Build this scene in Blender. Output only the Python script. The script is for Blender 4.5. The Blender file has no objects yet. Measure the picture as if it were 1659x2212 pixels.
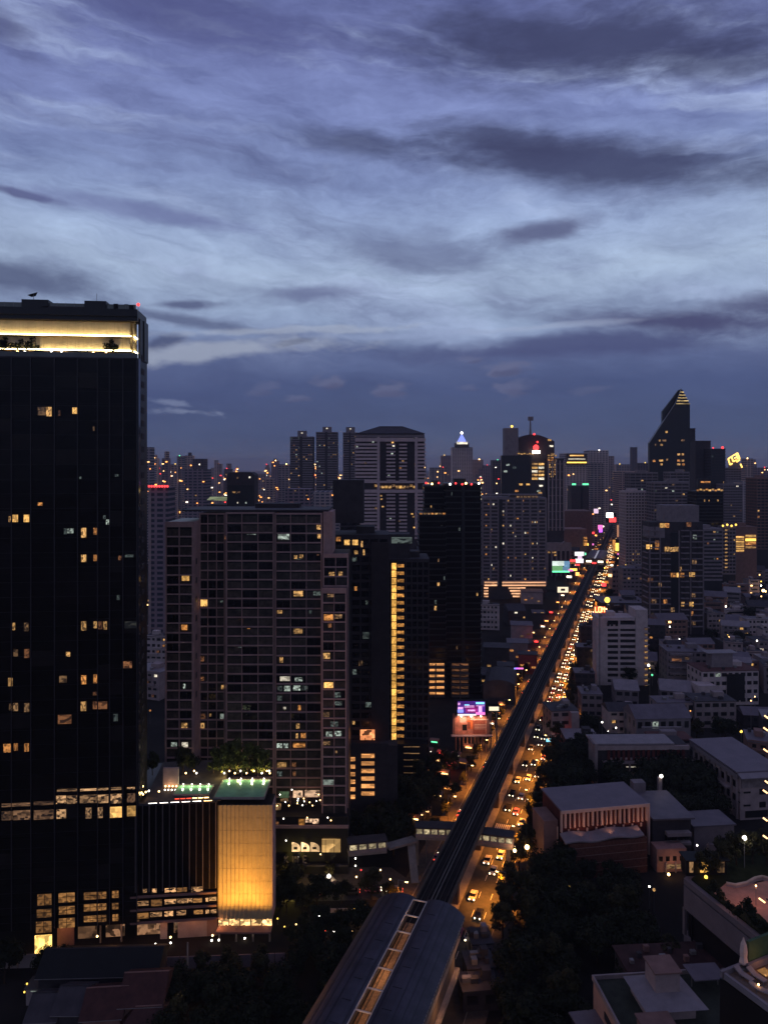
import bpy, math, random
from mathutils import Vector, Matrix
random.seed(11)
R = math.radians
sc = bpy.context.scene
COL = sc.collection

# ------------------------------------------------------------------ camera
F, UC, VH, H = 1600.0, 829.5, 1005.0, 120.0      # focal length and centre of the 1659 x 2212 picture, eye height
cam = bpy.data.cameras.new('camera')
cam.sensor_fit = 'VERTICAL'
cam.sensor_height = 36.0
cam.lens = 36.0 * F / 2212.0
cam.shift_y = -(1106.0 - VH) / 2212.0
cam.clip_start = 0.5
cam.clip_end = 60000.0
camo = bpy.data.objects.new('camera', cam)
COL.objects.link(camo)
camo.location = (0, 0, H)
camo.rotation_euler = (R(90), 0, 0)
sc.camera = camo

# ------------------------------------------------------------------ view
sc.view_settings.view_transform = 'Standard'
sc.view_settings.look = 'None'
sc.view_settings.exposure = 0.0
sc.view_settings.gamma = 1.0
sc.view_settings.use_curve_mapping = False
sc.cycles.use_denoising = True
sc.cycles.max_bounces = 3
sc.cycles.diffuse_bounces = 2
sc.cycles.glossy_bounces = 2
sc.cycles.volume_bounces = 0
sc.cycles.sample_clamp_indirect = 2.0
sc.cycles.caustics_reflective = False
sc.cycles.caustics_refractive = False


def lin(c):
    return c / 12.92 if c <= 0.04045 else ((c + 0.055) / 1.055) ** 2.4


def srgb(r, g, b):
    return (lin(r / 255.0), lin(g / 255.0), lin(b / 255.0), 1.0)


# ------------------------------------------------------------------ sky
SUN_AZ = R(-22)          # the afterglow stands ahead and to the left
world = bpy.data.worlds.new('World')
sc.world = world
world.use_nodes = True
wt = world.node_tree
wt.nodes.clear()
WN, WL = wt.nodes.new, wt.links.new


def wmath(op, a, b=None, c=None, clamp=False):
    n = WN('ShaderNodeMath')
    n.operation = op
    n.use_clamp = clamp
    for i, v in enumerate((a, b, c)):
        if v is None:
            continue
        if isinstance(v, (int, float)):
            n.inputs[i].default_value = v
        else:
            WL(v, n.inputs[i])
    return n.outputs[0]


def wsmooth(x, a, b, lo=0.0, hi=1.0):
    n = WN('ShaderNodeMapRange')
    n.interpolation_type = 'SMOOTHSTEP'
    WL(x, n.inputs[0])
    for i, v in enumerate((a, b, lo, hi)):
        n.inputs[i + 1].default_value = v
    return n.outputs[0]


def wmix(f, a, b, mode='MIX'):
    n = WN('ShaderNodeMix')
    n.data_type = 'RGBA'
    n.blend_type = mode
    for s, v in ((n.inputs[0], f), (n.inputs[6], a), (n.inputs[7], b)):
        if isinstance(v, (int, float)):
            s.default_value = v
        elif isinstance(v, tuple):
            s.default_value = v
        else:
            WL(v, s)
    return n.outputs[2]


def wnoise(vec, scale, detail=6.0, rough=0.55, dist=0.0):
    n = WN('ShaderNodeTexNoise')
    n.noise_dimensions = '3D'
    WL(vec, n.inputs['Vector'])
    n.inputs['Scale'].default_value = scale
    n.inputs['Detail'].default_value = detail
    n.inputs['Roughness'].default_value = rough
    n.inputs['Distortion'].default_value = dist
    return n.outputs[0]


def wvec(x, y, z=0.0):
    n = WN('ShaderNodeCombineXYZ')
    for i, v in enumerate((x, y, z)):
        if isinstance(v, (int, float)):
            n.inputs[i].default_value = v
        else:
            WL(v, n.inputs[i])
    return n.outputs[0]


tc = WN('ShaderNodeTexCoord')
sep = WN('ShaderNodeSeparateXYZ')
WL(tc.outputs['Generated'], sep.inputs[0])
dx, dy, dz = sep.outputs
hyp = wmath('SQRT', wmath('ADD', wmath('MULTIPLY', dx, dx), wmath('MULTIPLY', dy, dy)))
slope = wmath('DIVIDE', dz, wmath('ADD', hyp, 1e-4))
slope = wmath('MINIMUM', slope, 3.0)
az = wmath('ARCTAN2', dx, dy)
# domain: azimuth and height, warped so that nothing runs dead straight
warp = wmath('SUBTRACT', wnoise(wvec(wmath('MULTIPLY', az, 2.4), wmath('MULTIPLY', slope, 5.0)), 1.0, 5.0, 0.6), 0.5)
warp2 = wmath('SUBTRACT', wnoise(wvec(wmath('MULTIPLY', az, 5.0), wmath('MULTIPLY', slope, 14.0), 3.7), 1.0, 6.0, 0.62), 0.5)
hs = wmath('ADD', slope, wmath('ADD', wmath('MULTIPLY', warp, 0.12), wmath('MULTIPLY', warp2, 0.03)))
tilt = wmath('ADD', hs, wmath('MULTIPLY', az, 0.10))
ramp = WN('ShaderNodeValToRGB')
WL(wmath('DIVIDE', hs, 0.9), ramp.inputs[0])
els = ramp.color_ramp.elements
stops = [(0.000, (84, 92, 122)), (0.040, (76, 88, 124)), (0.105, (76, 88, 130)), (0.150, (94, 106, 148)),
         (0.185, (138, 154, 190)), (0.250, (162, 179, 211)), (0.310, (150, 167, 206)), (0.380, (128, 143, 189)),
         (0.470, (122, 134, 186)), (0.560, (110, 119, 172)), (0.640, (98, 106, 158)), (0.88, (82, 90, 138))]
els[0].position = stops[0][0] / 0.9
els[0].color = srgb(*stops[0][1])
els[1].position = stops[-1][0] / 0.9
els[1].color = srgb(*stops[-1][1])
for p_, c_ in stops[1:-1]:
    e = els.new(p_ / 0.9)
    e.color = srgb(*c_)
colr = ramp.outputs[0]
# thin bright streaks and grey streaks
st1 = wnoise(wvec(wmath('MULTIPLY', az, 3.2), wmath('MULTIPLY', tilt, 16.0), 1.3), 1.0, 7.0, 0.60, 0.25)
st2 = wnoise(wvec(wmath('MULTIPLY', az, 1.7), wmath('MULTIPLY', tilt, 8.5), 8.1), 1.0, 7.0, 0.6, 0.4)
up = wsmooth(slope, 0.11, 0.19)
colr = wmix(wmath('MULTIPLY', wmath('MULTIPLY', wsmooth(st1, 0.50, 0.72), 0.58), up), colr, srgb(168, 182, 220))
colr = wmix(wmath('MULTIPLY', wmath('MULTIPLY', wsmooth(st2, 0.50, 0.72), 0.42), wsmooth(slope, 0.10, 0.22)), colr, srgb(86, 88, 134))
colr = wmix(wmath('MULTIPLY', wsmooth(st2, 0.45, 0.66), 0.16), colr, srgb(66, 72, 112))


warp3 = wmath('SUBTRACT', wnoise(wvec(wmath('MULTIPLY', az, 22.0), wmath('MULTIPLY', slope, 44.0), 6.1), 1.0, 6.0, 0.6, 0.3), 0.5)


def cloud(u, v, ru, rv, rot, col, amt, soft=1.0, nz=0.9, lump=0.7):
    """one cloud bank standing at that azimuth and height in the sky"""
    global colr
    a0 = math.atan2(u - UC, F)
    s0 = (VH - v) / F * math.cos(a0)
    ca, sa = math.cos(R(rot)), math.sin(R(rot))
    x = wmath('SUBTRACT', wmath('ADD', az, wmath('MULTIPLY', warp2, 0.10)), a0)
    y = wmath('SUBTRACT', wmath('ADD', slope, wmath('MULTIPLY', warp, 0.05)), s0)
    xr = wmath('ADD', wmath('MULTIPLY', x, ca), wmath('MULTIPLY', y, -sa))
    yr = wmath('ADD', wmath('MULTIPLY', x, sa), wmath('MULTIPLY', y, ca))
    xr = wmath('DIVIDE', xr, ru / F)
    yr = wmath('DIVIDE', yr, rv / F)
    d = wmath('ADD', wmath('MULTIPLY', xr, xr), wmath('MULTIPLY', yr, yr))
    d = wmath('ADD', wmath('SQRT', d), wmath('MULTIPLY', wmath('ADD', wmath('ADD', wmath('MULTIPLY', warp2, .7), wmath('MULTIPLY', warp3, lump)), wmath('MULTIPLY', wmath('SUBTRACT', st1, 0.5), 1.2)), nz))
    m = wsmooth(d, 1.0 - 0.75 * soft, 1.15, amt, 0.0)
    colr = wmix(m, colr, srgb(*col))


# broken texture at two sizes over the whole deck
st3 = wnoise(wvec(wmath('MULTIPLY', az, 4.6), wmath('MULTIPLY', tilt, 13.0), 21.0), 1.0, 7.0, 0.64, 0.35)
st4 = wnoise(wvec(wmath('MULTIPLY', az, 11.0), wmath('MULTIPLY', tilt, 36.0), 4.0), 1.0, 5.0, 0.68, 0.4)
tex = wmath('ADD', wmath('MULTIPLY', wmath('SUBTRACT', st3, 0.5), 1.25), wmath('MULTIPLY', wmath('SUBTRACT', st4, 0.5), 0.85))
tex = wmath('ADD', wmath('MULTIPLY', tex, wsmooth(slope, 0.08, 0.22, 0.30, 1.0)), 1.0)
tv = wvec(tex, tex, wmath('ADD', wmath('MULTIPLY', tex, 0.82), 0.18))
colr = wmix(1.0, colr, tv, 'MULTIPLY')
DK = (62, 66, 100)
cloud(1280, 100, 560, 112, 7, DK, 0.88)
cloud(1560, 135, 300, 62, 6, DK, 0.75)
cloud(1280, 358, 480, 76, 10, DK, 0.88)
cloud(1080, 310, 200, 44, 12, DK, 0.65)
cloud(770, 312, 190, 40, 6, DK, 0.65)
cloud(1180, 500, 130, 32, -6, (72, 72, 112), 0.75)
cloud(890, 545, 190, 62, 0, (84, 90, 130), 0.6)
cloud(700, 635, 150, 26, -4, (88, 92, 136), 0.6)
cloud(1520, 690, 300, 30, 5, (66, 66, 106), 0.9)
cloud(1640, 655, 130, 32, 0, (66, 66, 106), 0.8)
cloud(1250, 745, 480, 34, -2, (74, 80, 122), 0.85)
cloud(40, 605, 190, 34, 4, (72, 80, 116), 0.8)
cloud(45, 424, 90, 12, 4, (78, 80, 124), 0.8)
cloud(330, 465, 330, 24, 4, (98, 104, 154), 0.6)
cloud(420, 40, 420, 70, 8, (80, 84, 134), 0.6)
cloud(20, 60, 90, 40, 30, (66, 68, 110), 0.6)
cloud(400, 690, 190, 18, 8, (78, 86, 122), 0.75)
cloud(420, 657, 70, 12, -3, (74, 80, 118), 0.8)
cloud(345, 735, 60, 14, -16, (72, 80, 116), 0.8, 0.8)
cloud(615, 745, 46, 9, -12, (70, 78, 112), 0.85, 0.8)
cloud(430, 758, 320, 24, -4, (166, 174, 196), 0.7, 1.0, 1.3, 1.2)
cloud(640, 715, 380, 10, -3, (172, 180, 202), 0.5, 1.0, 1.4, 1.4)
cloud(1180, 705, 320, 9, -2, (160, 170, 200), 0.45, 1.0, 1.4, 1.4)
cloud(900, 722, 260, 9, -2, (150, 164, 202), 0.5)
# the small puffs low over the city
PF = (104, 108, 142)
for (u_, v_, a_, b_, m_) in ((710, 834, 46, 20, .85), (838, 845, 50, 17, .8), (1110, 795, 56, 20, .95), (1125, 838, 42, 22, .75),
                             (652, 864, 42, 10, .6), (1022, 776, 34, 10, .6), (582, 838, 26, 20, .45), (1022, 838, 24, 10, .45), (1265, 848, 36, 10, .35)):
    cloud(u_, v_, a_ * 1.1, b_, -6, PF, m_ * .8, 0.8, 1.4, 2.4)
    cloud(u_ + 6, v_ + b_ * .5, a_ * .8, b_ * .5, -4, (82, 86, 122), m_ * .8, 0.9, 1.2, 1.8)
cloud(372, 862, 70, 9, 10, (132, 142, 176), 0.55, 1.0, 1.5, 2.0)
cloud(385, 880, 80, 9, 3, (136, 146, 178), 0.55, 1.0, 1.5, 2.0)
below = wsmooth(dz, -0.06, 0.0)
colr = wmix(1.0, colr, (0.985, 1.0, 0.975, 1.0), 'MULTIPLY')
colr = wmix(below, srgb(40, 42, 60), colr)
sky = WN('ShaderNodeTexSky')
sky.sky_type = 'NISHITA'
sky.sun_disc = False
sky.sun_elevation = R(-3.0)
sky.sun_rotation = SUN_AZ
sky.altitude = 100
sky.dust_density = 2.0
bgA = WN('ShaderNodeBackground')
WL(sky.outputs[0], bgA.inputs[0])
bgA.inputs[1].default_value = 0.05
bgB = WN('ShaderNodeBackground')
WL(colr, bgB.inputs[0])
bgB.inputs[1].default_value = 1.06
mx = WN('ShaderNodeMixShader')          # the cloud deck covers nearly all of the clear sky above it
mx.inputs[0].default_value = 0.96
WL(bgA.outputs[0], mx.inputs[1])
WL(bgB.outputs[0], mx.inputs[2])
wo = WN('ShaderNodeOutputWorld')
WL(mx.outputs[0], wo.inputs['Surface'])
world.cycles.sampling_method = 'MANUAL'
world.cycles.sample_map_resolution = 256

sun = bpy.data.lights.new('sun', 'SUN')
sun.energy = 0.04
sun.angle = R(25)
sun.color = (0.80, 0.86, 1.0)
suno = bpy.data.objects.new('sun', sun)
COL.objects.link(suno)
suno.rotation_euler = (R(80), 0, -SUN_AZ + R(180))

# ------------------------------------------------------------------ helpers


def X(u, Y):
    return (u - UC) * Y / F


def Z(v, Y):
    return H - (v - VH) * Y / F


def YG(v, z=0.0):
    return F * (H - z) / (v - VH)


MATS = {}


def mat(name, rgb, rough=0.75, spec=0.3, metal=0.0, var=0.25, scale=0.35, bump=0.0):
    """plain surface with uneven colour from two sizes of noise in metres"""
    if name in MATS:
        return MATS[name]
    m = bpy.data.materials.new(name)
    m.use_nodes = True
    nt = m.node_tree
    b = nt.nodes['Principled BSDF']
    b.inputs['Roughness'].default_value = rough
    b.inputs['Specular IOR Level'].default_value = spec
    b.inputs['Metallic'].default_value = metal
    geo = nt.nodes.new('ShaderNodeNewGeometry')
    n1 = nt.nodes.new('ShaderNodeTexNoise')
    n1.inputs['Scale'].default_value = scale
    n1.inputs['Detail'].default_value = 6
    n1.inputs['Roughness'].default_value = 0.65
    nt.links.new(geo.outputs['Position'], n1.inputs['Vector'])
    mr = nt.nodes.new('ShaderNodeMapRange')
    mr.inputs[1].default_value = 0.3
    mr.inputs[2].default_value = 0.7
    mr.inputs[3].default_value = 1.0 - var
    mr.inputs[4].default_value = 1.0 + var
    nt.links.new(n1.outputs[0], mr.inputs[0])
    mu = nt.nodes.new('ShaderNodeMix')
    mu.data_type = 'RGBA'
    mu.blend_type = 'MULTIPLY'
    mu.inputs[0].default_value = 1.0
    mu.inputs[6].default_value = (min(.8, rgb[0] * 1.14), rgb[1] * .91, rgb[2] * .73, 1)
    nt.links.new(mr.outputs[0], mu.inputs[7])
    nt.links.new(mu.outputs[2], b.inputs['Base Color'])
    if bump:
        bp = nt.nodes.new('ShaderNodeBump')
        bp.inputs['Strength'].default_value = bump
        nt.links.new(n1.outputs[0], bp.inputs['Height'])
        nt.links.new(bp.outputs[0], b.inputs['Normal'])
    MATS[name] = m
    return m


def emit(name, rgb, strength, pattern=0.0, sample=False, fine=3.0):
    """something that gives off light; pattern breaks a lit window up into curtain, lamp and furniture"""
    if name in MATS:
        return MATS[name]
    m = bpy.data.materials.new(name)
    m.use_nodes = True
    nt = m.node_tree
    b = nt.nodes['Principled BSDF']
    b.inputs['Base Color'].default_value = (0.03, 0.03, 0.03, 1)
    b.inputs['Roughness'].default_value = 0.3
    b.inputs['Emission Color'].default_value = (rgb[0], rgb[1], rgb[2], 1)
    b.inputs['Emission Strength'].default_value = strength
    if pattern:
        t = nt.nodes.new('ShaderNodeTexCoord')
        oi = nt.nodes.new('ShaderNodeObjectInfo')
        ad = nt.nodes.new('ShaderNodeVectorMath')
        ad.operation = 'MULTIPLY_ADD'
        nt.links.new(oi.outputs['Random'], ad.inputs[0])
        ad.inputs[1].default_value = (37, 53, 91)
        nt.links.new(t.outputs['Object'], ad.inputs[2])
        n = nt.nodes.new('ShaderNodeTexVoronoi')
        n.distance = 'CHEBYCHEV'
        n.inputs['Scale'].default_value = fine
        nt.links.new(ad.outputs[0], n.inputs['Vector'])
        n2 = nt.nodes.new('ShaderNodeTexNoise')
        n2.inputs['Scale'].default_value = fine * .8
        n2.inputs['Detail'].default_value = 3
        nt.links.new(ad.outputs[0], n2.inputs['Vector'])
        s = nt.nodes.new('ShaderNodeSeparateColor')
        nt.links.new(n.outputs['Color'], s.inputs[0])
        a = nt.nodes.new('ShaderNodeMath')
        a.operation = 'MULTIPLY'
        nt.links.new(s.outputs[0], a.inputs[0])
        nt.links.new(n2.outputs[0], a.inputs[1])
        mr = nt.nodes.new('ShaderNodeMapRange')
        mr.inputs[1].default_value = 0.08
        mr.inputs[2].default_value = 0.42
        mr.inputs[3].default_value = strength * (1 - pattern)
        mr.inputs[4].default_value = strength * (1 + pattern * .7)
        nt.links.new(a.outputs[0], mr.inputs[0])
        rr = nt.nodes.new('ShaderNodeMath')
        rr.operation = 'MULTIPLY_ADD'
        nt.links.new(oi.outputs['Random'], rr.inputs[0])
        rr.inputs[1].default_value = 0.9
        rr.inputs[2].default_value = 0.45
        m2 = nt.nodes.new('ShaderNodeMath')
        m2.operation = 'MULTIPLY'
        nt.links.new(mr.outputs[0], m2.inputs[0])
        nt.links.new(rr.outputs[0], m2.inputs[1])
        nt.links.new(m2.outputs[0], b.inputs['Emission Strength'])
    m.cycles.emission_sampling = 'AUTO' if sample else 'NONE'
    MATS[name] = m
    return m


def finish(o, parent, label, kind=None):
    COL.objects.link(o)
    if parent is not None:
        o.parent = parent
    if label:
        o['label'] = label
    if kind:
        o['kind'] = kind
    return o


UNIT = {}
CV = [(-.5, -.5, -.5), (.5, -.5, -.5), (.5, .5, -.5), (-.5, .5, -.5), (-.5, -.5, .5), (.5, -.5, .5), (.5, .5, .5), (-.5, .5, .5)]
CF = [(0, 3, 2, 1), (4, 5, 6, 7), (0, 1, 5, 4), (1, 2, 6, 5), (2, 3, 7, 6), (3, 0, 4, 7)]


def part(name, parent, m, loc, size, rz=0.0, label=None, rx=0.0, ry=0.0):
    """one box-shaped piece; alike pieces share their mesh"""
    me = UNIT.get(m.name)
    if me is None:
        me = bpy.data.meshes.new('block')
        me.from_pydata(CV, [], CF)
        me.materials.append(m)
        UNIT[m.name] = me
    o = bpy.data.objects.new(name, me)
    o.location = loc
    o.scale = size
    o.rotation_euler = (rx, ry, rz)
    return finish(o, parent, label)


def piece(name, of, m, loc, size, rz=0.0):
    """a piece that belongs to a box-shaped part; place and size are given in the thing's own metres"""
    l, s = of.location, of.scale
    return part(name, of, m, [(loc[i] - l[i]) / s[i] for i in range(3)], [size[i] / s[i] for i in range(3)], rz)


ORD = ('first second third fourth fifth sixth seventh eighth ninth tenth eleventh twelfth thirteenth fourteenth fifteenth sixteenth seventeenth eighteenth nineteenth twentieth '
       'twenty-first twenty-second twenty-third twenty-fourth twenty-fifth twenty-sixth twenty-seventh twenty-eighth twenty-ninth thirtieth thirty-first').split()
BALL = {}


def ball(name, parent, m, loc, r, label=None):
    me = BALL.get(m.name)
    if me is None:
        vs, fs, n = [], [], 8
        for i in range(1, 5):
            for j in range(n):
                a, b = math.pi * i / 5, 2 * math.pi * j / n
                vs.append((math.sin(a) * math.cos(b), math.sin(a) * math.sin(b), math.cos(a)))
        vs += [(0, 0, 1), (0, 0, -1)]
        for i in range(3):
            for j in range(n):
                fs.append((i * n + j, (i + 1) * n + j, (i + 1) * n + (j + 1) % n, i * n + (j + 1) % n))
        for j in range(n):
            fs.append((4 * n, j, (j + 1) % n))
            fs.append((4 * n + 1, 3 * n + (j + 1) % n, 3 * n + j))
        me = bpy.data.meshes.new('globe')
        me.from_pydata(vs, [], fs)
        me.materials.append(m)
        BALL[m.name] = me
    o = bpy.data.objects.new(name, me)
    o.location = loc
    o.scale = (r, r, r)
    return finish(o, parent, label)


def mesh(name, parent, m, vs, fs, label=None, kind=None, smooth=False):
    me = bpy.data.meshes.new(name)
    me.from_pydata(vs, [], fs)
    me.materials.append(m)
    if smooth:
        for p in me.polygons:
            p.use_smooth = True
    o = bpy.data.objects.new(name, me)
    return finish(o, parent, label, kind)


def prism(name, parent, m, poly, z0, z1, label=None, kind=None):
    """upright block over a plan outline given anticlockwise"""
    n = len(poly)
    vs = [(x, y, z0) for x, y in poly] + [(x, y, z1) for x, y in poly]
    fs = [tuple(range(n - 1, -1, -1)), tuple(range(n, 2 * n))]
    fs += [(i, (i + 1) % n, n + (i + 1) % n, n + i) for i in range(n)]
    return mesh(name, parent, m, vs, fs, label, kind)


def tube(name, parent, m, pts, r, n=6, label=None):
    vs, fs = [], []
    for k, p in enumerate(pts):
        a = Vector(pts[max(k - 1, 0)])
        b = Vector(pts[min(k + 1, len(pts) - 1)])
        q = (b - a).normalized().to_track_quat('Z', 'Y')
        rr = r[k] if isinstance(r, (list, tuple)) else r
        for j in range(n):
            t = 2 * math.pi * j / n
            vs.append(tuple(Vector(p) + q @ Vector((math.cos(t) * rr, math.sin(t) * rr, 0))))
    for k in range(len(pts) - 1):
        for j in range(n):
            fs.append((k * n + j, k * n + (j + 1) % n, (k + 1) * n + (j + 1) % n, (k + 1) * n + j))
    fs.append(tuple(range(n - 1, -1, -1)))
    fs.append(tuple((len(pts) - 1) * n + j for j in range(n)))
    return mesh(name, parent, m, vs, fs, label)


def thing(name, label, cat, loc=(0, 0, 0), rz=0.0, group=None):
    o = bpy.data.objects.new(name, None)
    COL.objects.link(o)
    o.empty_display_size = 0.5
    o.location = loc
    o.rotation_euler = (0, 0, rz)
    o['label'] = label
    o['category'] = cat
    if group:
        o['group'] = group
    return o


def copy_tree(root, loc, rz=0.0, label=None, group=None, s=None):
    c = root.copy()
    COL.objects.link(c)
    c.location = loc
    c.rotation_euler = (0, 0, rz)
    if s:
        c.scale = (s, s, s) if isinstance(s, (int, float)) else s
    if label:
        c['label'] = label
    if group:
        c['group'] = group
    for ch in root.children:
        d = ch.copy()
        COL.objects.link(d)
        d.parent = c
        for g in ch.children:
            e2 = g.copy()
            COL.objects.link(e2)
            e2.parent = d
    return c


def lamp(kind, parent, loc, color, watts, radius=0.2, spot=None, rot=None):
    l = bpy.data.lights.new('lamp_light', kind)
    l.energy = watts
    l.color = color
    l.shadow_soft_size = radius
    if spot:
        l.spot_size = R(spot)
        l.spot_blend = 0.6
    o = bpy.data.objects.new('lamp_light', l)
    o.location = loc
    if rot:
        o.rotation_euler = rot
    COL.objects.link(o)
    o.parent = parent
    return o


# surfaces ----------------------------------------------------------
M_asph = mat('asphalt', (.050, .048, .047), .85, .3, var=.35, scale=.6)
M_ground = mat('ground_soil', (.020, .019, .019), .95, .1, var=.5, scale=.05)
M_pave = mat('paving', (.085, .075, .07), .85, .2, var=.3, scale=.8)
M_kerb = mat('kerb_concrete', (.24, .23, .22), .85, .2)
M_paint = mat('road_paint', (.70, .70, .66), .7, .2)
M_conc = mat('concrete', (.25, .24, .235), .85, .2, var=.3, scale=.4)
M_dconc = mat('dark_concrete', (.075, .070, .072), .85, .2, var=.3)
M_white = mat('white_wall', (.46, .42, .45), .85, .2, var=.18)
M_white2 = mat('pale_wall', (.28, .25, .27), .85, .2, var=.2)
M_tan = mat('tan_wall', (.34, .29, .31), .85, .2, var=.2)
M_grey = mat('grey_wall', (.21, .195, .225), .85, .2, var=.2)
M_dgrey = mat('dark_grey_wall', (.046, .043, .052), .8, .25, var=.25)
M_brown = mat('brown_wall', (.22, .14, .13), .85, .2, var=.2)
M_rose = mat('rose_frame', (.37, .26, .27), .75, .25, var=.2)
M_black = mat('black_cladding', (.012, .011, .013), .45, .4, var=.3)
M_bglass = mat('black_glass', (.010, .009, .009), .14, .2, var=.2)
M_glass = mat('dark_glass', (.012, .012, .015), .15, .4, var=.3, scale=.5)
M_curt = mat('curtained_glass', (.045, .040, .038), .35, .35, var=.7, scale=.55)
M_curt2 = mat('drawn_curtain_glass', (.075, .062, .058), .4, .3, var=.6, scale=.7)
M_roof = mat('roof_metal', (.135, .122, .155), .6, .35, var=.22, scale=.25)
M_roof2 = mat('pale_roof_metal', (.23, .215, .25), .55, .4, var=.2, scale=.3)
M_droof = mat('dark_roof', (.050, .046, .056), .7, .3, var=.35, scale=.3)
M_redroof = mat('red_tile_roof', (.060, .026, .024), .75, .25, var=.3, scale=.6)
M_metal = mat('painted_steel', (.18, .18, .19), .45, .5)
M_wmetal = mat('white_steel', (.55, .54, .53), .5, .4, var=.1)
M_black2 = mat('dull_black', (.01, .01, .01), .7, .3)
M_leaf = mat('foliage', (.017, .022, .010), .8, .15, var=.75, scale=.45)
M_leaf2 = mat('olive_foliage', (.034, .035, .014), .8, .15, var=.7, scale=.5)  # olive leaves, brightened in colour for amber light on the kerb trees
M_leaf3 = mat('lamplit_foliage', (.060, .075, .022), .8, .15, var=.6, scale=.6)  # lamplit copy of the foliage colour, for the lit trees by the pool
M_bark = mat('bark', (.045, .034, .026), .9, .1)
M_grass = mat('lawn', (.020, .026, .013), .95, .05, var=.5, scale=.5)

WARM = (1.0, .54, .18)
ORAN = (1.0, .40, .10)
COOL = (.80, .92, 1.0)
E_warm = emit('warm_room', WARM, .50, .75)
E_warmd = emit('dim_warm_room', (1.0, .55, .24), .17, .85)
E_orange = emit('orange_room', ORAN, .50, .7)
E_oranged = emit('dim_orange_room', (1.0, .40, .15), .13, .8)
E_cool = emit('cool_room', (.80, .95, .82), .34, .85)
E_coold = emit('dim_cool_room', (.75, .95, .85), .08, .85)
E_white = emit('white_room', (1.0, .90, .70), 1.0, .5)
E_bright = emit('bright_warm_room', (1.0, .54, .15), .92, .45)
E_gold = emit('gold_room', (1.0, .50, .10), 1.15, .35)
E_goldd = emit('dim_gold_room', (1.0, .42, .09), .55, .6)
E_bulb = emit('street_lamp_glow', (1.0, .62, .22), 9.0)
E_wbulb = emit('white_lamp_glow', (1.0, .92, .80), 8.0)
E_red = emit('red_glow', (1.0, .05, .05), 2.6)
E_redd = emit('tail_lamp_glow', (1.0, .07, .03), 3.0)
E_head = emit('headlamp_glow', (1.0, .80, .50), 7.0)
E_green = emit('green_glow', (.15, 1.0, .45), 1.8)
E_blue = emit('blue_glow', (.25, .32, 1.0), 1.4)
E_purp = emit('purple_glow', (.62, .14, 1.0), 1.6)
E_pink = emit('pink_glow', (1.0, .20, .62), 1.4)
E_cyan = emit('cyan_glow', (.25, .78, 1.0), 1.4)
E_far1 = emit('far_warm_light', (1.0, .55, .20), 4.0)
E_far2 = emit('far_orange_light', (1.0, .36, .08), 4.0)
E_far3 = emit('far_white_light', (1.0, .88, .68), 4.0)
E_yel = emit('yellow_glow', (1.0, .62, .10), 2.4)
LIT_MIX = [E_warm, E_warm, E_warmd, E_warmd, E_oranged, E_orange, E_cool, E_coold, E_white]
# ------------------------------------------------------------------ ground, road, railway
TH = math.atan(0.348)
RX0 = -51.1
CT, ST = math.cos(TH), math.sin(TH)


def RP(s, t, z=0.0):
    return (RX0 + s * ST + t * CT, s * CT - t * ST, z)


def road_sheet(name, m, s0, s1, t0, t1, z, kind='structure', parent=None):
    vs = [RP(s0, t0, z), RP(s0, t1, z), RP(s1, t1, z), RP(s1, t0, z)]
    return mesh(name, parent, m, vs, [(0, 1, 2, 3)], kind=kind)


mesh('ground', None, M_ground, [(-9000, -300, 0), (9000, -300, 0), (9000, 16000, 0), (-9000, 16000, 0)], [(0, 1, 2, 3)], kind='structure')
road_sheet('road', M_asph, 60, 2600, -12.2, 12.2, .004)


def strip(name, m, s0, s1, t0, t1, z0, z1, parent=None, kind='structure'):
    p = [RP(s0, t0), RP(s0, t1), RP(s1, t1), RP(s1, t0)]
    return prism(name, parent, m, [(a[0], a[1]) for a in p], z0, z1, kind=kind)


strip('pavement', M_pave, 60, 1700, 12.2, 16.5, 0.0, .14)
strip('pavement', M_pave, 60, 1700, -16.5, -12.2, 0.0, .14)
strip('kerb', M_kerb, 60, 1700, 12.0, 12.196, 0.0, .16)
strip('kerb', M_kerb, 60, 1700, -12.196, -12.0, 0.0, .16)
strip('median', M_kerb, 60, 1700, -1.4, 1.4, .004, .18)
rm = thing('road_marking', 'white dashed lane lines painted on the road under the railway', 'road marking', RP(0, 0), -TH)
for t in (-8.8, -5.5, 5.5, 8.8):
    for k in range(34):
        part('dash', rm, M_paint, (t, 185 + k * 9.0, .010), (.16, 3.2, .008))
for k in range(16):
    part('crossing_stripe', rm, M_paint, (-11.2 + k * .62 if k < 8 else 2.4 + (k - 8) * .62, 262, .010), (.34, 3.4, .008))
# side street in front of the apartments, and the forecourt
mesh('side_street', None, M_asph, [(-38, 203, .008), (8, 205, .008), (10, 212, .008), (-38, 210, .008)], [(0, 1, 2, 3)], kind='structure')
mesh('forecourt', None, M_pave, [(-40, 210.2, .012), (9, 212.2, .012), (2, 221, .012), (-40, 221, .012)], [(0, 1, 2, 3)], kind='structure')

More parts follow.
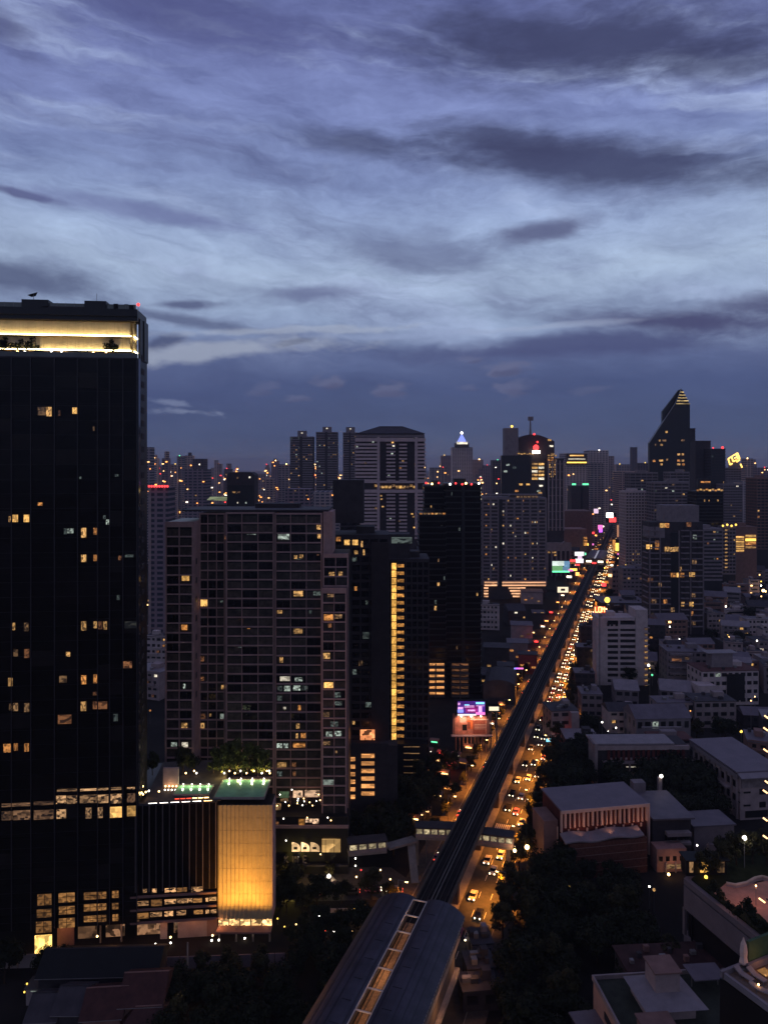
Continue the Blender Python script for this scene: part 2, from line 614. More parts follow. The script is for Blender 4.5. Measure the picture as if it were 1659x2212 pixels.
# viaduct
M_deck = mat('track_bed', (.013, .012, .013), .9, .15, var=.4)
M_para = mat('viaduct_concrete', (.085, .075, .070), .85, .2, var=.3)
M_rail = mat('rail_steel', (.045, .04, .04), .5, .4)
vd = thing('elevated_railway', 'long straight elevated railway viaduct running away over the lit road', 'viaduct', RP(0, 0), -TH)
SB = [95 + 30 * k for k in range(0, 38)]
for k, s in enumerate(SB):
    part('deck_span', vd, M_deck, (0, s + 15, 12.6), (7.6, 29.92, 1.6))
    part('parapet', vd, M_para, (-4.0, s + 15, 13.35), (.36, 29.92, 1.5))
    part('parapet', vd, M_para, (4.0, s + 15, 13.35), (.36, 29.92, 1.5))
    o = part('pier', vd, M_para, (0, s, 5.0), (1.8, 1.8, 10.0))
    part('pier_cap', vd, M_para, (0, s, 10.9), (5.4, 2.2, 1.76))
send = SB[-1] + 30
part('deck_span', vd, M_deck, (0, send + 700, 12.6), (7.6, 1399.8, 1.6))
part('parapet', vd, M_para, (-4.0, send + 700, 13.35), (.36, 1399.8, 1.5))
part('parapet', vd, M_para, (4.0, send + 700, 13.35), (.36, 1399.8, 1.5))
for t in (-2.85, -1.42, 1.42, 2.85):
    part('rail', vd, M_rail, (t, 1350, 13.52), (.11, 2500, .20))
for t in (-.42, .42):
    part('cable_trough', vd, M_metal, (t, 1350, 13.62), (.10, 2500, .42))


def station(s0, s1, label, full=True):
    st = thing('railway_station', label, 'station', RP(s0, 0), -TH)
    L = s1 - s0
    M_sroof = mat('station_roof', (.044, .043, .066), .5, .35, var=.45, scale=.22)
    M_track = mat('ballast_plinth', (.30, .21, .15), .85, .2, var=.45, scale=1.2)
    for sg in (-1, 1):
        prof = [(1.5, 19.52), (2.0, 19.66), (3.2, 19.85), (4.8, 19.9), (6.4, 19.7), (8.0, 19.2), (9.4, 18.5), (10.4, 17.8)]
        lo = [(x, z - .38) for x, z in prof]
        ring = prof + lo[::-1]
        vs = [(sg * x, 0, z) for x, z in ring] + [(sg * x, L + (.5 - .02 * (x - 4) ** 2 if full else 0), z) for x, z in ring]
        n = len(ring)
        fs = [(i, (i + 1) % n, n + (i + 1) % n, n + i) for i in range(n)] + [tuple(range(n - 1, -1, -1)), tuple(range(n, 2 * n))]
        ro = mesh('roof_vault', st, M_sroof, vs, fs)
        if full:
            for k in range(int(L / 6.1)):
                part('roof_seam', ro, mat('roof_seam', (.020, .019, .028), .5, .4), (sg * 4.0, 3 + k * 6.1, 19.93), (1.9, .10, .05))
            for (tx, tz, ta) in ((2.4, 19.78, -.13), (5.6, 19.83, .10), (7.2, 19.48, .28), (8.7, 18.88, .46)):
                part('roof_seam', ro, mat('roof_seam', (.020, .019, .028), .5, .4), (sg * tx, L / 2, tz + .02), (.14, L - .4, .06), ry=sg * ta)
    if full:
        k = 0
        y = L - .8
        while y > 0:
            bar = part('gap_beam', st, M_wmetal, (0, y, 19.62), (3.4, .26, .22))
            part('gap_post', st, M_wmetal, (-1.62, y - 3.0, 19.69), (.2, 5.6, .16))
            part('gap_post', st, M_wmetal, (1.62, y - 3.0, 19.69), (.14, 5.6, .16))
            y -= 6.1
            k += 1
        part('roof_hatch', st, M_metal, (-6.6, 22, 19.9), (2.0, 1.5, .5), ry=-.2)
        part('roof_hatch', st, M_metal, (5.0, 20.5, 20.1), (2.0, 1.5, .5))
        for k in range(int(L / 1.15)):
            part('fascia_tile', st, M_conc, (10.46, .6 + k * 1.15, 17.6), (.16, .8, .5))
    part('platform', st, M_conc, (-6.8, L / 2, 13.2), (5.2, L - 1, 1.4))
    part('platform', st, M_conc, (6.8, L / 2, 13.2), (5.2, L - 1, 1.4))
    part('platform_wall', st, M_white2, (-9.5, L / 2, 14.2), (.2, L - 2, 3.0))
    part('platform_wall', st, M_dconc, (9.2, L / 2, 13.6), (.2, L - 2, 1.8))
    part('track_plinth', st, M_track, (0, L / 2, 13.56), (7.0, L - .6, .3))
    for t in (-2.85, -1.42, 1.42, 2.85):
        part('station_rail', st, M_rail, (t, L / 2, 13.80), (.12, L - .6, .16))
    part('concourse_slab', st, M_conc, (0, L / 2, 6.6), (19.2, L - 4, 1.0))
    part('concourse_wall', st, M_white2, (-9.3, L / 2, 9.6), (.2, L - 6, 4.8))
    part('concourse_wall', st, M_dconc, (8.6, L / 2, 9.0), (.2, L - 6, 3.6))
    for k in range(int(L / 12)):
        for sg in (-1, 1):
            part('roof_column', st, M_wmetal, (sg * 5.2, 5 + k * 12, 16.7), (.35, .35, 5.6))
    if full:
        E_tube = emit('platform_tube_light', (1.0, .72, .42), 4.0)
        for k in range(int(L / 7)):
            for sg in (-1, 1):
                part('tube_light', st, E_tube, (sg * 4.3, 4 + k * 7, 19.2), (.15, 2.4, .1))
        for k in range(int(L / 12)):
            lamp('POINT', st, (0.0 + 2.6 * (1 if k % 2 else -1), 8 + k * 12, 18.3), (1.0, .62, .34), 620, .4)
        for k in range(6):
            part('cable_box', st, M_white2, (1.4 if k % 2 else .7, 12 + k * 12.5, 14.4), (.9, 1.5, .8))
        # stair block on the right pavement
        part('stair_tower', st, M_tan, (12.4, 30, 7.2), (3.4, 26, 14.4))
        part('stair_roof', st, M_conc, (12.4, 30, 14.55), (4.0, 27, .3))
        part('stair_flight', st, M_conc, (12.2, 52, 6.5), (2.6, 20, .5), rx=-.55)
        part('fascia_beam', st, M_white2, (9.9, L / 2, 16.6), (.3, L - 3, .4))
        for k in range(5):
            lamp('POINT', st, (11.6, 8 + k * 16, 9.5), (1.0, .50, .22), 420, .3)
    return st


station(106, 181.5, 'dark twin vaulted railway station roof with a lit track gap in the foreground')
E_stw = emit('far_station_light', (1.0, .86, .66), 3.0)
fs_ = station(846, 930, 'small distant railway station straddling the viaduct with pale lit end', False)
for t in (-7.5, -4.5, 4.5, 7.5):
    part('end_light', fs_, E_stw, (t, -.3, 16.2), (2.6, .3, 2.0))
part('end_sign', fs_, E_red, (-.6, -.6, 14.6), (4.2, .3, 1.6))
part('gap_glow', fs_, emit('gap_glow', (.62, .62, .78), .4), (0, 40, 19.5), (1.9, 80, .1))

# street lamps with their own light
def street_lamp(s, t, inward, watts=14000, lit=True):
    L = thing('street_lamp', 'tall amber road lamp on the %s kerb %s' % ('left' if t < 0 else 'right', 'near the footbridge' if s < 260 else 'by the double billboard' if s < 400 else 'abreast of the white block' if s < 520 else 'short of the far station' if s < 850 else 'past the far station'), 'street lamp', RP(s, t), -TH, 'amber street lamps along the main road')
    part('post', L, M_metal, (0, 0, 4.6), (.16, .16, 9.2))
    arm_ = part('arm', L, M_metal, (inward * 1.2, 0, 9.2), (2.5, .12, .12))
    piece('lamp_head', arm_, E_bulb, (inward * 2.3, 0, 9.05), (.75, .36, .16))
    if lit:
        lamp('SPOT', L, (inward * 2.4, 0, 8.8), (1.0, .37, .045), watts * .85, .3, 128, (0, 0, 0))
    return L


for k in range(17):
    s = 205 + k * 27
    street_lamp(s, -13.2, 1)
    street_lamp(s + 13, 13.2, -1, 26000)
for k in range(12):
    s = 680 + k * 55
    street_lamp(s, -13.2, 1, 30000)
    street_lamp(s + 20, 13.2, -1, 40000)

# ------------------------------------------------------------------ cars
def extrude_side(name, parent, m, prof, w):
    n = len(prof)
    vs = [(-w / 2, y, z) for y, z in prof] + [(w / 2, y, z) for y, z in prof]
    fs = [(i, n + i, n + (i + 1) % n, (i + 1) % n) for i in range(n)] + [tuple(range(n)), tuple(range(2 * n - 1, n - 1, -1))]
    return mesh(name, parent, m, vs, fs)


def wheel_mesh():
    vs, fs, n = [], [], 10
    for x in (-.11, .11):
        for j in range(n):
            a = 2 * math.pi * j / n
            vs.append((x, math.cos(a) * .32, math.sin(a) * .32))
    fs = [(j, (j + 1) % n, n + (j + 1) % n, n + j) for j in range(n)] + [tuple(range(n - 1, -1, -1)), tuple(range(n, 2 * n))]
    me = bpy.data.meshes.new('wheel')
    me.from_pydata(vs, [], fs)
    me.materials.append(M_black2)
    return me


WHEEL = wheel_mesh()


def make_car(paint, near=True, tall=False):
    c = thing('car', 'car', 'car', (0, 0, -50))
    h = .25 if tall else 0
    extrude_side('body', c, paint, [(-2.2, .30), (2.15, .30), (2.22, .62), (2.05, .82), (1.15, .95), (-1.7, 1.0), (-2.18, .95), (-2.25, .55)], 1.78)
    extrude_side('cabin', c, M_glass, [(1.2, .94), (.45, 1.40 + h), (-1.0, 1.44 + h), (-1.95 if tall else -1.6, .98)], 1.52)
    extrude_side('roof_panel', c, paint, [(.42, 1.405 + h), (.40, 1.46 + h), (-1.0, 1.50 + h), (-1.05, 1.442 + h)], 1.46)
    if near:
        for x in (-.82, .82):
            for y in (-1.4, 1.35):
                o = bpy.data.objects.new('wheel', WHEEL)
                o.location = (x, y, .32)
                finish(o, c, None)
    rr = .20 if near else .27
    for x in (-.66, .66):
        ball('headlight', c, E_head, (x, 2.16, .66), rr)
        part('tail_light', c, E_redd, (x, -2.24, .78), (.36 if near else .6, .10, .18 if near else .3))
    return c


PAINTS = [('white', mat('white_paint', (.55, .55, .56), .35, .5, var=.03)), ('silver', mat('silver_paint', (.30, .30, .32), .3, .5, .4, .03)),
          ('black', mat('black_paint', (.015, .015, .017), .25, .5, var=.03)), ('dark grey', mat('grey_paint', (.09, .09, .10), .3, .5, .3, .03)),
          ('red', mat('red_paint', (.25, .02, .02), .3, .5, var=.03)), ('pink taxi', mat('taxi_paint', (.42, .10, .20), .35, .5, var=.03))]
NEAR = [(n, make_car(m, True, i % 3 == 1)) for i, (n, m) in enumerate(PAINTS)]
FAR = [(n, make_car(m, False)) for n, m in PAINTS]
used = set()


def place_car(s, t, away, label, group, near=True):
    i = random.choices(range(6), (5, 4, 4, 3, 1, 2))[0]
    n, c = (NEAR if near else FAR)[i]
    lane = {4: 'inner', 7: 'middle', 10: 'outer'}[int(abs(t) + .35)] if int(abs(t) + .35) in (4, 7, 10) else 'middle'
    zone = 'before the footbridge' if s < 232 else 'just past the footbridge' if s < 275 else 'by the wood' if s < 330 else 'by the double billboard' if s < 400 else 'abreast of the white block' if s < 470 else 'beyond the white block' if s < 620 else 'short of the far station' if s < 850 else 'past the far station'
    copy_tree(c, RP(s, t, .004), -TH + (0 if away else math.pi) + random.uniform(-.03, .03), label.format(n, lane, zone), group)


for t in (4.0, 7.2, 10.3):
    s = 196 + random.uniform(0, 12)
    while s < 330:
        place_car(s, t + random.uniform(-.3, .3), False, '{} oncoming car with headlights in the {} lane {}', 'near oncoming cars')
        s += random.uniform(9, 26)
    while s < 640:
        place_car(s, t + random.uniform(-.3, .3), False, '{} car queuing with headlights in the {} lane {}', 'oncoming cars in the queue', s < 420)
        s += random.uniform(7.0, 15)
    while s < 1200:
        place_car(s, t + random.uniform(-.3, .3), False, '{} car of the far headlight stream, {} lane {}', 'far oncoming cars', False)
        s += random.uniform(14, 34)
for t in (-4.0, -7.2, -10.3):
    s = 225 + random.uniform(0, 15)
    while s < 420:
        place_car(s, t + random.uniform(-.3, .3), True, '{} car driving away in the {} left lane {}', 'near departing cars')
        s += random.uniform(16, 46)
    while s < 1200:
        place_car(s, t + random.uniform(-.3, .3), True, '{} far car with red tail lights, {} left lane {}', 'far departing cars', False)
        s += random.uniform(16, 50)
for i, (x_, y_, rz_, lb) in enumerate(((-20, 206.6, 1.57, 'parked {} car on the side street nearest the gold wall'), (-9, 207.4, 1.6, '{} car waiting in the middle of the side street'), (-3, 208.6, -1.57, '{} car turning out of the side street'), (3, 208.0, 1.5, '{} car at the mouth of the side street by the viaduct'))):
    n, c = NEAR[(i * 2 + 1) % 6]
    copy_tree(c, (x_, y_, .012), rz_, lb.format(n), 'cars on the side street')
for n, c in NEAR + FAR:
    for ch in list(c.children):
        bpy.data.objects.remove(ch)
    bpy.data.objects.remove(c)

# ------------------------------------------------------------------ footbridge over the road
def span(root, a, b, z, w=3.6, lit=E_white, n=5):
    ax, ay = a
    bx, by = b
    L = math.hypot(bx - ax, by - ay)
    an = math.atan2(by - ay, bx - ax)
    cx, cy = (ax + bx) / 2, (ay + by) / 2
    e = (math.cos(an), math.sin(an))
    nn = (e[1], -e[0])
    part('bridge_deck', root, M_conc, (cx, cy, z), (L, w, .7), an)
    part('side_girder', root, M_white2, (cx + nn[0] * w / 2, cy + nn[1] * w / 2, z + .85), (L, .16, 1.0), an)
    part('side_girder', root, M_white2, (cx - nn[0] * w / 2, cy - nn[1] * w / 2, z + .85), (L, .16, 1.0), an)
    part('bridge_roof', root, M_dgrey, (cx, cy, z + 3.35), (L + .4, w + .8, .28), an)
    for k in range(n):
        f = (k + .5) / n
        px, py = ax + (bx - ax) * f, ay + (by - ay) * f
        part('bridge_window', root, lit, (px + nn[0] * (w / 2 - .05), py + nn[1] * (w / 2 - .05), z + 2.1), (L / n * .74, .1, 1.35), an)
        part('bridge_post', root, M_white2, (px + e[0] * L / n / 2 + nn[0] * w / 2, py + e[1] * L / n / 2 + nn[1] * w / 2, z + 2.2), (.2, .2, 2.1), an)
        


E_brw = emit('footbridge_panel', (1.0, .80, .46), .42, .6)
fb = thing('footbridge', 'covered footbridge with glowing windows crossing the road beneath the railway', 'footbridge')
span(fb, (-10.5, 215), (0.5, 217), 7.6, lit=E_brw, n=4)
span(fb, (9.5, 222), (25, 221), 9.0, lit=E_brw, n=7)
span(fb, (25, 221), (38, 217.5), 8.2, lit=E_brw, n=6)
for p in ((9.9, 222.4), (36.5, 218.2)):
    part('bridge_pier', fb, M_conc, (p[0], p[1], 4.0), (1.0, 1.0, 8.0))
part('bridge_stair', fb, M_conc, (8.4, 216.5, 4.4), (2.2, 12.5, .5), .1, rx=.66)
part('bridge_deck', fb, M_conc, (5.0, 219.4, 8.1), (9.6, 3.4, .6), .5)
lamp('POINT', fb, (37.5, 214, 8.5), (1.0, .55, .25), 400, .4)
ball('flood_light', fb, E_bulb, (37.8, 214.5, 8.4), .5)
# ------------------------------------------------------------------ trees
def leaf_mesh(name, m, seed, rx, rz, n, leaf, lobes=14, flat=.0):
    """crown: leaf-sized faces gathered in uneven clumps through the volume"""
    rg = random.Random(seed)
    vs, fs = [], []
    cl = []
    for i in range(lobes):
        a = rg.uniform(0, 6.283)
        q = rg.uniform(.25, .8)
        zz = rg.uniform(-.55, .8)
        cl.append((math.cos(a) * rx * q * (1 - .3 * abs(zz)), math.sin(a) * rx * q * (1 - .3 * abs(zz)), zz * rz, rg.uniform(.28, .52)))
    for i in range(n):
        c = cl[rg.randrange(lobes)]
        d = Vector((rg.gauss(0, 1), rg.gauss(0, 1), rg.gauss(0, 1))).normalized() * (rg.random() ** .4)
        p = Vector((c[0] + d.x * rx * c[3], c[1] + d.y * rx * c[3], c[2] + d.z * rz * c[3] * 1.15))
        nrm = (d + Vector((rg.uniform(-.8, .8), rg.uniform(-.8, .8), rg.uniform(-.3, 1.2)))).normalized()
        q = nrm.to_track_quat('Z', 'Y')
        s = leaf * rg.uniform(.6, 1.4)
        k = len(vs)
        for (a, b) in ((-.5, -.2), (.1, -.5), (.5, .25), (-.15, .5)):
            vs.append(tuple(p + q @ Vector((a * s, b * s, 0))))
        fs.append((k, k + 1, k + 2, k + 3))
    me = bpy.data.meshes.new(name)
    me.from_pydata(vs, [], fs)
    me.materials.append(m)
    return me


def trunk_mesh(seed, h, r):
    rg = random.Random(seed)
    vs, fs = [], []

    def limb(a, b, r0, r1):
        k = len(vs)
        q = (Vector(b) - Vector(a)).normalized().to_track_quat('Z', 'Y')
        for p, rr in ((a, r0), (b, r1)):
            for j in range(6):
                t = 6.283 * j / 6
                vs.append(tuple(Vector(p) + q @ Vector((math.cos(t) * rr, math.sin(t) * rr, 0))))
        for j in range(6):
            fs.append((k + j, k + (j + 1) % 6, k + 6 + (j + 1) % 6, k + 6 + j))
    top = (rg.uniform(-.3, .3), rg.uniform(-.3, .3), h)
    limb((0, 0, 0), top, r, r * .6)
    for i in range(5):
        a = rg.uniform(0, 6.283)
        limb((0, 0, h * rg.uniform(.6, 1)), (math.cos(a) * h * .6, math.sin(a) * h * .6, h * rg.uniform(1.2, 1.7)), r * .5, r * .15)
    me = bpy.data.meshes.new('trunk')
    me.from_pydata(vs, [], fs)
    me.materials.append(M_bark)
    return me


CROWNS = [leaf_mesh('crown', M_leaf, i, 5.2 + .4 * i, 4.0 - .2 * (i % 2), 2600, .62, 15) for i in range(3)]
CROWNS_O = [leaf_mesh('crown', M_leaf2, 10 + i, 4.6, 4.2, 2400, .58, 13) for i in range(2)]
CROWN_B = leaf_mesh('crown', M_leaf3, 21, 2.3, 2.6, 900, .42, 9)
CROWN_S = leaf_mesh('crown', M_leaf, 31, 2.2, 2.2, 900, .42, 9)
TRUNKS = [trunk_mesh(i, 4.5, .32) for i in range(3)]
TRUNK_S = trunk_mesh(9, 2.0, .12)


def tree(x, y, s, label, group=None, kind='dark', z=0.0, sz=None):
    t = thing('tree', label, 'tree', (x, y, z), random.uniform(0, 6.283), group)
    if kind in ('dark', 'olive'):
        cm = random.choice(CROWNS if kind == 'dark' else CROWNS_O)
        tm, zc = random.choice(TRUNKS), 7.2
    else:
        cm, tm, zc = (CROWN_B if kind == 'bright' else CROWN_S), TRUNK_S, 3.4
    a = bpy.data.objects.new('trunk', tm)
    finish(a, t, None)
    b = bpy.data.objects.new('crown', cm)
    b.location = (0, 0, zc)
    b.rotation_euler = (0, 0, random.uniform(0, 6.283))
    finish(b, t, None)
    t.scale = (s, s, sz or s)
    return t


# ------------------------------------------------------------------ the black tower on the left
class Plane:
    """an upright facade through a point, turned by an angle; finds where a sight line meets it"""
    def __init__(self, u, Y, deg):
        self.a = (X(u, Y), Y)
        self.r = R(deg)
        self.c, self.s = math.cos(self.r), math.sin(self.r)

    def k(self, u):
        a = (u - UC) / F
        return (a * self.a[1] - self.a[0]) / (self.c - a * self.s)

    def y(self, u):
        return self.a[1] + self.k(u) * self.s

    def z(self, u, v):
        return H - (v - VH) * self.y(u) / F

    def box(self, u0, u1, v0, v1):
        k0, k1 = self.k(u0), self.k(u1)
        um = (u0 + u1) / 2
        z1, z0 = self.z(um, v0), self.z(um, v1)
        return (k0 + k1) / 2, k1 - k0, (z0 + z1) / 2, z1 - z0


PL = Plane(297, 184, 6)
bt = thing('black_tower', 'tall black glass tower at left with gold lit crown terrace', 'tower', (PL.a[0], PL.a[1], 0), PL.r)
ZT = PL.z(297, 773)           # foot of the lit terrace
ZP = PL.z(297, 1742)          # podium deck
WT = 46.0
part('tower_core', bt, M_black, (-WT / 2, 5.4, (ZT + ZP) / 2 - 2), (WT - .6, 9.4, ZT - ZP + 4))
mull_u = [0, 25, 67, 118, 168, 211, 237, 266, 296]
ks = [-WT] + [PL.k(u) for u in mull_u[1:]]
for a, b in zip(ks[:-1], ks[1:]):
    z = ZP
    for j in range(37):
        zz = 6 + (j + .5) * (ZT - 6) / 37
        o = part('pane', bt, random.choices((M_bglass, mat('black_glass_curtain', (.013, .011, .011), .2, .2), mat('black_glass_blind', (.018, .015, .015), .3, .2)), (7, 3, 1))[0], ((a + b) / 2, .45, zz), (b - a - .12, .2, (ZT - 6) / 37 - .06), random.uniform(-.012, .012), rx=random.uniform(-.010, .010))
for k in ks[1:]:
    part('mullion', bt, mat('mullion_metal', (.045, .042, .050), .4, .5), (k, .22, (ZT + 6) / 2), (.16, .36, ZT - 6.2))
for j in range(38):
    part('floor_joint', bt, M_black, (-WT / 2, .27, 8 + j * 3.62), (WT - .2, .05, .10))
# right side wall with a glass strip that mirrors the sky
part('corner_glass', bt, mat('corner_glass', (.03, .032, .04), .08, .8), (.16, 1.3, (ZT + ZP) / 2), (.3, 1.9, ZT - ZP))
part('side_wall', bt, M_black, (.0, 6.4, (ZT + 10 + ZP) / 2), (.5, 8.0, ZT + 10 - ZP))
for j in range(34):
    part('side_louvre', bt, M_dgrey, (.30, 5.2, ZP + 3 + j * 3.3), (.12, 3.0, 1.5))

LW = []


def add_lit(root, pl, lst, fu, fv, yy=.22, name='lit_window', th=.12):
    for (x0, x1, y0, y1, m) in lst:
        k, w, z, h = pl.box(fu(x0), fu(x1), fv(y0), fv(y1))
        part(name, root, m, (k, yy, z), (w, th, h))


f2u = lambda x: .2106 * x
f2v = lambda y: 1077.3 + .2106 * y
W, D, O, C_, OD, CD, B, G_ = E_warm, E_warmd, E_orange, E_cool, E_oranged, E_coold, E_bright, E_gold
add_lit(bt, PL, [(90, 120, 180, 240, W), (130, 185, 165, 240, B), (245, 300, 165, 240, B), (390, 435, 40, 70, O), (655, 685, 305, 365, CD), (690, 755, 305, 355, C_),
                 (835, 885, 300, 400, W), (960, 1000, 300, 370, O), (1060, 1085, 170, 210, CD), (1090, 1125, 215, 265, C_), (835, 885, 575, 650, W), (960, 1000, 575, 640, O),
                 (1285, 1370, 575, 600, CD), (1215, 1245, 585, 630, OD), (130, 155, 1275, 1350, W), (248, 292, 1275, 1360, D), (835, 885, 1260, 1355, W), (960, 1005, 1260, 1330, W), (1010, 1050, 1262, 1340, OD),
                 (1062, 1098, 1260, 1345, W), (140, 185, 1550, 1620, D), (250, 300, 1545, 1635, OD), (680, 720, 1575, 1620, W), (1265, 1355, 1670, 1740, OD), (85, 130, 1840, 1925, W),
                 (610, 685, 1820, 1890, D), (835, 885, 1815, 1905, O), (960, 1000, 1805, 1895, O), (95, 125, 2105, 2175, D), (138, 185, 2100, 2180, D), (250, 300, 2100, 2190, D),
                 (830, 885, 2085, 2180, W), (955, 1000, 2085, 2160, OD), (1010, 1100, 2085, 2160, OD), (1200, 1230, 990, 1040, CD), (1280, 1400, 1260, 1330, emit('ghost_room', (.8, .8, .6), .03, .8)), (955, 1000, 1985, 2020, OD)], f2u, f2v)
f1v = lambda y: 611.5 + .2106 * y
add_lit(bt, PL, [(390, 470, 1270, 1355, D), (475, 530, 1270, 1365, W), (600, 620, 1305, 1360, OD), (745, 795, 1275, 1340, B), (955, 970, 1470, 1515, D), (815, 835, 1985, 2010, CD), (1180, 1215, 1960, 1985, CD)], f2u, f1v)
f3u = lambda x: .3861 * x
f3v = lambda y: 1543 + .3861 * y
HALL = emit('hall_window', (1.0, .56, .26), .42, .95, fine=4.0)
HALLD = emit('dim_hall_window', (1.0, .52, .26), .15, .9, fine=4.0)
rows = [(325, 400, 5, 55, OD), (635, 660, 0, 40, CD), (20, 62, 168, 215, O), (78, 100, 165, 205, O), (137, 162, 165, 210, O)]
rows += [(320, 435, 420, 433, HALL), (450, 540, 418, 430, HALL), (548, 607, 415, 427, HALL), (622, 680, 410, 425, HALL), (712, 755, 410, 420, HALL),
         (315, 370, 458, 502, HALL), (374, 435, 457, 502, HALL), (448, 542, 453, 500, HALL), (548, 607, 452, 498, HALL), (620, 680, 448, 500, HALL), (712, 757, 445, 495, HALLD),
         (10, 170, 500, 518, HALLD), (190, 300, 490, 510, HALLD), (10, 70, 545, 595, HALLD), (75, 170, 540, 592, HALLD), (190, 300, 538, 590, HALLD),
         (318, 370, 535, 585, HALL), (480, 512, 525, 585, HALL), (548, 575, 523, 582, HALL), (617, 682, 520, 580, E_bright), (712, 760, 515, 572, E_bright)]
add_lit(bt, PL, rows, f3u, f3v)

# crown of the tower: terrace recess, two gold louvre bands, parapet, lift houses
CRW = WT
crown_root = bt
part('terrace_floor', bt, M_dgrey, (-WT / 2, 5.2, ZT - .2), (WT, 10, .4))
ZL1, ZL2, ZL3 = PL.z(150, 755), PL.z(150, 723), PL.z(150, 692)
zr = PL.z(297, 668)
part('crown_wall', bt, mat('crown_lining', (.42, .40, .32), .7, .3), (-WT / 2 - .6, 6.6, (ZT + zr) / 2 - 1), (WT - 2.0, 1.0, zr - ZT - 2))
part('crown_roof', bt, M_black, (-WT / 2, 5.4, zr - .9), (WT, 10.8, 1.8))
part('crown_side', bt, M_black, (.0, 8.4, (ZT + zr) / 2 - .9), (1.0, 4.6, zr - ZT - 1.8))
part('crown_fascia', bt, M_black, (-WT / 2, .9, (zr + PL.z(150, 690)) / 2 - .2), (WT, 1.0, zr - PL.z(150, 690) - .4))
nl = 46
M_louv = mat('gold_louvre', (.50, .48, .38), .6, .4, var=.15)
for band, (za, zb) in enumerate(((ZL1 + .3, ZL2 - .25), (ZL2 + .25, ZL3))):
    for j in range(nl):
        x = -WT + .6 + (j + .5) * (WT - 2.6) / nl
        part('louvre', bt, M_louv, (x, 1.6 - .12 * (j % 2), (za + zb) / 2), ((WT - 2.6) / nl * .92, .10, zb - za), .16)
    part('return_louvre', bt, M_louv, (-1.35, 3.4, (za + zb) / 2), (.12, 3.4, zb - za))
E_strip = emit('terrace_light_strip', (1.0, .84, .40), 22.0, sample=True)
for z in (ZL1, ZL2):
    part('ledge', bt, mat('ledge', (.3, .25, .16), .6, .3), (-WT / 2 - .7, 1.1, z - .25), (WT - 1.6, 1.5, .22))
    part('light_strip', bt, E_strip, (-WT / 2 - .7, .62, z - .02), (WT - 1.8, .22, .30))
    part('side_strip', bt, E_strip, (-1.0, 3.2, z - .02), (.2, 3.2, .2))
part('glass_rail', bt, mat('rail_glass', (.10, .12, .12), .15, .5), (-WT / 2, .35, ZT + .6), (WT, .06, 1.2))
for j, u in enumerate((98, 109, 125, 131, 140, 52, 16, 36, 62, 200, 239, 228)):
    k = PL.k(u)
    ball('terrace_lamp', bt, E_wbulb if j < 6 else E_bulb, (k, .9, ZT + (1.0 + .3 * (j % 2))), .26)
# roof top
for (u0, u1, v0) in ((46, 104, 646), (182, 229, 649)):
    k0, k1 = PL.k(u0), PL.k(u1)
    zt = PL.z((u0 + u1) / 2, v0)
    part('lift_house', bt, M_black, ((k0 + k1) / 2, 2.6, (zt + zr) / 2), (k1 - k0, 4.4, zt - zr))
kk = PL.box(90, 183, 661, 676)
part('roof_shelter', bt, M_dgrey, (kk[0], 1.6, PL.z(140, 664)), (kk[1], 2.4, .6))
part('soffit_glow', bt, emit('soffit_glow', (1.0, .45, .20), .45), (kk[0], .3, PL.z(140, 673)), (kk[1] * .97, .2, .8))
for j in range(22):
    part('rail_post', bt, M_metal, (-WT + 2 + j * 2.05, 1.0, zr + .75), (.06, .06, 1.5))
part('roof_glass', bt, mat('rail_glass', (.10, .12, .12), .15, .5), (-WT / 2, 1.0, zr + .7), (WT - 1, .04, 1.2))
for j in range(9):
    part('roof_plant', bt, M_black2, (-1.6 - j * 1.25, 1.2 + .3 * (j % 3), zr + .5 + .2 * (j % 2)), (1.0, 1.0, 1.4))
tube('aerial', bt, M_metal, [(PL.k(205), 2, zr), (PL.k(205), 2, PL.z(205, 630))], .05)
tube('dish_mast', bt, M_metal, [(PL.k(67), 2, zr + 2), (PL.k(67), 2, PL.z(67, 632))], .07)
mesh('satellite_dish', bt, M_dgrey, [(PL.k(53), 2, PL.z(53, 633)), (PL.k(78), 1.4, PL.z(78, 628)), (PL.k(70), 2.6, PL.z(70, 634.5)), (PL.k(60), 2.8, PL.z(60, 636))], [(0, 1, 2, 3), (3, 2, 1, 0)])
ball('beacon', bt, E_red, (PL.k(297.5), 1, PL.z(297, 656)), .42)
tube('beacon_post', bt, M_metal, [(PL.k(297.5), 1, zr), (PL.k(297.5), 1, PL.z(297, 657))], .05)
tree(*(lambda k: (PL.a[0] + k * PL.c - 1.0 * PL.s * 1, PL.a[1] + k * PL.s + 1.0))(PL.k(237)), .85, 'small lit tree alone near the right end of the gold sky terrace', None, 'small', ZT)
for u, s_, lb in ((66, 1.0, 'bushy tree on the gold sky terrace nearest the left lift house'), (40, .9, 'middle tree of the clump on the gold sky terrace'), (10, .95, 'leftmost tree on the gold sky terrace at the picture edge')):
    k = PL.k(u)
    tree(PL.a[0] + k * PL.c, PL.a[1] + k * PL.s + 1.2, s_, lb, None, 'small', ZT - .6)

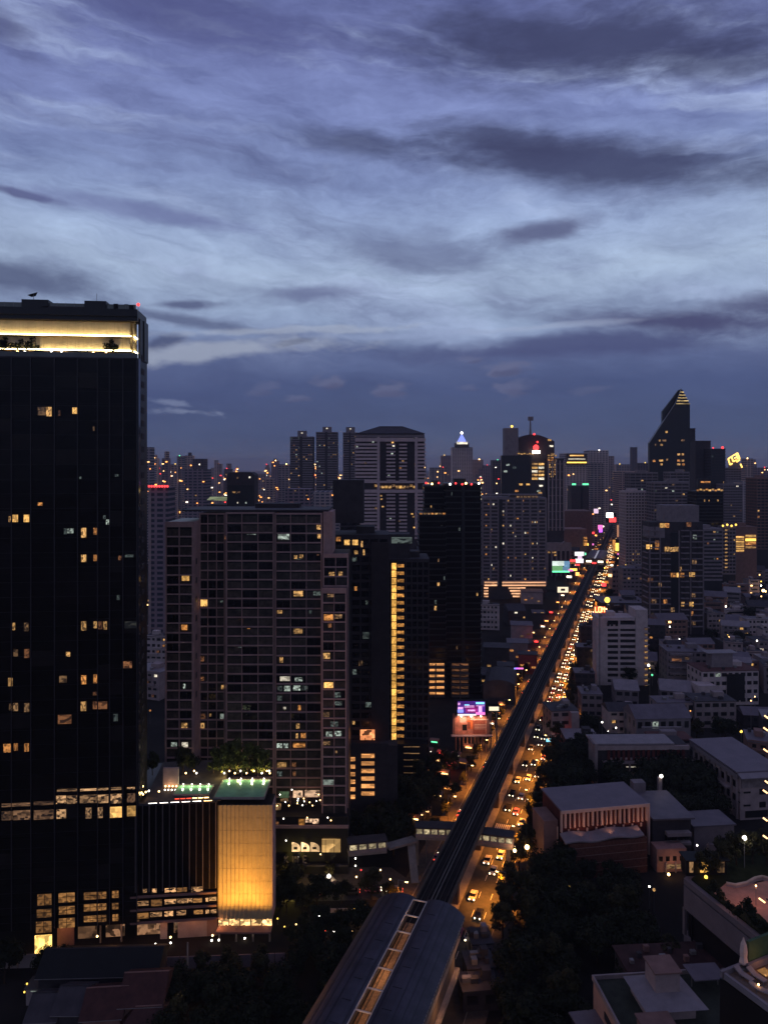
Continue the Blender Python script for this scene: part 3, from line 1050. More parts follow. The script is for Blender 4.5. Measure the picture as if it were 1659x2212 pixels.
# ------------------------------------------------------------------ podium of the black tower
pd = thing('podium_block', 'black finned podium with amber windows below the black tower', 'building', (PL.a[0], PL.a[1], 0), PL.r)
kR = PL.k(470)
part('podium_core', pd, M_black, ((kR - WT) / 2 + .2, 14.5, (ZP + 6) / 2), (kR + WT - .4, 26, ZP - 6.4))
part('podium_front', pd, M_bglass, (kR / 2 + .2, 1.0, (ZP + 6) / 2), (kR - .4, .6, ZP - 6))
part('podium_coping', pd, M_dgrey, (kR / 2, .8, ZP + .15), (kR, 1.0, .5))
for j, x in enumerate([758, 798, 835, 873, 910, 948, 985, 1022, 1060, 1098, 1135, 1172, 1208]):
    k = PL.k(f3u(x))
    big = j % 2 == 0
    part('fin', pd, mat('fin_metal', (.13, .11, .115), .5, .4), (k, .45, (ZP + PL.z(400, f3v(985))) / 2), (.20 if big else .10, .55, ZP - PL.z(400, f3v(985))))
AMB = emit('amber_window', (1.0, .45, .13), .29, .65, fine=4.0)
AMBD = emit('dim_amber_window', (1.0, .50, .20), .30, .9, fine=3.0)
pw = [(210, 288, 1010, 1072), (328, 418, 1003, 1055), (470, 540, 1000, 1040), (547, 595, 998, 1035), (628, 663, 992, 1030),
      (206, 288, 1095, 1140), (330, 418, 1078, 1122), (470, 540, 1065, 1105), (547, 595, 1063, 1100), (628, 663, 1060, 1095),
      (202, 288, 1162, 1225), (330, 418, 1145, 1198), (470, 540, 1132, 1165), (547, 595, 1127, 1165), (630, 662, 1123, 1160)]
for (x0, x1, y0, y1) in pw:
    k, w, z, h = PL.box(f3u(x0), f3u(x1), f3v(y0), f3v(y1))
    wn = part('lit_window', pd, AMB, (k, .28, z), (w, .1, h))
    for f in ((-.17, .17) if w > 4 else (0,)):
        piece('glazing_bar', wn, M_black2, (k + f * w, .22, z), (.12, .06, h))
    piece('glazing_bar', wn, M_black2, (k, .215, z + .08 * h), (w, .05, .10))
pr = [(728, 760, 988, 1025), (798, 820, 985, 1005), (850, 875, 983, 1005), (922, 985, 980, 1003), (990, 1045, 977, 1000), (1070, 1135, 973, 1000),
      (728, 760, 1055, 1090), (763, 830, 1053, 1078), (845, 905, 1045, 1080), (920, 985, 1043, 1068), (990, 1045, 1040, 1065), (1047, 1076, 1038, 1060), (1080, 1130, 1037, 1060), (1150, 1165, 1035, 1055), (1170, 1210, 1030, 1050),
      (728, 757, 1120, 1155), (763, 830, 1120, 1150), (840, 905, 1115, 1140), (920, 968, 1110, 1137), (988, 1040, 1105, 1132), (1085, 1135, 1103, 1125), (1150, 1170, 1102, 1122), (1180, 1210, 1100, 1120)]
SHOP = emit('busy_room', (1.0, .52, .22), .55, .98, fine=4.0)
for i, (x0, x1, y0, y1) in enumerate(pr):
    k, w, z, h = PL.box(f3u(x0), f3u(x1), f3v(y0), f3v(y1))
    part('lit_window', pd, SHOP if i % 4 else AMB, (k, .58, z), (w, .1, h))
for y in (1012, 1085, 1158):
    k, w, z, h = PL.box(f3u(728), f3u(1212), f3v(y), f3v(y + 10))
    part('floor_slab', pd, M_brown, (k, .5, z), (w, .5, h))
# ground floor: lit lobby strip under the black wall
gz = 5.4
for (x0, x1, m) in ((195, 290, emit('yellow_lobby', (1.0, .62, .16), 1.3, .6, fine=4.0)), ):
    k, w, z, h = PL.box(f3u(x0), f3u(x1), f3v(1240), f3v(1368))
    part('lobby_window', pd, m, (k, .3, z), (w, .2, h))
for (x0, x1, m) in ((300, 395, M_brown), (540, 548, M_conc), (660, 668, M_conc), (885, 925, M_tan), (985, 1150, M_tan), (1150, 1210, M_brown)):
    k, w, z, h = PL.box(f3u(x0), f3u(x1), f3v(1225), f3v(1300))
    part('ground_wall', pd, m, (k, 3.2, 2.9), (w, .4, 5.8))
for x in (400, 560, 740, 760, 800, 950, 1230):
    k = PL.k(f3u(x))
    part('shop_window', pd, emit('dim_shop', (1.0, .5, .25), .16, .95, fine=3.0), (k + 2.6, 4.6, 2.6), (4.6, .2, 4.2))
for j, (x, y) in enumerate(((520, 1330), (670, 1312), (870, 1308), (955, 1250), (955, 1282), (1185, 1272), (1190, 1240), (1225, 1270), (1370, 1265), (545, 1245))):
    k = PL.k(f3u(x))
    ball('porch_lamp', pd, E_wbulb if j % 3 else E_bulb, (k, .2, max(.6, PL.z(f3u(x), f3v(y)))), .24)
for x in (350, 640, 920, 1080, 1230):
    lamp('POINT', pd, (PL.k(f3u(x)), .2, 4.6), (1.0, .45, .2), 130, .4)
# deck level: pools, feature wall, planting
deckz = ZP
YP0, YP1 = 189.6, 195.5
POOL = mat('pool_water', (.20, .46, .32), .12, .5, var=.25, scale=.4)
for (ua, ub, lb, y0_, y1_) in ((377, 455, 'left half of the green lit rooftop pool on the podium', 189.6, 195.0), (468, 576, 'right half of the green lit rooftop pool above the gold panel', 187.9, 198.5)):
    pl_ = thing('rooftop_pool', lb, 'pool', (X((ua + ub) / 2, 191), (y0_ + y1_) / 2, deckz))
    w_ = X(ub, 191) - X(ua, 191)
    d_ = y1_ - y0_
    part('water', pl_, POOL, (0, 0, .42), (w_ - .4, d_ - .4, .3))
    part('pool_edge', pl_, M_white2, (0, d_ / 2, .3), (w_, .24, .66))
    part('pool_edge', pl_, M_conc, (0, -d_ / 2, .28), (w_, .16, .60))
    part('pool_edge', pl_, M_conc, (-w_ / 2 + .1, 0, .3), (.2, d_ - .26, .66))
    part('pool_edge', pl_, M_conc, (w_ / 2 - .1, 0, .3), (.2, d_ - .26, .66))
    for j in range(4):
        xx = -w_ / 2 + (j + .6) * w_ / 4.2
        ball('pool_lamp', pl_, E_wbulb, (xx, d_ / 2 - .1, .85), .15)
        lamp('POINT', pl_, (xx, d_ / 2 - .9, 1.3), (.85, 1.0, .60), 120, .3)
fw = thing('feature_wall', 'small tan uplit wall standing at the left end of the rooftop pool', 'wall', (X(370, 194.5), 194.5, deckz))
part('panel', fw, M_tan, (0, 0, 2.7), (4.0, .4, 5.4))
for j in range(4):
    ball('wall_lamp', fw, E_bulb, (-1.3 + j * .95, -.5, .7), .2)
    ball('wall_lamp', fw, E_wbulb, (-1.0 + j * .9, -2.0, .4), .18)
lamp('POINT', fw, (0, -1.6, 1.2), (1.0, .65, .3), 60, .3)
part('terrace_deck', pd, M_dconc, (kR / 2 + 1, 14.0, ZP + .1), (kR - .5, 26, .24))
for j in range(6):
    part('deck_light', pd, E_redd if j < 3 else E_bulb, (PL.k(380) + j * 1.45, 2.1, ZP + .5), (1.1, .1, .12))
    part('coping_light', pd, E_wbulb if j < 5 else E_bulb, (PL.k(330) + j * 2.7, .35, ZP + .45), (2.0, .06, .07))
for j, (u, v) in enumerate(((302, 1732), (309, 1735), (300, 1727), (318, 1728), (308, 1756), (331, 1755), (340, 1729), (303, 1740))):
    ball('deck_lamp', pd, E_bulb if j != 3 else E_wbulb, (PL.k(u), 2.4 + (j % 3) * 1.2, PL.z(u, v) + 1.2), .22)
for i, (u, s, k_) in enumerate(((395, .95, 'olive'), (418, 1.0, 'small'), (330, 1.2, 'small'), (462, 1.1, 'bright'), (480, 1.25, 'bright'), (497, 1.3, 'bright'), (515, 1.45, 'bright'), (535, 1.35, 'bright'), (553, 1.2, 'bright'), (572, 1.1, 'bright'))):
    yy = 203 + random.uniform(-1, 1.2)
    bright = k_ == 'bright'
    tree(X(u, yy), yy, s * (.7 if k_ == 'olive' else 1), ('yellow lit planted tree behind the rooftop pool, %s from the left' % ORD[i - 3]) if bright else ('dark planted tree on the pool deck, %s from the black tower' % ORD[(1, 2, 0)[i]]),
         'lit trees behind the pool' if bright else 'dark trees on the pool deck', k_, deckz + .2)
pls = thing('garden_lamp_string', 'row of small garden lamps behind the rooftop pool', 'lamps', (0, 0, deckz))
for j, u in enumerate((485, 496, 508, 520, 533, 549, 566, 577, 583, 582, 402, 420, 425)):
    ball('garden_lamp', pls, E_bulb if j % 3 else E_wbulb, (X(u, 201), 201, 1.2 + .6 * (j % 2)), .22)
for u in (480, 515, 545, 570):
    lamp('POINT', pls, (X(u, 200.6), 200.6, 1.8), (1.0, .80, .25), 420, .3)
# gold panel wall
GP = Plane(471, 187, 0)
gp = thing('gold_panel_wall', 'tall gold lit wall of pleated metal panels beside the podium', 'wall', (GP.a[0], 187.0, 0))
gk, gw, gzc, gh = GP.box(471, 588, 1739, 1985)
M_gold = mat('pleated_panel', (.40, .36, .22), .55, .4, var=.12, scale=.8)
NC, NR = 13, 9
pv = []
pw_, ph_ = gw / NC, gh / NR
vs = [(-pw_ / 2 * .99, 0, -ph_ / 2 + .03), (-pw_ / 2 * .4, -.22, -ph_ / 2 + .03), (pw_ / 2 * .99, 0, -ph_ / 2 + .03), (-pw_ / 2 * .99, .1, -ph_ / 2 + .03), (pw_ / 2 * .99, .1, -ph_ / 2 + .03)]
vs = vs + [(a, b, -c) for a, b, c in vs]
pm = bpy.data.meshes.new('pleated_panel')
pm.from_pydata(vs, [], [(0, 1, 6, 5), (1, 2, 7, 6), (2, 4, 9, 7), (4, 3, 8, 9), (3, 0, 5, 8), (5, 6, 7, 9, 8), (0, 3, 4, 2, 1)])
pm.materials.append(M_gold)
for i in range(NC):
    for j in range(NR):
        o = bpy.data.objects.new('panel', pm)
        o.location = (gk - gw / 2 + (i + .5) * pw_, 0, gzc - gh / 2 + (j + .5) * ph_)
        finish(o, gp, None)
part('backing_wall', gp, M_black, (gk, 3.4, gzc), (gw - .2, 6.4, gh - .1))
part('side_return', gp, M_rose, (gk + gw / 2 + .05, 2.6, gzc), (.2, 5.2, gh))
SH2 = emit('bright_shopfront', (1.0, .58, .22), 1.7, .85, fine=3.0)
for j in range(5):
    part('shopfront', gp, SH2, (gk - gw / 2 + (j + .5) * gw / 5, .5, gzc - gh / 2 - 1.0), (gw / 5 - .3, .2, 1.8))
part('canopy', gp, M_brown, (gk, -.6, gzc - gh / 2 - 2.15), (gw, 3.4, .4))
for j in range(4):
    part('column', gp, M_conc, (gk - gw / 2 + .5 + j * (gw - 1) / 3, -.5, 1.9), (.4, .4, 3.6))
    ball('porch_lamp', gp, E_wbulb, (gk - gw / 2 + 2.2 + j * 3.3, -1.4, 3.0), .24)
for j in range(4):
    x = gk - gw / 2 + (j + .5) * gw / 4
    part('flood_light', gp, M_black2, (x, -9.2, .9), (.5, .4, .4))
    lamp('SPOT', gp, (x, -9.0, 1.3), (1.0, .50, .08), 15000, .4, 56, (R(90 + 62.5), 0, 0))
# ------------------------------------------------------------------ apartment slab with the rose frame grid
ap = thing('apartment_block', 'wide apartment block with a rose brown grid of frames behind the pool', 'building', (0, 0, 0))
FH = 20.5 * 222 / F
ZB_AP = 17.0
vs_f, fs_f = [], []
pane_n = 0


def ap_section(u0, u1, vt, Y, cols, depth, zb=ZB_AP, cut=24, side=0, crown=.5):
    """one upright stack of bays: recessed body, frame bars, a pane for each opening"""
    global pane_n
    x0, x1 = X(u0, Y), X(u1, Y)
    zt = Z(vt, Y)
    w = x1 - x0
    part('recess_wall', ap, M_black, ((x0 + x1) / 2, Y + .5 + depth / 2, (zt + zb) / 2 - .1), (w - .1, depth, zt - zb - .2))
    n = int((zt - zb) / FH)
    part('head_frame', ap, M_rose, ((x0 + x1) / 2, Y + .3, zt - crown / 2), (w, .7, crown))
    tot = sum(cols)
    edges = [x0]
    for c in cols:
        edges.append(edges[-1] + w * c / tot)
    for i, e_ in enumerate(edges):
        bw = .42 if i in (0, len(edges) - 1) else .2
        part('upright_frame', ap, M_rose, (min(max(e_, x0 + bw / 2), x1 - bw / 2), Y + .18, (zt + zb) / 2 - crown / 2), (bw, .5, zt - zb - crown))
    for k in range(n):
        z = zt - crown - FH * (k + 1) + .5
        part('floor_frame', ap, M_rose, ((x0 + x1) / 2, Y + .24, z - FH * .5 + .95), (w - .06, .50, .40))
        for i in range(len(cols)):
            a, b = edges[i] + .12, edges[i + 1] - .12
            zc = z + .40
            if pane_n < 300 and k < cut:
                pane_n += 1
                m = random.choices((M_curt, M_curt2, M_glass), (5, 3, 3))[0]
                part('pane', ap, m, ((a + b) / 2, Y + .46, zc), (b - a, .08, FH - .28))
            else:
                q = len(vs_f)
                vs_f.extend([(a, Y + .42, zc - FH / 2 + .14), (b, Y + .42, zc - FH / 2 + .14), (b, Y + .42, zc + FH / 2 - .14), (a, Y + .42, zc + FH / 2 - .14)])
                fs_f.append((q, q + 1, q + 2, q + 3))
        # thin centre bars
    for i in range(len(cols)):
        xm = (edges[i] + edges[i + 1]) / 2
        part('thin_bar', ap, M_dgrey, (xm, Y + .40, (zt + zb) / 2 - crown / 2), (.09, .06, zt - zb - crown - .4))
    return x0, x1, zt


AL = ap_section(357, 418, 1127, 219.0, [1, 1], 18, crown=1.6)
AA = ap_section(430.5, 487, 1108, 225.6, [1, 1, 1], 14)
AB = ap_section(488, 592.5, 1106.5, 223.6, [1, 1, 1], 16)
AC = ap_section(594, 696, 1108, 223.8, [1, 1, 1], 16)
AE = ap_section(697.5, 753, 1196, 222.0, [1, 1], 14, crown=1.2, cut=4)
AF = ap_section(695, 749, 1270, 218.6, [1, 1], 14, crown=1.6)
mesh('pane_field', ap, M_curt, vs_f, fs_f, kind='stuff')
part('end_wall', ap, M_rose, (X(708, 223), 230, (Z(1106, 223) + 60) / 2), (X(719, 223) - X(698, 223), 12, Z(1106, 223) - 60))
part('side_wall', ap, M_rose, (AL[1] + .12, 222.4, (AL[2] + ZB_AP) / 2), (.2, 6.4, AL[2] - ZB_AP))
part('roof_slab', ap, M_droof, (X(560, 232), 234, Z(1104, 222)), (X(718, 224) - X(400, 224), 18, .5))
part('roof_plant', ap, M_dgrey, (X(600, 236), 238, Z(1104, 222) + .9), (14, 6, 1.3))
part('spine_fin', ap, mat('pale_fin', (.19, .145, .14), .7, .3), (X(593.3, 223), 222.9, (Z(1106, 223) + Z(1560, 223)) / 2), (.34, .5, Z(1106, 223) - Z(1560, 223)))
for j in range(8):
    part('wall_slot', ap, M_black, (AL[1] + .25, 221.8, AL[2] - 12 - j * FH * 2), (.06, 1.4, 1.8))
f5u = lambda x: 337.7 + .3553 * x
f5v = lambda y: 1077.3 + .3553 * y
ALIT = [(155, 200, 470, 500, B), (152, 188, 768, 800, O), (163, 176, 1128, 1158, C_), (152, 188, 1366, 1396, W), (90, 125, 1484, 1508, C_), (155, 192, 1484, 1518, E_white),
        (258, 312, 615, 655, B), (388, 405, 620, 632, CD), (270, 290, 962, 990, OD), (262, 290, 1085, 1108, OD), (395, 425, 1135, 1160, W), (258, 298, 1310, 1340, OD), (388, 416, 1310, 1340, C_), (322, 334, 1310, 1326, W), (258, 292, 1366, 1400, W),
        (552, 605, 215, 250, C_), (495, 522, 678, 704, C_), (585, 622, 680, 705, OD), (498, 532, 735, 760, O), (455, 468, 748, 760, E_white), (552, 570, 790, 815, O), (495, 522, 903, 925, CD), (498, 520, 1138, 1160, W), (540, 555, 1366, 1396, W),
        (562, 602, 1484, 1514, C_), (448, 505, 1545, 1565, OD), (685, 706, 1598, 1620, B), (640, 716, 1255, 1280, CD), (670, 706, 1656, 1686, W), (415, 432, 225, 250, OD), (655, 670, 965, 990, CD),
        (740, 808, 215, 250, C_), (975, 1003, 160, 188, W), (980, 1000, 215, 242, W), (838, 856, 345, 366, W), (870, 892, 340, 362, W), (975, 990, 338, 348, OD), (835, 892, 562, 594, W), (955, 1002, 565, 590, CD), (735, 765, 680, 698, W), (930, 945, 680, 700, CD),
        (835, 888, 792, 822, W), (750, 770, 965, 998, W), (752, 812, 1083, 1110, E_white), (842, 888, 1088, 1112, C_), (738, 765, 1140, 1170, CD), (778, 818, 1140, 1172, C_), (832, 875, 1138, 1168, C_), (885, 920, 1140, 1168, CD), (735, 765, 1200, 1230, CD),
        (862, 878, 1258, 1288, O), (772, 788, 1268, 1282, E_white), (850, 870, 1370, 1400, W), (848, 862, 1430, 1460, W), (880, 910, 1428, 1458, O), (733, 765, 1490, 1518, C_), (775, 802, 1490, 1518, C_), (832, 905, 1488, 1515, O), (735, 790, 1606, 1636, W), (826, 850, 1606, 1634, OD), (735, 765, 1660, 1690, CD), (830, 848, 1662, 1690, OD),
        (850, 880, 365, 372, CD)]
for (x0, x1, y0, y1, m) in ALIT:
    u0, u1 = f5u(x0), f5u(x1)
    um = (u0 + u1) / 2
    Y = 219 if um < 418 else 225.6 if um < 487 else 223.7
    vm = (f5v(y0) + f5v(y1)) / 2
    part('lit_window', ap, m, ((X(u0, Y) + X(u1, Y)) / 2, Y + .36, Z(vm, Y)), ((u1 - u0) * Y / F, .07, (y1 - y0) * .3553 * Y / F))
RLIT = [(1050, 1083, 447, 478, W), (1108, 1132, 445, 472, W), (1020, 1075, 705, 740, O), (1085, 1130, 705, 730, D), (1045, 1065, 760, 785, OD), (1015, 1055, 940, 975, W), (1020, 1075, 1118, 1152, B), (1085, 1120, 1180, 1210, CD), (1085, 1128, 1236, 1258, CD), (1010, 1052, 1300, 1330, D),
        (1060, 1105, 1358, 1388, CD), (1032, 1070, 1418, 1450, C_), (1085, 1125, 1415, 1445, C_), (1010, 1055, 1478, 1500, D), (1012, 1080, 1712, 1745, C_), (1040, 1080, 580, 600, D), (1088, 1100, 1535, 1550, D)]
for (x0, x1, y0, y1, m) in RLIT:
    u0, u1 = f5u(x0), f5u(x1)
    vm = (f5v(y0) + f5v(y1)) / 2
    Y = 222 if vm < 1262 else 218.6
    part('lit_window', ap, m, ((X(u0, Y) + X(u1, Y)) / 2, Y + .36, Z(vm, Y)), ((u1 - u0) * Y / F, .07, (y1 - y0) * .3553 * Y / F))
# lower storeys right of the gold wall: terrace bar, dark glass, arched lounge windows, lobby
LY = 216.0
lw0, lw1 = X(588, LY), X(752, LY)
part('base_block', ap, M_black, ((lw0 + lw1) / 2, LY + 8.4, 12.2), (lw1 - lw0, 16, 10.2))
part('base_block', ap, M_black, ((lw0 + lw1) / 2, LY + 9.4, 3.6), (lw1 - lw0, 16, 7.0))
part('base_cornice', ap, M_rose, ((lw0 + lw1) / 2, LY + .2, Z(1786, LY)), (lw1 - lw0 + .3, .8, .8))
part('base_cornice', ap, M_dgrey, ((lw0 + lw1) / 2, LY + .2, Z(1870, LY)), (lw1 - lw0 + .2, .7, .5))
f6u = lambda x: (1000 + x / 4.1475) / 1.7173
f6v = lambda y: (2900 + y / 4.1475) / 1.7173
BAR = emit('terrace_bar', (1.0, .62, .38), .75, .85, fine=3.0)
for (x0, x1, y0, y1, m, off) in ((150, 300, 150, 245, emit('green_panel', (.35, .6, .3), .28, .3), 2.4), (365, 510, 135, 245, BAR, 2.6), (545, 775, 130, 235, BAR, 2.6), (170, 290, 255, 300, D, 2.0), (80, 180, 330, 435, D, .6),
                            (455, 545, 550, 640, E_goldd, 1.2), (560, 660, 545, 600, BAR, 1.2), (670, 760, 545, 620, BAR, 1.2), (80, 150, 590, 630, OD, 1.2)):
    u0, u1, v0, v1 = f6u(x0), f6u(x1), f6v(y0), f6v(y1)
    Y = LY + off if y0 > 500 else LY + 3 + off
    part('terrace_window', ap, m, ((X(u0, Y) + X(u1, Y)) / 2, Y - (1.0 if y0 > 500 else 0), Z((v0 + v1) / 2, Y)), ((u1 - u0) * Y / F, .1, (v1 - v0) * Y / F))
for j, (x, y) in enumerate(((335, 160), (105, 408), (235, 350), (290, 405), (425, 330), (420, 370), (525, 340), (610, 355), (500, 400), (655, 405), (715, 335), (770, 322), (430, 300), (520, 296), (215, 572), (580, 556), (895, 556), (945, 600), (255, 910), (785, 1122), (440, 1160), (345, 1298), (60, 1300), (630, 1300), (150, 235), (750, 235))):
    ball('terrace_lamp', ap, (E_wbulb, E_bulb)[j % 2], (X(f6u(x), LY), LY + (.2 if y > 450 else 1.6), Z(f6v(y), LY)), .17)
# the three quarter-arch windows and the square one
for (xa, xb) in ((345, 475), (490, 618), (632, 770)):
    xl, xr = X(f6u(xa), LY), X(f6u(xb), LY)
    zt_, zb_ = Z(f6v(938), LY), Z(f6v(1072), LY)
    n = 7
    pts = [(xl, zb_), (xr, zb_)] + [(xl + (xr - xl) * math.cos(t * math.pi / 2 / n) * 1.0, zb_ + (zt_ - zb_) * (.3 + .7 * math.sin(t * math.pi / 2 / n))) for t in range(n + 1)] + [(xl, zt_)]
    q = len(pts)
    v_ = [(a, LY - .12, b) for a, b in pts] + [(a, LY + .3, b) for a, b in pts]
    f_ = [tuple(range(q)), tuple(range(2 * q - 1, q - 1, -1))] + [(i, q + i, q + (i + 1) % q, (i + 1) % q) for i in range(q)]
    mesh('arch_window', ap, emit('arch_room', (1.0, .62, .30), 1.2, .55, fine=.5), v_, f_)
    part('window_screen', ap, M_black2, ((xl * .55 + xr * .45), LY - .2, (zt_ + zb_) / 2 - .2), ((xr - xl) * .42, .1, (zt_ - zb_) * .26))
u0, u1, v0, v1 = f6u(808), f6u(1090), f6v(882), f6v(1080)
part('lounge_window', ap, emit('lounge_room', (1.0, .58, .20), .8, .6, fine=1.5), ((X(u0, LY) + X(u1, LY)) / 2, LY - .05, Z((v0 + v1) / 2, LY)), ((u1 - u0) * LY / F, .3, (v1 - v0) * LY / F))
for t in (-.18, .1):
    part('window_bar', ap, M_black2, ((X(u0, LY) + X(u1, LY)) / 2 + t * 9, LY - .24, Z((v0 + v1) / 2, LY)), (.12, .08, (v1 - v0) * LY / F))


def letters(root, name, text, m, x, y, z, h, pitch, rz=0.0, depth=.12, stroke=.18):
    """raised block letters from straight strokes on a 2 x 4 cell"""
    SEG = {'L': [(0, 0, 0, 4), (0, 0, 2, 0)], 'I': [(1, 0, 1, 4)], 'N': [(0, 0, 0, 4), (0, 4, 2, 0), (2, 0, 2, 4)], 'E': [(0, 0, 0, 4), (0, 4, 2, 4), (0, 2, 1.6, 2), (0, 0, 2, 0)],
           'H': [(0, 0, 0, 4), (2, 0, 2, 4), (0, 2, 2, 2)], 'M': [(0, 0, 0, 4), (0, 4, 1, 2), (1, 2, 2, 4), (2, 4, 2, 0)], 'O': [(0, 0, 0, 4), (0, 4, 2, 4), (2, 4, 2, 0), (2, 0, 0, 0)], 'K': [(0, 0, 0, 4), (0, 2, 2, 4), (0, 2, 2, 0)],
           'R': [(0, 0, 0, 4), (0, 4, 2, 4), (2, 4, 2, 2), (2, 2, 0, 2), (.8, 2, 2, 0)], 'Y': [(1, 0, 1, 2), (1, 2, 0, 4), (1, 2, 2, 4)], 'B': [(0, 0, 0, 4), (0, 4, 1.7, 4), (0, 2, 2, 2), (0, 0, 2, 0), (1.8, 4, 1.8, 2), (2, 2, 2, 0)],
           'P': [(0, 0, 0, 4), (0, 4, 2, 4), (2, 4, 2, 2), (2, 2, 0, 2)], 'A': [(0, 0, .4, 4), (.4, 4, 1.6, 4), (1.6, 4, 2, 0), (.2, 2, 1.8, 2)], 'T': [(1, 0, 1, 4), (0, 4, 2, 4)], 'F': [(0, 0, 0, 4), (0, 4, 2, 4), (0, 2, 1.6, 2)]}
    u = h / 4
    for i, ch in enumerate(text):
        vs, fs = [], []
        for (a, b, c, d) in SEG.get(ch, []):
            ln = math.hypot(c - a, d - b)
            px, pz = -(d - b) / ln * stroke * 2, (c - a) / ln * stroke * 2
            q = len(vs)
            for yy in (-depth, 0):
                for (gx, gz) in ((a + px, b + pz), (a - px, b - pz), (c - px, d - pz), (c + px, d + pz)):
                    vs.append((gx * u, yy, gz * u))
            fs += [(q, q + 1, q + 2, q + 3), (q + 7, q + 6, q + 5, q + 4), (q, q + 4, q + 5, q + 1), (q + 1, q + 5, q + 6, q + 2), (q + 2, q + 6, q + 7, q + 3), (q + 3, q + 7, q + 4, q)]
        if not fs:
            continue
        o = mesh(name, root, m, vs, fs)
        o.location = (x + math.cos(rz) * pitch * i, y + math.sin(rz) * pitch * i, z)
        o.rotation_euler = (0, 0, rz)


letters(ap, 'sign_letter', 'KH', M_grey, X(f6u(240), LY), LY - .1, Z(f6v(1240), LY), 1.9, 2.3)
letters(ap, 'sign_letter', 'HE', M_grey, X(f6u(390), LY), LY - .1, Z(f6v(1240), LY), 1.9, 2.5)
fp = thing('forecourt_fountain', 'round uplit planter glowing white on the apartment forecourt', 'planter', (X(711, 214), 213.6, 0))
part('basin', fp, M_conc, (0, 0, .35), (3.2, 3.2, .6), .6)
ball('up_light', fp, E_wbulb, (0, -.4, 1.7), .55)
lamp('POINT', fp, (0, -1.2, 2.6), (1.0, .8, .5), 240, .3)

# ------------------------------------------------------------------ generic towers
def tower(name, label, cat, u0, u1, vt, Y, depth, fh, wall, glass, band=.42, pil=0, lit=.10, rot=0.0, vb=None, litm=None, group=None, proud=.28, cols=None, roof=True, side_lit=None, pw=.5, skip=0):
    """recessed dark body, a spandrel ring for each visible storey, piers between bays, lit windows one by one"""
    x0, x1 = X(u0, Y), X(u1, Y)
    w = x1 - x0
    zt = Z(vt, Y)
    r = thing(name, label, cat, ((x0 + x1) / 2, Y, 0), R(rot), group)
    part('body', r, glass, (0, depth / 2, zt / 2), (w - .2, depth - .2, zt))
    zlo = max(0.0, Z(vb, Y) - fh) if vb else 0.0
    n = max(1, int((zt - zlo) / fh))
    for k in range(n + 1):
        z = zt - k * fh
        hh = fh * band
        if z - hh < 0:
            break
        if band:
            part('spandrel', r, wall, (0, depth / 2, z - hh / 2), (w + proud * 2, depth + proud * 2, hh))
    if pil:
        for i in range(pil + 1):
            xx = -w / 2 + i * w / pil
            part('pier', r, wall, (xx, -proud * .55, (zt + zlo) / 2 - fh * .05), (pw, proud * 1.3, zt - zlo))
        sx = w / 2 if x0 + x1 < 0 else -w / 2
        m_ = max(1, int(round(pil * depth / w)))
        for i in range(m_ + 1):
            part('pier', r, wall, (sx + (proud * .5 if sx > 0 else -proud * .5), i * depth / m_, (zt + zlo) / 2 - fh * .05), (proud * 1.3, pw, zt - zlo))
    cols = cols or max(2, int(w / 3.4))
    litm = litm or LIT_MIX
    for k in range(skip, n):
        zc = zt - (k + .5 + band / 2) * fh
        for i in range(cols):
            if random.random() < lit:
                cw = w / cols
                part('lit_window', r, random.choice(litm), (-w / 2 + (i + .5) * cw, .02, zc), (cw * random.uniform(.35, .8), .12, fh * (1 - band) * random.uniform(.6, .9)))
    if side_lit:
        sx = w / 2 if x0 + x1 < 0 else -w / 2
        m_ = max(1, int(depth / 4))
        for k in range(n):
            for i in range(m_):
                if random.random() < side_lit:
                    part('lit_window', r, random.choice(litm), (sx - (.02 if sx > 0 else -.02), (i + .5) * depth / m_, zt - (k + .5 + band / 2) * fh), (.12, depth / m_ * .6, fh * (1 - band) * .8))
    if roof:
        part('roof_house', r, wall, (w * random.uniform(-.2, .2), depth * .5, zt + fh * .5), (w * .34, depth * .4, fh * .9))
        part('parapet', r, wall, (0, depth / 2, zt + .25), (w + proud * 2 - .05, depth + proud * 2 - .05, .5))
    return r, w, zt


# dark tower right of the apartments
b3, w3, z3 = tower('dark_tower', 'charcoal tower with blank side wall right of the apartment block', 'tower', 720, 838, 1158, 252, 16, 2.95, M_dgrey, M_glass, .34, 6, .03, vb=1600, litm=[E_warmd, E_coold], cols=9)
part('blank_wall', b3, mat('charcoal_wall', (.040, .036, .042), .85, .2), (w3 / 2 - 2.9, -.9, z3 / 2 + 8), (5.6, 1.4, z3 - 20))
part('upper_block', b3, M_dgrey, (X(752, 252) - X(779, 252), 6, Z(1084, 252)), (X(785, 252) - X(718, 252), 9, Z(1063, 252) - Z(1157, 252)))
for (x, y, a, b_, m) in ((1075, 245, 20, 18, OD), (1108, 245, 26, 26, O), (1160, 265, 32, 32, B), (1210, 265, 34, 32, B), (1250, 275, 12, 36, W), (1215, 325, 22, 24, W), (1262, 325, 12, 34, W), (1213, 545, 16, 24, O), (1275, 830, 40, 40, CD), (1200, 1360, 14, 20, W), (1290, 1250, 36, 30, CD)):
    u, v = f5u(x), f5v(y)
    part('lit_window', b3, m, (X(u, 252) - X(779, 252), -.35, Z(v, 252)), (a * .3553 * 252 / F, .14, b_ * .3553 * 252 / F))
f4u = lambda x: 727.9 + .2808 * x
f4v = lambda y: 1281 + .2808 * y
pk = thing('parking_block', 'windowless podium with a column of glowing orange parking openings', 'building', (X(797, 248), 248, 0))
pkw = X(838, 248) - X(755, 248)
part('body', pk, M_dgrey, (0, 1.8, Z(1606, 248) / 2), (pkw, 3.4, Z(1606, 248)))
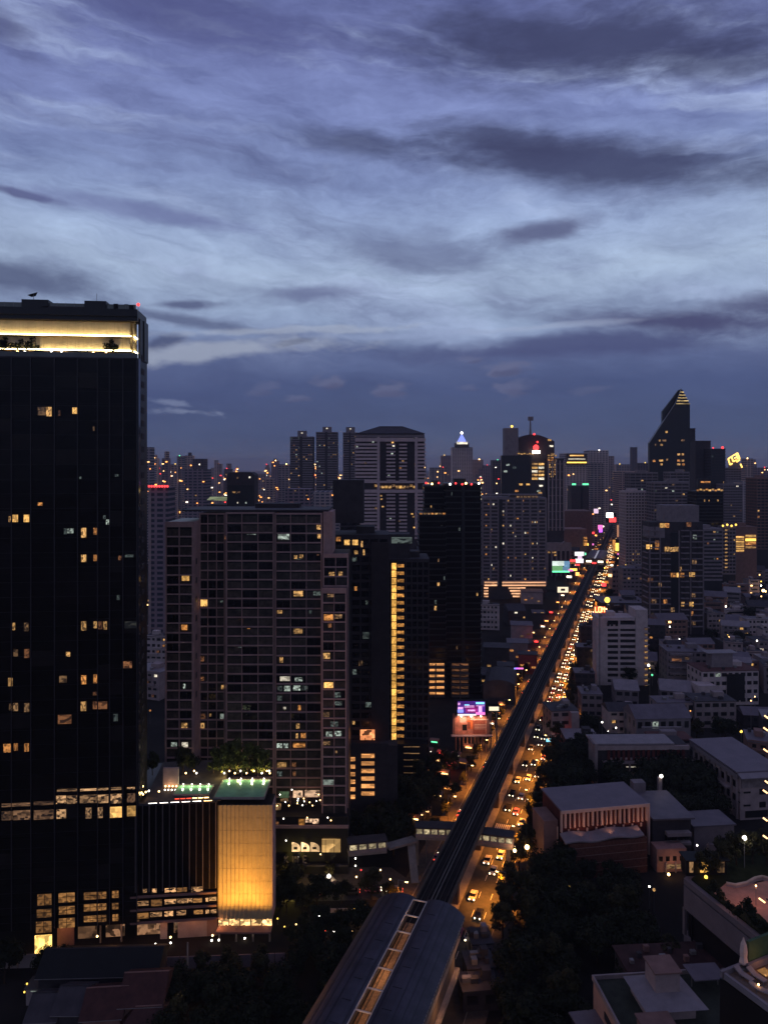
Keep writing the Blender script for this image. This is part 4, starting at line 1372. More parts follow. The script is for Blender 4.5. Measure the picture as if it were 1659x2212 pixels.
E_park = emit('parking_glow', (1.0, .42, .13), .85, .5, fine=2.0)
for j in range(6):
    for (xa, xb, yo) in ((90, 140, 1260), (188, 288, 1235)):
        if j == 5 and xa == 90:
            pass
        u0, u1 = f4u(xa), f4u(xb)
        v0 = f4v(yo + j * 58)
        part('parking_opening', pk, E_park, ((X(u0, 248) + X(u1, 248)) / 2 - X(797, 248), -.02, Z(v0 + 5, 248)), ((u1 - u0) * 248 / F, .2, 8.2 * 248 / F))
part('picture_screen', pk, emit('orange_screen', (1.0, .33, .12), .9, .9, fine=2.2), (X(794, 248) - X(797, 248), -.1, Z(1587, 248)), (31 * 248 / F, .3, 22 * 248 / F))
part('side_wing', pk, M_dgrey, (X(846, 248) - X(797, 248), 3, 13), (4.0, 5, 26))
# tower with the stair column lit yellow
b4, w4, z4 = tower('stair_lit_tower', 'dark tower with one bright yellow column of stair windows', 'tower', 840, 926, 1210, 288, 18, 2.87, M_dgrey, M_glass, .28, 7, .015, vb=1690, litm=[E_oranged, E_coold], cols=10)
xo4 = X(883, 288)
part('plant_room', b4, M_dgrey, (X(860, 288) - xo4, 6, Z(1182, 288)), (X(886, 288) - X(834, 288), 8, Z(1156, 288) - Z(1210, 288)))
part('plant_screen', b4, E_coold, (X(868, 288) - xo4, 1.9, Z(1168, 288)), (8, .2, 2.4))
for k in range(24):
    z = Z(1216 + 15.95 * k + 7, 288)
    part('stair_window', b4, E_gold, (X(851, 288) - xo4, -.55, z), (1.75, .2, 2.5))
    part('landing_window', b4, E_goldd, (X(865, 288) - xo4, -.5, z + .2), (2.7, .2, 1.25))
part('stair_shaft', b4, M_black, (X(858, 288) - xo4, -.25, Z(1405, 288)), (5.4, .5, 70))
part('base_wing', b4, M_black, (X(885, 286) - xo4, -3, Z(1600, 286) / 2), (13, 5, Z(1600, 286)))
for j in range(5):
    part('base_light', b4, E_warmd, (X(889, 283) - xo4, -5.6, Z(1612 + j * 14, 283)), (6, .1, .3))
# twin black towers beyond
b5, w5, z5 = tower('black_residence', 'broad black tower with red lamps along its roof edge', 'tower', 962, 1039, 1046, 388, 22, 3.1, M_black, M_bglass, .22, 0, .022, vb=1500, litm=[E_warm, E_warmd, E_coold], cols=14)
part('lit_shaft', b5, M_black, (0, -.3, z5 / 2), (1.6, .5, z5 - 2))
b5b, w5b, z5b = tower('black_residence', 'lower black tower with a lit roof terrace beside the stair lit tower', 'tower', 905, 963, 1112, 384, 20, 3.1, M_black, M_bglass, .22, 0, .03, vb=1500, litm=[E_warm, E_warmd, E_coold], cols=9)
b5c, w5c, z5c = tower('black_residence', 'black tower block with roof garden behind the lit roof terrace', 'tower', 916, 965, 1050, 396, 14, 3.1, M_black, M_bglass, .22, 0, .03, vb=1130, litm=[E_warm, E_oranged], cols=8)
for j in range(7):
    part('terrace_glow', b5b, (E_orange, E_warm, E_warmd)[j % 3], (-w5b / 2 + 1 + j * w5b / 7, -.2, z5b + .6), (1.4, .3, .8))
for j, u in enumerate((922, 935, 950, 972, 984, 998, 1006, 1018, 1034)):
    ball('roof_beacon', b5 if u > 962 else b5c, (E_red, E_bulb, E_red, E_wbulb, E_red)[j % 5], (X(u, 388) - (X(1000.5, 388) if u > 962 else X(940.5, 396)), -.4, Z(1044 + (j % 2) * 2, 388)), .55)
for (ua, ub) in ((921, 961), (975, 1013)):
    cp = thing('car_park', 'stacked car park decks glowing orange at the foot of the black towers' if ua < 950 else 'car park decks glowing dull orange nearest the viaduct side of the black tower', 'car park', (X((ua + ub) / 2, 380), 380, 0))
    ww = (ub - ua) * 380 / F
    for k in range(6):
        z = Z(1434 + k * 12.5, 380)
        part('deck_light', cp, E_park if ua < 950 else E_oranged, (0, .6, z - .4), (ww * .92, .2, 1.1))
        part('parking_deck', cp, M_dconc, (0, 2.9, z - 1.9), (ww, 6, .9))
    part('deck_column', cp, M_dconc, (0, .3, Z(1434, 380) / 2), (.7, .4, Z(1434, 380)))

# tan balcony tower with the hipped roof
YT = 664.0
M_tan0, M_tan = M_tan, mat('pinkish_tan_wall', (.52, .44, .48), .85, .2, var=.15)
tt = thing('hip_roof_tower', 'tan balcony tower with a hipped roof and lit sky lobby', 'tower', (X(843, YT), YT, 0))
xo = X(843, YT)
TX = lambda u: X(u, YT) - xo
part('body', tt, M_dgrey, (0, 16, Z(940, YT) / 2), (TX(917) - TX(769), 30, Z(940, YT)))
zc0 = Z(958, YT)
fhT = 7.75 * YT / F
for k in range(27):
    v = 958 + k * 7.75
    if 1040 < v < 1062:
        continue
    z = Z(v, YT)
    ul = 767 if v < 1044 else 778
    part('balcony_band', tt, M_tan, ((TX(ul) + TX(820.5)) / 2, -.5, z - .9), (TX(820.5) - TX(ul), 2.0, 1.9))
    part('balcony_band', tt, M_tan, ((TX(895.5) + TX(919.5)) / 2, -.5, z - .9), (TX(919.5) - TX(895.5), 2.0, 1.9))
    part('balcony', tt, M_tan, ((TX(834.6) + TX(854)) / 2, -.9, z - 1.0), (TX(854) - TX(834.6), 2.2, 1.5))
    part('balcony', tt, M_tan, ((TX(862) + TX(879)) / 2, -.9, z - 1.0), (TX(879) - TX(862), 2.2, 1.5))
part('corner_pier', tt, M_tan, (TX(817.5), -.7, Z(1050, YT)), (2.4, 2.5, 88))
part('corner_pier', tt, M_tan, (TX(899), -.7, Z(1050, YT)), (2.4, 2.5, 88))
part('crown_band', tt, M_tan, (0, .2, Z(950, YT)), (TX(919.5) - TX(768), 3.2, 3.2))
part('crown_band', tt, M_grey, (0, .4, Z(942, YT)), (TX(918) - TX(770), 2.6, 2.6))
part('lobby_band', tt, M_tan, (TX(845), -.3, Z(1061, YT)), (TX(919) - TX(776), 3.0, 2.8))
part('lobby_band', tt, M_tan, (TX(845), -.3, Z(1041, YT)), (TX(919) - TX(768), 3.0, 2.0))
for j in range(12):
    u = 812 + j * 7.6
    part('lobby_window', tt, (E_warm, E_warmd, E_warm, E_bright)[j % 4], (TX(u), -.4, Z(1052 - (3 if j % 5 == 0 else 0), YT)), (2.6, .4, 2.2))
zr0, zr1 = Z(936.5, YT), Z(919, YT)
hx0, hx1, rx0, rx1 = TX(769), TX(918), TX(820), TX(870)
mesh('hipped_roof', tt, M_droof, [(hx0, -2, zr0), (hx1, -2, zr0), (hx1, 34, zr0), (hx0, 34, zr0), (rx0, 13, zr1), (rx1, 13, zr1), (rx1, 19, zr1), (rx0, 19, zr1)],
     [(0, 1, 5, 4), (1, 2, 6, 5), (2, 3, 7, 6), (3, 0, 4, 7), (4, 5, 6, 7), (3, 2, 1, 0)])
part('roof_louvre', tt, M_dgrey, ((rx0 + rx1) / 2, 11.4, zr1 - 1.7), (rx1 - rx0, .6, 2.6))
for (u, v, m) in ((848, 956, E_bright), (850, 963, E_white), (847, 980, E_cool), (870, 996, E_warm), (865, 1011, E_orange), (898, 1003, E_warm), (840, 1027, E_cool), (779, 1076, E_white), (823, 1071, E_warm), (824, 1078, E_warm), (827, 1094, E_warm), (890, 1110, E_bright), (893, 1116, E_warm), (895, 1139, E_bright), (843, 1120, E_cool), (863, 1125, E_warmd), (790, 1000, E_warmd), (806, 955, E_cool), (771, 965, E_cool), (812, 1098, E_warmd), (896, 947, E_coold)):
    part('lit_window', tt, m, (TX(u), -1.7, Z(v, YT)), (1.9, .2, 1.3))
M_tan = M_tan0
# slab with lit terrace in front of it, left
nb, nw, nz = tower('terrace_block', 'dark block with yellow green terrace lights left of the hip roof tower', 'building', 735, 777, 1062, 560, 16, 3.2, M_dgrey, M_glass, .4, 0, .02, vb=1160)
for j, (u, m) in enumerate(((746, E_yel), (752, E_white), (756, E_yel), (770, E_yel), (774, E_white))):
    part('terrace_light', nb, m, (X(u, 560) - X(756, 560), -.4, nz + .9 + .6 * (j % 2)), (2.4, .4, 1.4))
part('purple_sign', nb, E_purp, (X(760, 560) - X(756, 560), 1, Z(1043, 560)), (2.2, .3, 1.3))
part('sign_post', nb, M_metal, (X(760, 560) - X(756, 560), 1.2, Z(1052, 560)), (.3, .3, 6))

# three slender towers
for (a, b, vt, vb_, lab) in ((627, 676, 943, 930, 'left of three slender grey towers with a lift house on top'), (683, 728.5, 933, 921.5, 'tallest middle one of three slender grey towers'), (741, 772, 934, 922, 'right slender grey tower half hidden behind the hip roof tower')):
    r_, w_, z_ = tower('slender_tower', lab, 'tower', a, b, vt, 1000, 24, 3.15, M_grey, M_dgrey, .48, 0, .10, vb=1110, cols=9, roof=False, group='slender grey towers', litm=[E_warmd, E_warm, E_coold, E_oranged, E_cool])
    part('lift_house', r_, M_grey, (0, 10, (z_ + Z(vb_, 1000)) / 2), (X(646, 1000) - X(627, 1000), 8, Z(vb_, 1000) - z_))
    part('dark_slot', r_, M_dgrey, (-w_ * .02, -.2, z_ - 50), (w_ * .12, .5, 100))
    part('lift_lamp', r_, E_white, (0, 5.6, z_ + 5), (2.2, .3, 1.4))
# ------------------------------------------------------------------ middle distance, right of the hip roof tower
# twin grey apartment block with lit parking decks
b11, w11, z11 = tower('balcony_block', 'broad grey twin block with rows of balconies and glowing parking decks below', 'building', 1042, 1179, 1076, 664, 26, 3.2, M_grey, M_dgrey, .42, 8, .075, vb=1255, litm=[E_warm, E_orange, E_warmd, E_white], cols=26, pw=1.6)
xo = X(1110.5, 664)
part('centre_slot', b11, M_black, (X(1081, 664) - xo, -.4, z11 - 40), (3.2, .8, 78))
part('roof_frame', b11, M_grey, (0, 6, z11 + 3), (w11 * .9, 10, 1.0))
for j in range(6):
    part('roof_lamp', b11, E_warmd, (X(1118 + j * 8, 664) - xo, -.8, z11 + 1.2), (2.4, .3, 1.6))
for j in range(7):
    part('west_lamp', b11, E_white, (X(1037, 664) - xo, -2.2, Z(1030 + j * 8, 664)), (1.6, .4, 1.2))
E_deck = emit('parking_rail_glow', (1.0, .50, .26), 1.1, .4, fine=2.0)
for j in range(6):
    v = 1258 + j * 6
    for (ua, ub) in ((1046, 1073), (1084, 1178)) if j < 2 else ((1045, 1054), (1092 + j * 3, 1142 - j * 4)):
        part('parking_slot', b11, E_deck, ((X(ua, 664) + X(ub, 664)) / 2 - xo, -.7, Z(v, 664)), ((ub - ua) * 664 / F, .4, 1.25))
# tower with arched top and mast, beside a square shaft
YA = 900.0
at = thing('arch_top_tower', 'tower with an arched top, thin mast and red lamps', 'tower', (X(1148, YA), YA, 0))
AX = lambda u: X(u, YA) - X(1148, YA)
pts = [(AX(1118), Z(948, YA)), (AX(1128), Z(942.5, YA)), (AX(1140), Z(939, YA)), (AX(1152), Z(938, YA)), (AX(1165), Z(940, YA)), (AX(1180), Z(945.5, YA)), (AX(1197), Z(953, YA)), (AX(1199), 0), (AX(1110), 0)]
q = len(pts)
v_ = [(a, 0, b) for a, b in pts] + [(a, 30, b) for a, b in pts]
mesh('body', at, M_dgrey, v_, [tuple(range(q - 1, -1, -1)), tuple(range(q, 2 * q))] + [(i, (i + 1) % q, q + (i + 1) % q, q + i) for i in range(q)])
part('shaft', at, M_grey, (AX(1103.5), 4, Z(925, YA) / 2), (AX(1118) - AX(1089), 16, Z(925, YA)))
part('left_shoulder', at, M_black, (AX(1112), -3, Z(984, YA) / 2), (AX(1143) - AX(1081), 8, Z(984, YA)))
part('right_wing', at, M_dgrey, (AX(1197), 2, Z(990, YA) / 2), (AX(1214.5) - AX(1180), 20, Z(990, YA)))
for j in range(5):
    part('wing_rib', at, M_tan, (AX(1181 + j * 8.2), -8.4, Z(1070, YA)), (1.7, 1.0, (1150 - 1000) * YA / F))
for j in range(9):
    part('wing_floor', at, M_grey, (AX(1197), -8.2, Z(1002 + j * 17, YA)), (AX(1214) - AX(1181), .6, 1.0))
tube('mast', at, M_metal, [(AX(1148), 8, Z(940, YA)), (AX(1148), 8, Z(905, YA))], [1.6, .6])
part('mast_box', at, M_grey, (AX(1148.5), 8, Z(903.5, YA)), (10.5 * YA / F, 4, 8.5 * YA / F))
for (u, v, r) in ((1153, 938, 1.3), (1160, 955, 1.3), (1112, 942, 1.4)):
    ball('red_lamp', at, E_red, (AX(u), -1.4, Z(v, YA)), r)
ball('red_sign', at, E_red, (AX(1155.5), -5.0, Z(967, YA)), 3.6)
part('white_sign', at, E_wbulb, (AX(1156), -5.4, Z(976.5, YA)), (9, .6, 3.4))
ball('roof_lamp', at, E_yel, (AX(1104), -4.4, Z(921.5, YA)), 1.6)
for k in range(5):
    for j in range(2):
        part('office_window', at, (E_warm, E_bright, E_white)[(k + j) % 3], (AX(1152 + j * 14), -7.2, Z(1002.5 + k * 7.8, YA)), (6.6, .4, 2.6))
part('office_bay', at, M_dgrey, (AX(1159), -5, Z(1040, YA) / 2), (18.5, 4, Z(998, YA)))
for k in range(6):
    part('office_window', at, (E_bright, E_warm)[k % 2], (AX(1118 + k * 6), -7.3, Z(980 + (k % 2), YA)), (2.6, .4, 1.5))
for (u, v, m) in ((1122, 1046, E_bright), (1137, 1046, E_bright), (1165, 1049, E_white), (1160, 1060, E_cool), (1113, 1060, E_orange), (1163, 1064, E_warm), (1183, 951, E_bright), (1187, 964, E_white), (1190, 981, E_warm), (1094, 1004, E_cool), (1108, 1010, E_coold), (1089, 1018, E_cool)):
    part('lit_window', at, m, (AX(u), -8.8, Z(v, YA)), (4.2, .3, 2.2))
for k in range(10):
    for j in range(3):
        if random.random() < .75:
            part('lit_window', at, random.choice((E_warm, E_orange, E_bright, E_warmd)), (AX(1182 + j * 7), -8.4, Z(984 + k * 5.0, YA)), (2.8, .3, 1.7))

# pointed glass tower
YS = 900.0
sp = thing('pointed_tower', 'dark pointed tower with a sloping side and gold lit tip', 'tower', (X(1446, YS), YS, 0))
SX = lambda u: X(u, YS) - X(1446, YS)


def slab(name, root, m, pts, y0, y1):
    q = len(pts)
    v_ = [(a, y0, b) for a, b in pts] + [(a, y1, b) for a, b in pts]
    return mesh(name, root, m, v_, [tuple(range(q)), tuple(range(2 * q - 1, q - 1, -1))] + [(i, q + i, q + (i + 1) % q, (i + 1) % q) for i in range(q)])


slab('front_slab', sp, M_black, [(SX(1402), 0), (SX(1489.5), 0), (SX(1489.5), Z(875, YS)), (SX(1471.5), Z(839.5, YS)), (SX(1459), Z(870, YS)), (SX(1402), Z(957, YS))], 0, 5)
slab('back_slab', sp, M_black, [(SX(1433), 0), (SX(1484), 0), (SX(1484), Z(872, YS)), (SX(1470), Z(840.5, YS)), (SX(1433.5), Z(888, YS))], 5.1, 9)
slab('slope_edge', sp, mat('slope_edge', (.30, .33, .38), .3, .6), [(SX(1402), Z(957, YS)), (SX(1459), Z(870, YS)), (SX(1471.5), Z(839.5, YS)), (SX(1470), Z(842.5, YS)), (SX(1457.3), Z(871, YS)), (SX(1402), Z(954.8, YS))], -.6, .4)
TIP = emit('gold_tip', (1.0, .70, .28), .7, .7, fine=3.0)
for k in range(5):
    v = 872 - k * 6.2
    f = (872 - v) / 33
    part('tip_band', sp, TIP, (SX(1474.5 - f * 3.2), -.35, Z(v, YS)), (28 * (1 - f) * YS / F + .8, .5, 3.9 * YS / F * .55))
    part('tip_rib', sp, M_dgrey, (SX(1474.5 - f * 3.2), -.7, Z(v - 3, YS)), (26 * (1 - f) * YS / F + .5, .2, .35))
for (u, v, m, a) in ((1439, 933, E_bright, 5), (1424, 951.5, E_warm, 4), (1434, 951.5, E_warmd, 9), (1428, 961, E_warm, 6), (1415, 961, E_warmd, 3), (1474, 951, E_warmd, 8), (1412, 995.5, E_orange, 6), (1427, 995, E_bright, 9), (1440, 993, E_warm, 4), (1428, 1003, E_warm, 5), (1465, 981.5, E_warm, 6), (1474, 981.5, E_warm, 5), (1465, 995, E_orange, 6), (1474, 995, E_warm, 6), (1465, 1003, E_warm, 7), (1475, 1003, E_orange, 6), (1465, 1016, E_warmd, 6), (1474, 1016, E_warm, 6), (1446, 1044, E_warmd, 6), (1473, 1057, E_orange, 8), (1473, 1084, E_oranged, 9)):
    part('lit_window', sp, m, (SX(u), -.3, Z(v, YS)), (a * YS / F * .9, .4, 2.4))
# neighbours of the pointed tower
tower('office_tower', 'stepped dark tower top directly right of the pointed tower', 'tower', 1489.8, 1501, 925, 960, 20, 3.6, M_dgrey, M_dgrey, .3, 0, 0, vb=1100, roof=False)
tower('office_tower', 'broad dark flat roofed tower right of the pointed tower', 'tower', 1501.5, 1534.5, 952, 940, 22, 3.6, M_dgrey, M_dgrey, .3, 0, .01, vb=1100, roof=False)
r_, w_, z_ = tower('office_tower', 'dark tower with red roof lamp left of the gold roof sign', 'tower', 1535, 1566, 969, 920, 22, 3.6, M_dgrey, M_black, .3, 0, .06, vb=1100, roof=False)
ball('red_lamp', r_, E_red, (w_ * .3, 0, z_ + 1.2), 1.6)
ball('red_lamp', r_, E_red, (-w_ * .35, 0, z_ + .8), 1.0)
# gold roof sign on a pale slab
r_, w_, z_ = tower('pale_slab', 'pale slab building carrying a slanting gold neon roof sign', 'building', 1566, 1600, 1010, 1050, 24, 3.4, M_grey, M_dgrey, .5, 6, .04, vb=1140, roof=False)
E_sign = emit('gold_neon', (1.0, .58, .12), 3.0)
for (u0, v0, u1, v1) in ((1571, 991, 1578, 986.5), (1571, 991, 1575, 1004), (1575, 1004, 1580, 1001), (1578, 986.5, 1583, 983.5), (1578, 986.5, 1582, 997), (1582, 997, 1589, 993.5), (1583, 983.5, 1591, 978.5), (1591, 978.5, 1596, 991), (1588, 981, 1592, 992), (1584, 990, 1590, 987), (1589, 998, 1596, 993), (1597.5, 1002, 1601, 1010)):
    a = Vector((X(u0, 1050), 0, Z(v0, 1050)))
    b = Vector((X(u1, 1050), 0, Z(v1, 1050)))
    ln = (b - a).length
    c = (a + b) / 2
    part('neon_stroke', r_, E_sign, (c.x - X(1583, 1050), -1.5, c.z), (ln, 1.2, 1.5), ry=-math.atan2(b.z - a.z, b.x - a.x))
part('sign_frame', r_, M_metal, (0, -.4, Z(1001, 1050)), (14, .6, 12))

# right side blocks, nearer
b17, w17, z17 = tower('white_grid_block', 'pale grey apartment tower with a tight grid of small windows', 'building', 1351, 1411, 1062, 800, 22, 3.25, M_white, M_dgrey, .5, 9, .05, vb=1228, cols=10, pw=1.1, litm=[E_warm, E_bright])
tower('grey_block', 'grey upper block behind the pale grid tower', 'building', 1360, 1420, 1021, 850, 18, 3.4, M_grey, M_dgrey, .32, 5, .04, vb=1075, cols=8)
tower('grey_block', 'grey banded block in front of the pointed tower foot', 'building', 1412, 1487, 1042, 760, 22, 3.3, M_grey, M_dgrey, .42, 5, .10, vb=1130, cols=10)
tower('grey_block', 'small grey upper block beside the pointed tower foot', 'building', 1447, 1488, 1020, 840, 20, 3.3, M_grey, M_dgrey, .4, 3, .08, vb=1060, cols=6)
b18, w18, z18 = tower('black_block', 'black tower with an amber lit roof terrace right of the pointed tower', 'tower', 1504, 1562, 1062, 700, 22, 3.2, M_black, M_bglass, .25, 0, .05, vb=1140, cols=12, litm=[E_warm])
for j in range(9):
    part('terrace_glow', b18, (E_orange, E_bright, E_warm)[j % 3], (-w18 / 2 + 1 + j * w18 / 9, -.3, z18 + 1.2 + .8 * (j % 2)), (2.2, .4, 1.5))
part('terrace_glow', b18, E_orange, (-w18 * .15, 1, z18 + 9), (9, .4, 1.6))
part('terrace_wall', b18, M_black, (-w18 * .2, 4, z18 + 6), (11, 4, 12))
# balcony tower with grey blank top
b16 = thing('stepped_tower', 'stepped dark balcony tower with a plain grey top and warm lit corners', 'tower', (X(1460, 526), 526, 0))
BX = lambda u: X(u, 526) - X(1460, 526)
part('top_block', b16, M_grey, (BX(1474.5), 10, (Z(1092, 526) + Z(1150, 526)) / 2), (BX(1513) - BX(1436), 14, Z(1092, 526) - Z(1150, 526)))
part('core', b16, M_dgrey, (BX(1460), 8, Z(1128, 526) / 2), (BX(1519) - BX(1402), 15, Z(1128, 526)))
part('upper_wing', b16, M_grey, (BX(1418), 6, Z(1150, 526)), (BX(1436) - BX(1402), 12.4, 8))
for k in range(18):
    v = 1146 + k * 12.2
    z = Z(v, 526)
    if z < 3:
        break
    for (ua, ub, pr) in ((1404, 1423, 1.6), (1428, 1447, 1.8), (1470, 1487, 1.8), (1494, 1518, 1.6)):
        if k < 4 and ub < 1450 and ua > 1425:
            continue
        part('balcony', b16, M_grey, (BX((ua + ub) / 2), .5 - pr / 2, z), (BX(ub) - BX(ua), pr, .75))
        part('balcony_screen', b16, M_dgrey, (BX((ua + ub) / 2), .2, z + 1.6), (.5, 1.4, 2.4))
    part('side_balcony', b16, M_grey, (BX(1402) - .6, 6, z), (1.2, 10, .7))
for u in (1403, 1425, 1466, 1491, 1518.5):
    part('upright', b16, M_grey, (BX(u), .1, Z(1146, 526) / 2), (.7, 1.0, Z(1146, 526)))
part('dark_slot', b16, M_black, (BX(1456), .4, Z(1150, 526) / 2), (BX(1464) - BX(1449), 1.0, Z(1150, 526)))
for (u, v, m, a) in ((1430, 1135, E_bright, 11), (1440, 1135, E_orange, 9), (1487, 1133, E_oranged, 10), (1401, 1181, E_bright, 12), (1418, 1173, E_orange, 9), (1418, 1182, E_orange, 9), (1440, 1186, E_warm, 10), (1452, 1187, E_warm, 10), (1460, 1186, E_warm, 8), (1453, 1242, E_orange, 10), (1463, 1242, E_bright, 5), (1472, 1242, E_orange, 10), (1494, 1241, E_bright, 12), (1469, 1229, E_warm, 4), (1404, 1253, E_oranged, 11), (1499, 1214, E_warmd, 9), (1436, 1300, E_orange, 7), (1493, 1305, E_bright, 8), (1412, 1300, E_warmd, 9), (1474, 1305, E_warm, 7), (1493, 1325, E_orange, 6), (1412, 1296, E_oranged, 10), (1452, 1317, E_warmd, 8), (1452, 1340, E_warmd, 7), (1410, 1330, E_warmd, 8), (1497, 1285, E_warmd, 7), (1500, 1160, E_cool, 8), (1425, 1263, E_warmd, 6), (1455, 1370, E_warm, 5), (1497, 1345, E_warmd, 8), (1406, 1345, E_warmd, 8)):
    part('lit_window', b16, m, (BX(u), -.2, Z(v, 526)), (a * 526 / F, .3, 9.5 * 526 / F))
for j in range(9):
    ball('podium_lamp', b16, E_bulb, (BX(1398 + j * 6), -5, Z(1358 + (j % 3) * 2, 526)), .5)
part('podium', b16, M_brown, (BX(1430), -2, Z(1372, 526) + 2), (30, 6, 7))
# striped blocks to its right
b19, w19, z19 = tower('striped_block', 'grey block of bold horizontal stripes right of the stepped balcony tower', 'building', 1519, 1559, 1143, 640, 20, 3.3, M_grey, M_black, .5, 0, .05, vb=1250, cols=6)
b20, w20, z20 = tower('striped_block', 'grey block with a lit stair column beyond the striped block', 'building', 1560, 1588, 1138, 690, 20, 3.3, M_grey, M_black, .45, 4, .10, vb=1230, cols=5, litm=[E_warm])
for k in range(11):
    part('stair_lamp', b20, E_warm, (-w20 * .25, -.6, z20 - 3 - k * 3.3 * 1.05), (2.2, .3, 1.2))
for j in range(4):
    ball('roof_lamp', b20, E_yel, (-w20 / 2 + j * w20 / 3, -.6, z20 + 1 + (j % 2)), 1.0)
b21, w21, z21 = tower('brown_block', 'brown windowless block with a lit orange stair at left', 'building', 1588, 1634, 1139, 720, 22, 4.0, M_brown, M_brown, 0, 0, 0, vb=1195)
for k in range(7):
    part('stair_window', b21, E_bright, (-w21 * .35, -.2, Z(1160 + k * 5, 720)), (10, .3, 1.5))
for k in range(4):
    part('sign_light', b21, (E_bright, E_yel, E_orange, E_warm)[k], (w21 * .2, -.4, Z(1158 + k * 8, 720)), (10, .3, 2.4))
tower('grid_tower', 'hazy mauve tower with a fine window grid at far right', 'tower', 1562, 1602, 1046, 900, 24, 3.3, M_grey, M_dgrey, .5, 8, .07, vb=1140)
tower('edge_tower', 'dark tower cut by the right picture edge', 'tower', 1634, 1668, 1033, 800, 24, 3.3, M_brown, M_black, .3, 4, .05, vb=1180)
# white concrete block beside the road
bw = thing('white_block', 'plain white concrete block with long dark balconies beside the road', 'building', (X(1346, 404), 404, 0))
CX = lambda u: X(u, 404) - X(1346, 404)
zwt = Z(1340, 404)
part('core', bw, M_black, (CX(1345), 6.2, zwt / 2 - .6), (CX(1384) - CX(1308), 11, zwt - 1.4))
part('stair_core', bw, M_white, (CX(1385), 5.8, Z(1317, 404) / 2), (CX(1398) - CX(1372), 12.2, Z(1317, 404)))
part('left_pier', bw, M_white, (CX(1300), 4.0, Z(1338, 404) / 2), (CX(1312) - CX(1288), 8, Z(1338, 404)))
part('roof_slab', bw, M_white, (CX(1330), 6, Z(1337, 404)), (CX(1372) - CX(1292), 12.6, 1.6))
part('plant_box', bw, M_white, (CX(1322), 7, Z(1330, 404)), (6, 5, 2.6))
part('water_tank', bw, M_white2, (CX(1300), 3, Z(1334, 404)), (1.6, 1.6, 2.4))
part('centre_pier', bw, M_white, (CX(1337), .4, zwt / 2), (1.0, 1.0, zwt))
for k in range(12):
    z = Z(1352 + k * 12.3, 404)
    if z < 1:
        break
    part('balcony_wall', bw, M_white, (CX(1342), .3, z - .5), (CX(1384) - CX(1308), .8, 1.3 if k else 2.2))
    ld_ = part('stair_landing', bw, M_white2, (CX(1395.5), -1.0, z - .7), (2.4, 1.6, .4))
    piece('stair_light', ld_, E_warm if k > 1 else E_warmd, (CX(1394.5), -.6, z - 1.6), (1.5, .3, 1.0))
for (u, w_) in ((1313, 1.3), (1321, 1.3), (1331, 1.4)):
    part('top_window', bw, M_black, (CX(u), -.18, Z(1348, 404)), (w_, .1, 2.2))
part('base_light', bw, E_white, (CX(1352), -.7, Z(1481, 404)), (7, .2, .6))
sg = thing('roof_sign', 'small red and yellow glowing billboard with block letters left of the white block', 'sign', (X(1295, 396), 396, 0))
part('sign_panel', sg, emit('red_panel', (1.0, .10, .03), .9), (0, 0, Z(1317, 396)), (24 * 396 / F, .4, 14 * 396 / F))
letters(sg, 'sign_letter', 'LOM', emit('sign_yellow', (1.0, .72, .25), 2.2), -2.5, -.3, Z(1322, 396), 2.7, 1.75)
part('sign_pole', sg, M_metal, (0, .4, Z(1317, 396) / 2), (.5, .4, Z(1317, 396)))

# ------------------------------------------------------------------ left roadside, middle distance
tower('brown_store', 'dark brown windowless store block left of the far road', 'building', 1181, 1279, 1104, 1000, 40, 5, M_brown, M_brown, 0, 0, 0, vb=1150, roof=False)
tower('brown_store', 'pink brown low wall of the store in front of the dark brown block', 'building', 1180, 1267, 1143, 930, 30, 5, mat('pink_wall', (.34, .21, .20), .85, .2), mat('pink_wall', (.34, .21, .20), .85, .2), 0, 0, 0, vb=1190, roof=False)
gr = thing('colonnade_building', 'pale building with tall pilasters and a small gable above the green screen', 'building', (X(1206, 800), 800, 0))
GX = lambda u: X(u, 800) - X(1206, 800)
part('body', gr, M_dgrey, (0, 10, Z(1176, 800) / 2), (GX(1233) - GX(1180), 18, Z(1176, 800)))
part('attic', gr, M_white2, (0, .6, Z(1181, 800)), (GX(1234) - GX(1179), 2.0, 9))
for j in range(6):
    part('pilaster', gr, M_white2, (GX(1182 + j * 9.8), .4, Z(1187, 800) / 2), (1.8, 1.6, Z(1187, 800)))
mesh('gable', gr, M_white2, [(GX(1208), -1, Z(1177, 800)), (GX(1222), -1, Z(1177, 800)), (GX(1219), -1, Z(1169, 800)), (GX(1208), 3, Z(1177, 800)), (GX(1222), 3, Z(1177, 800)), (GX(1219), 3, Z(1169, 800))], [(0, 1, 2), (5, 4, 3), (0, 2, 5, 3), (1, 4, 5, 2), (0, 3, 4, 1)])
for (u, v) in ((1185, 1193), (1194, 1193), (1198, 1193), (1199, 1199)):
    part('lit_window', gr, E_warm, (GX(u), -.6, Z(v, 800)), (2.4, .3, 1.6))


def screen(name, label, u0, u1, v0, v1, Y, bands, frame=M_black2, cat='billboard', pole=True):
    s_ = thing(name, label, cat, (X((u0 + u1) / 2, Y), Y, 0))
    w, h, zc = (u1 - u0) * Y / F, (v1 - v0) * Y / F, Z((v0 + v1) / 2, Y)
    part('frame', s_, frame, (0, .5, zc), (w + .4, .6, h + .4))
    for (a0, a1, b0, b1, m) in bands:
        part('picture_area', s_, m, (-w / 2 + (a0 + a1) / 2 * w, .1, zc + h / 2 - (b0 + b1) / 2 * h), ((a1 - a0) * w, .14, (b1 - b0) * h))
    if pole:
        for px in (-.3, .3):
            part('pole', s_, M_metal, (px * w, .9, (zc - h / 2) / 2), (.5, .5, zc - h / 2))
    return s_, w, h, zc


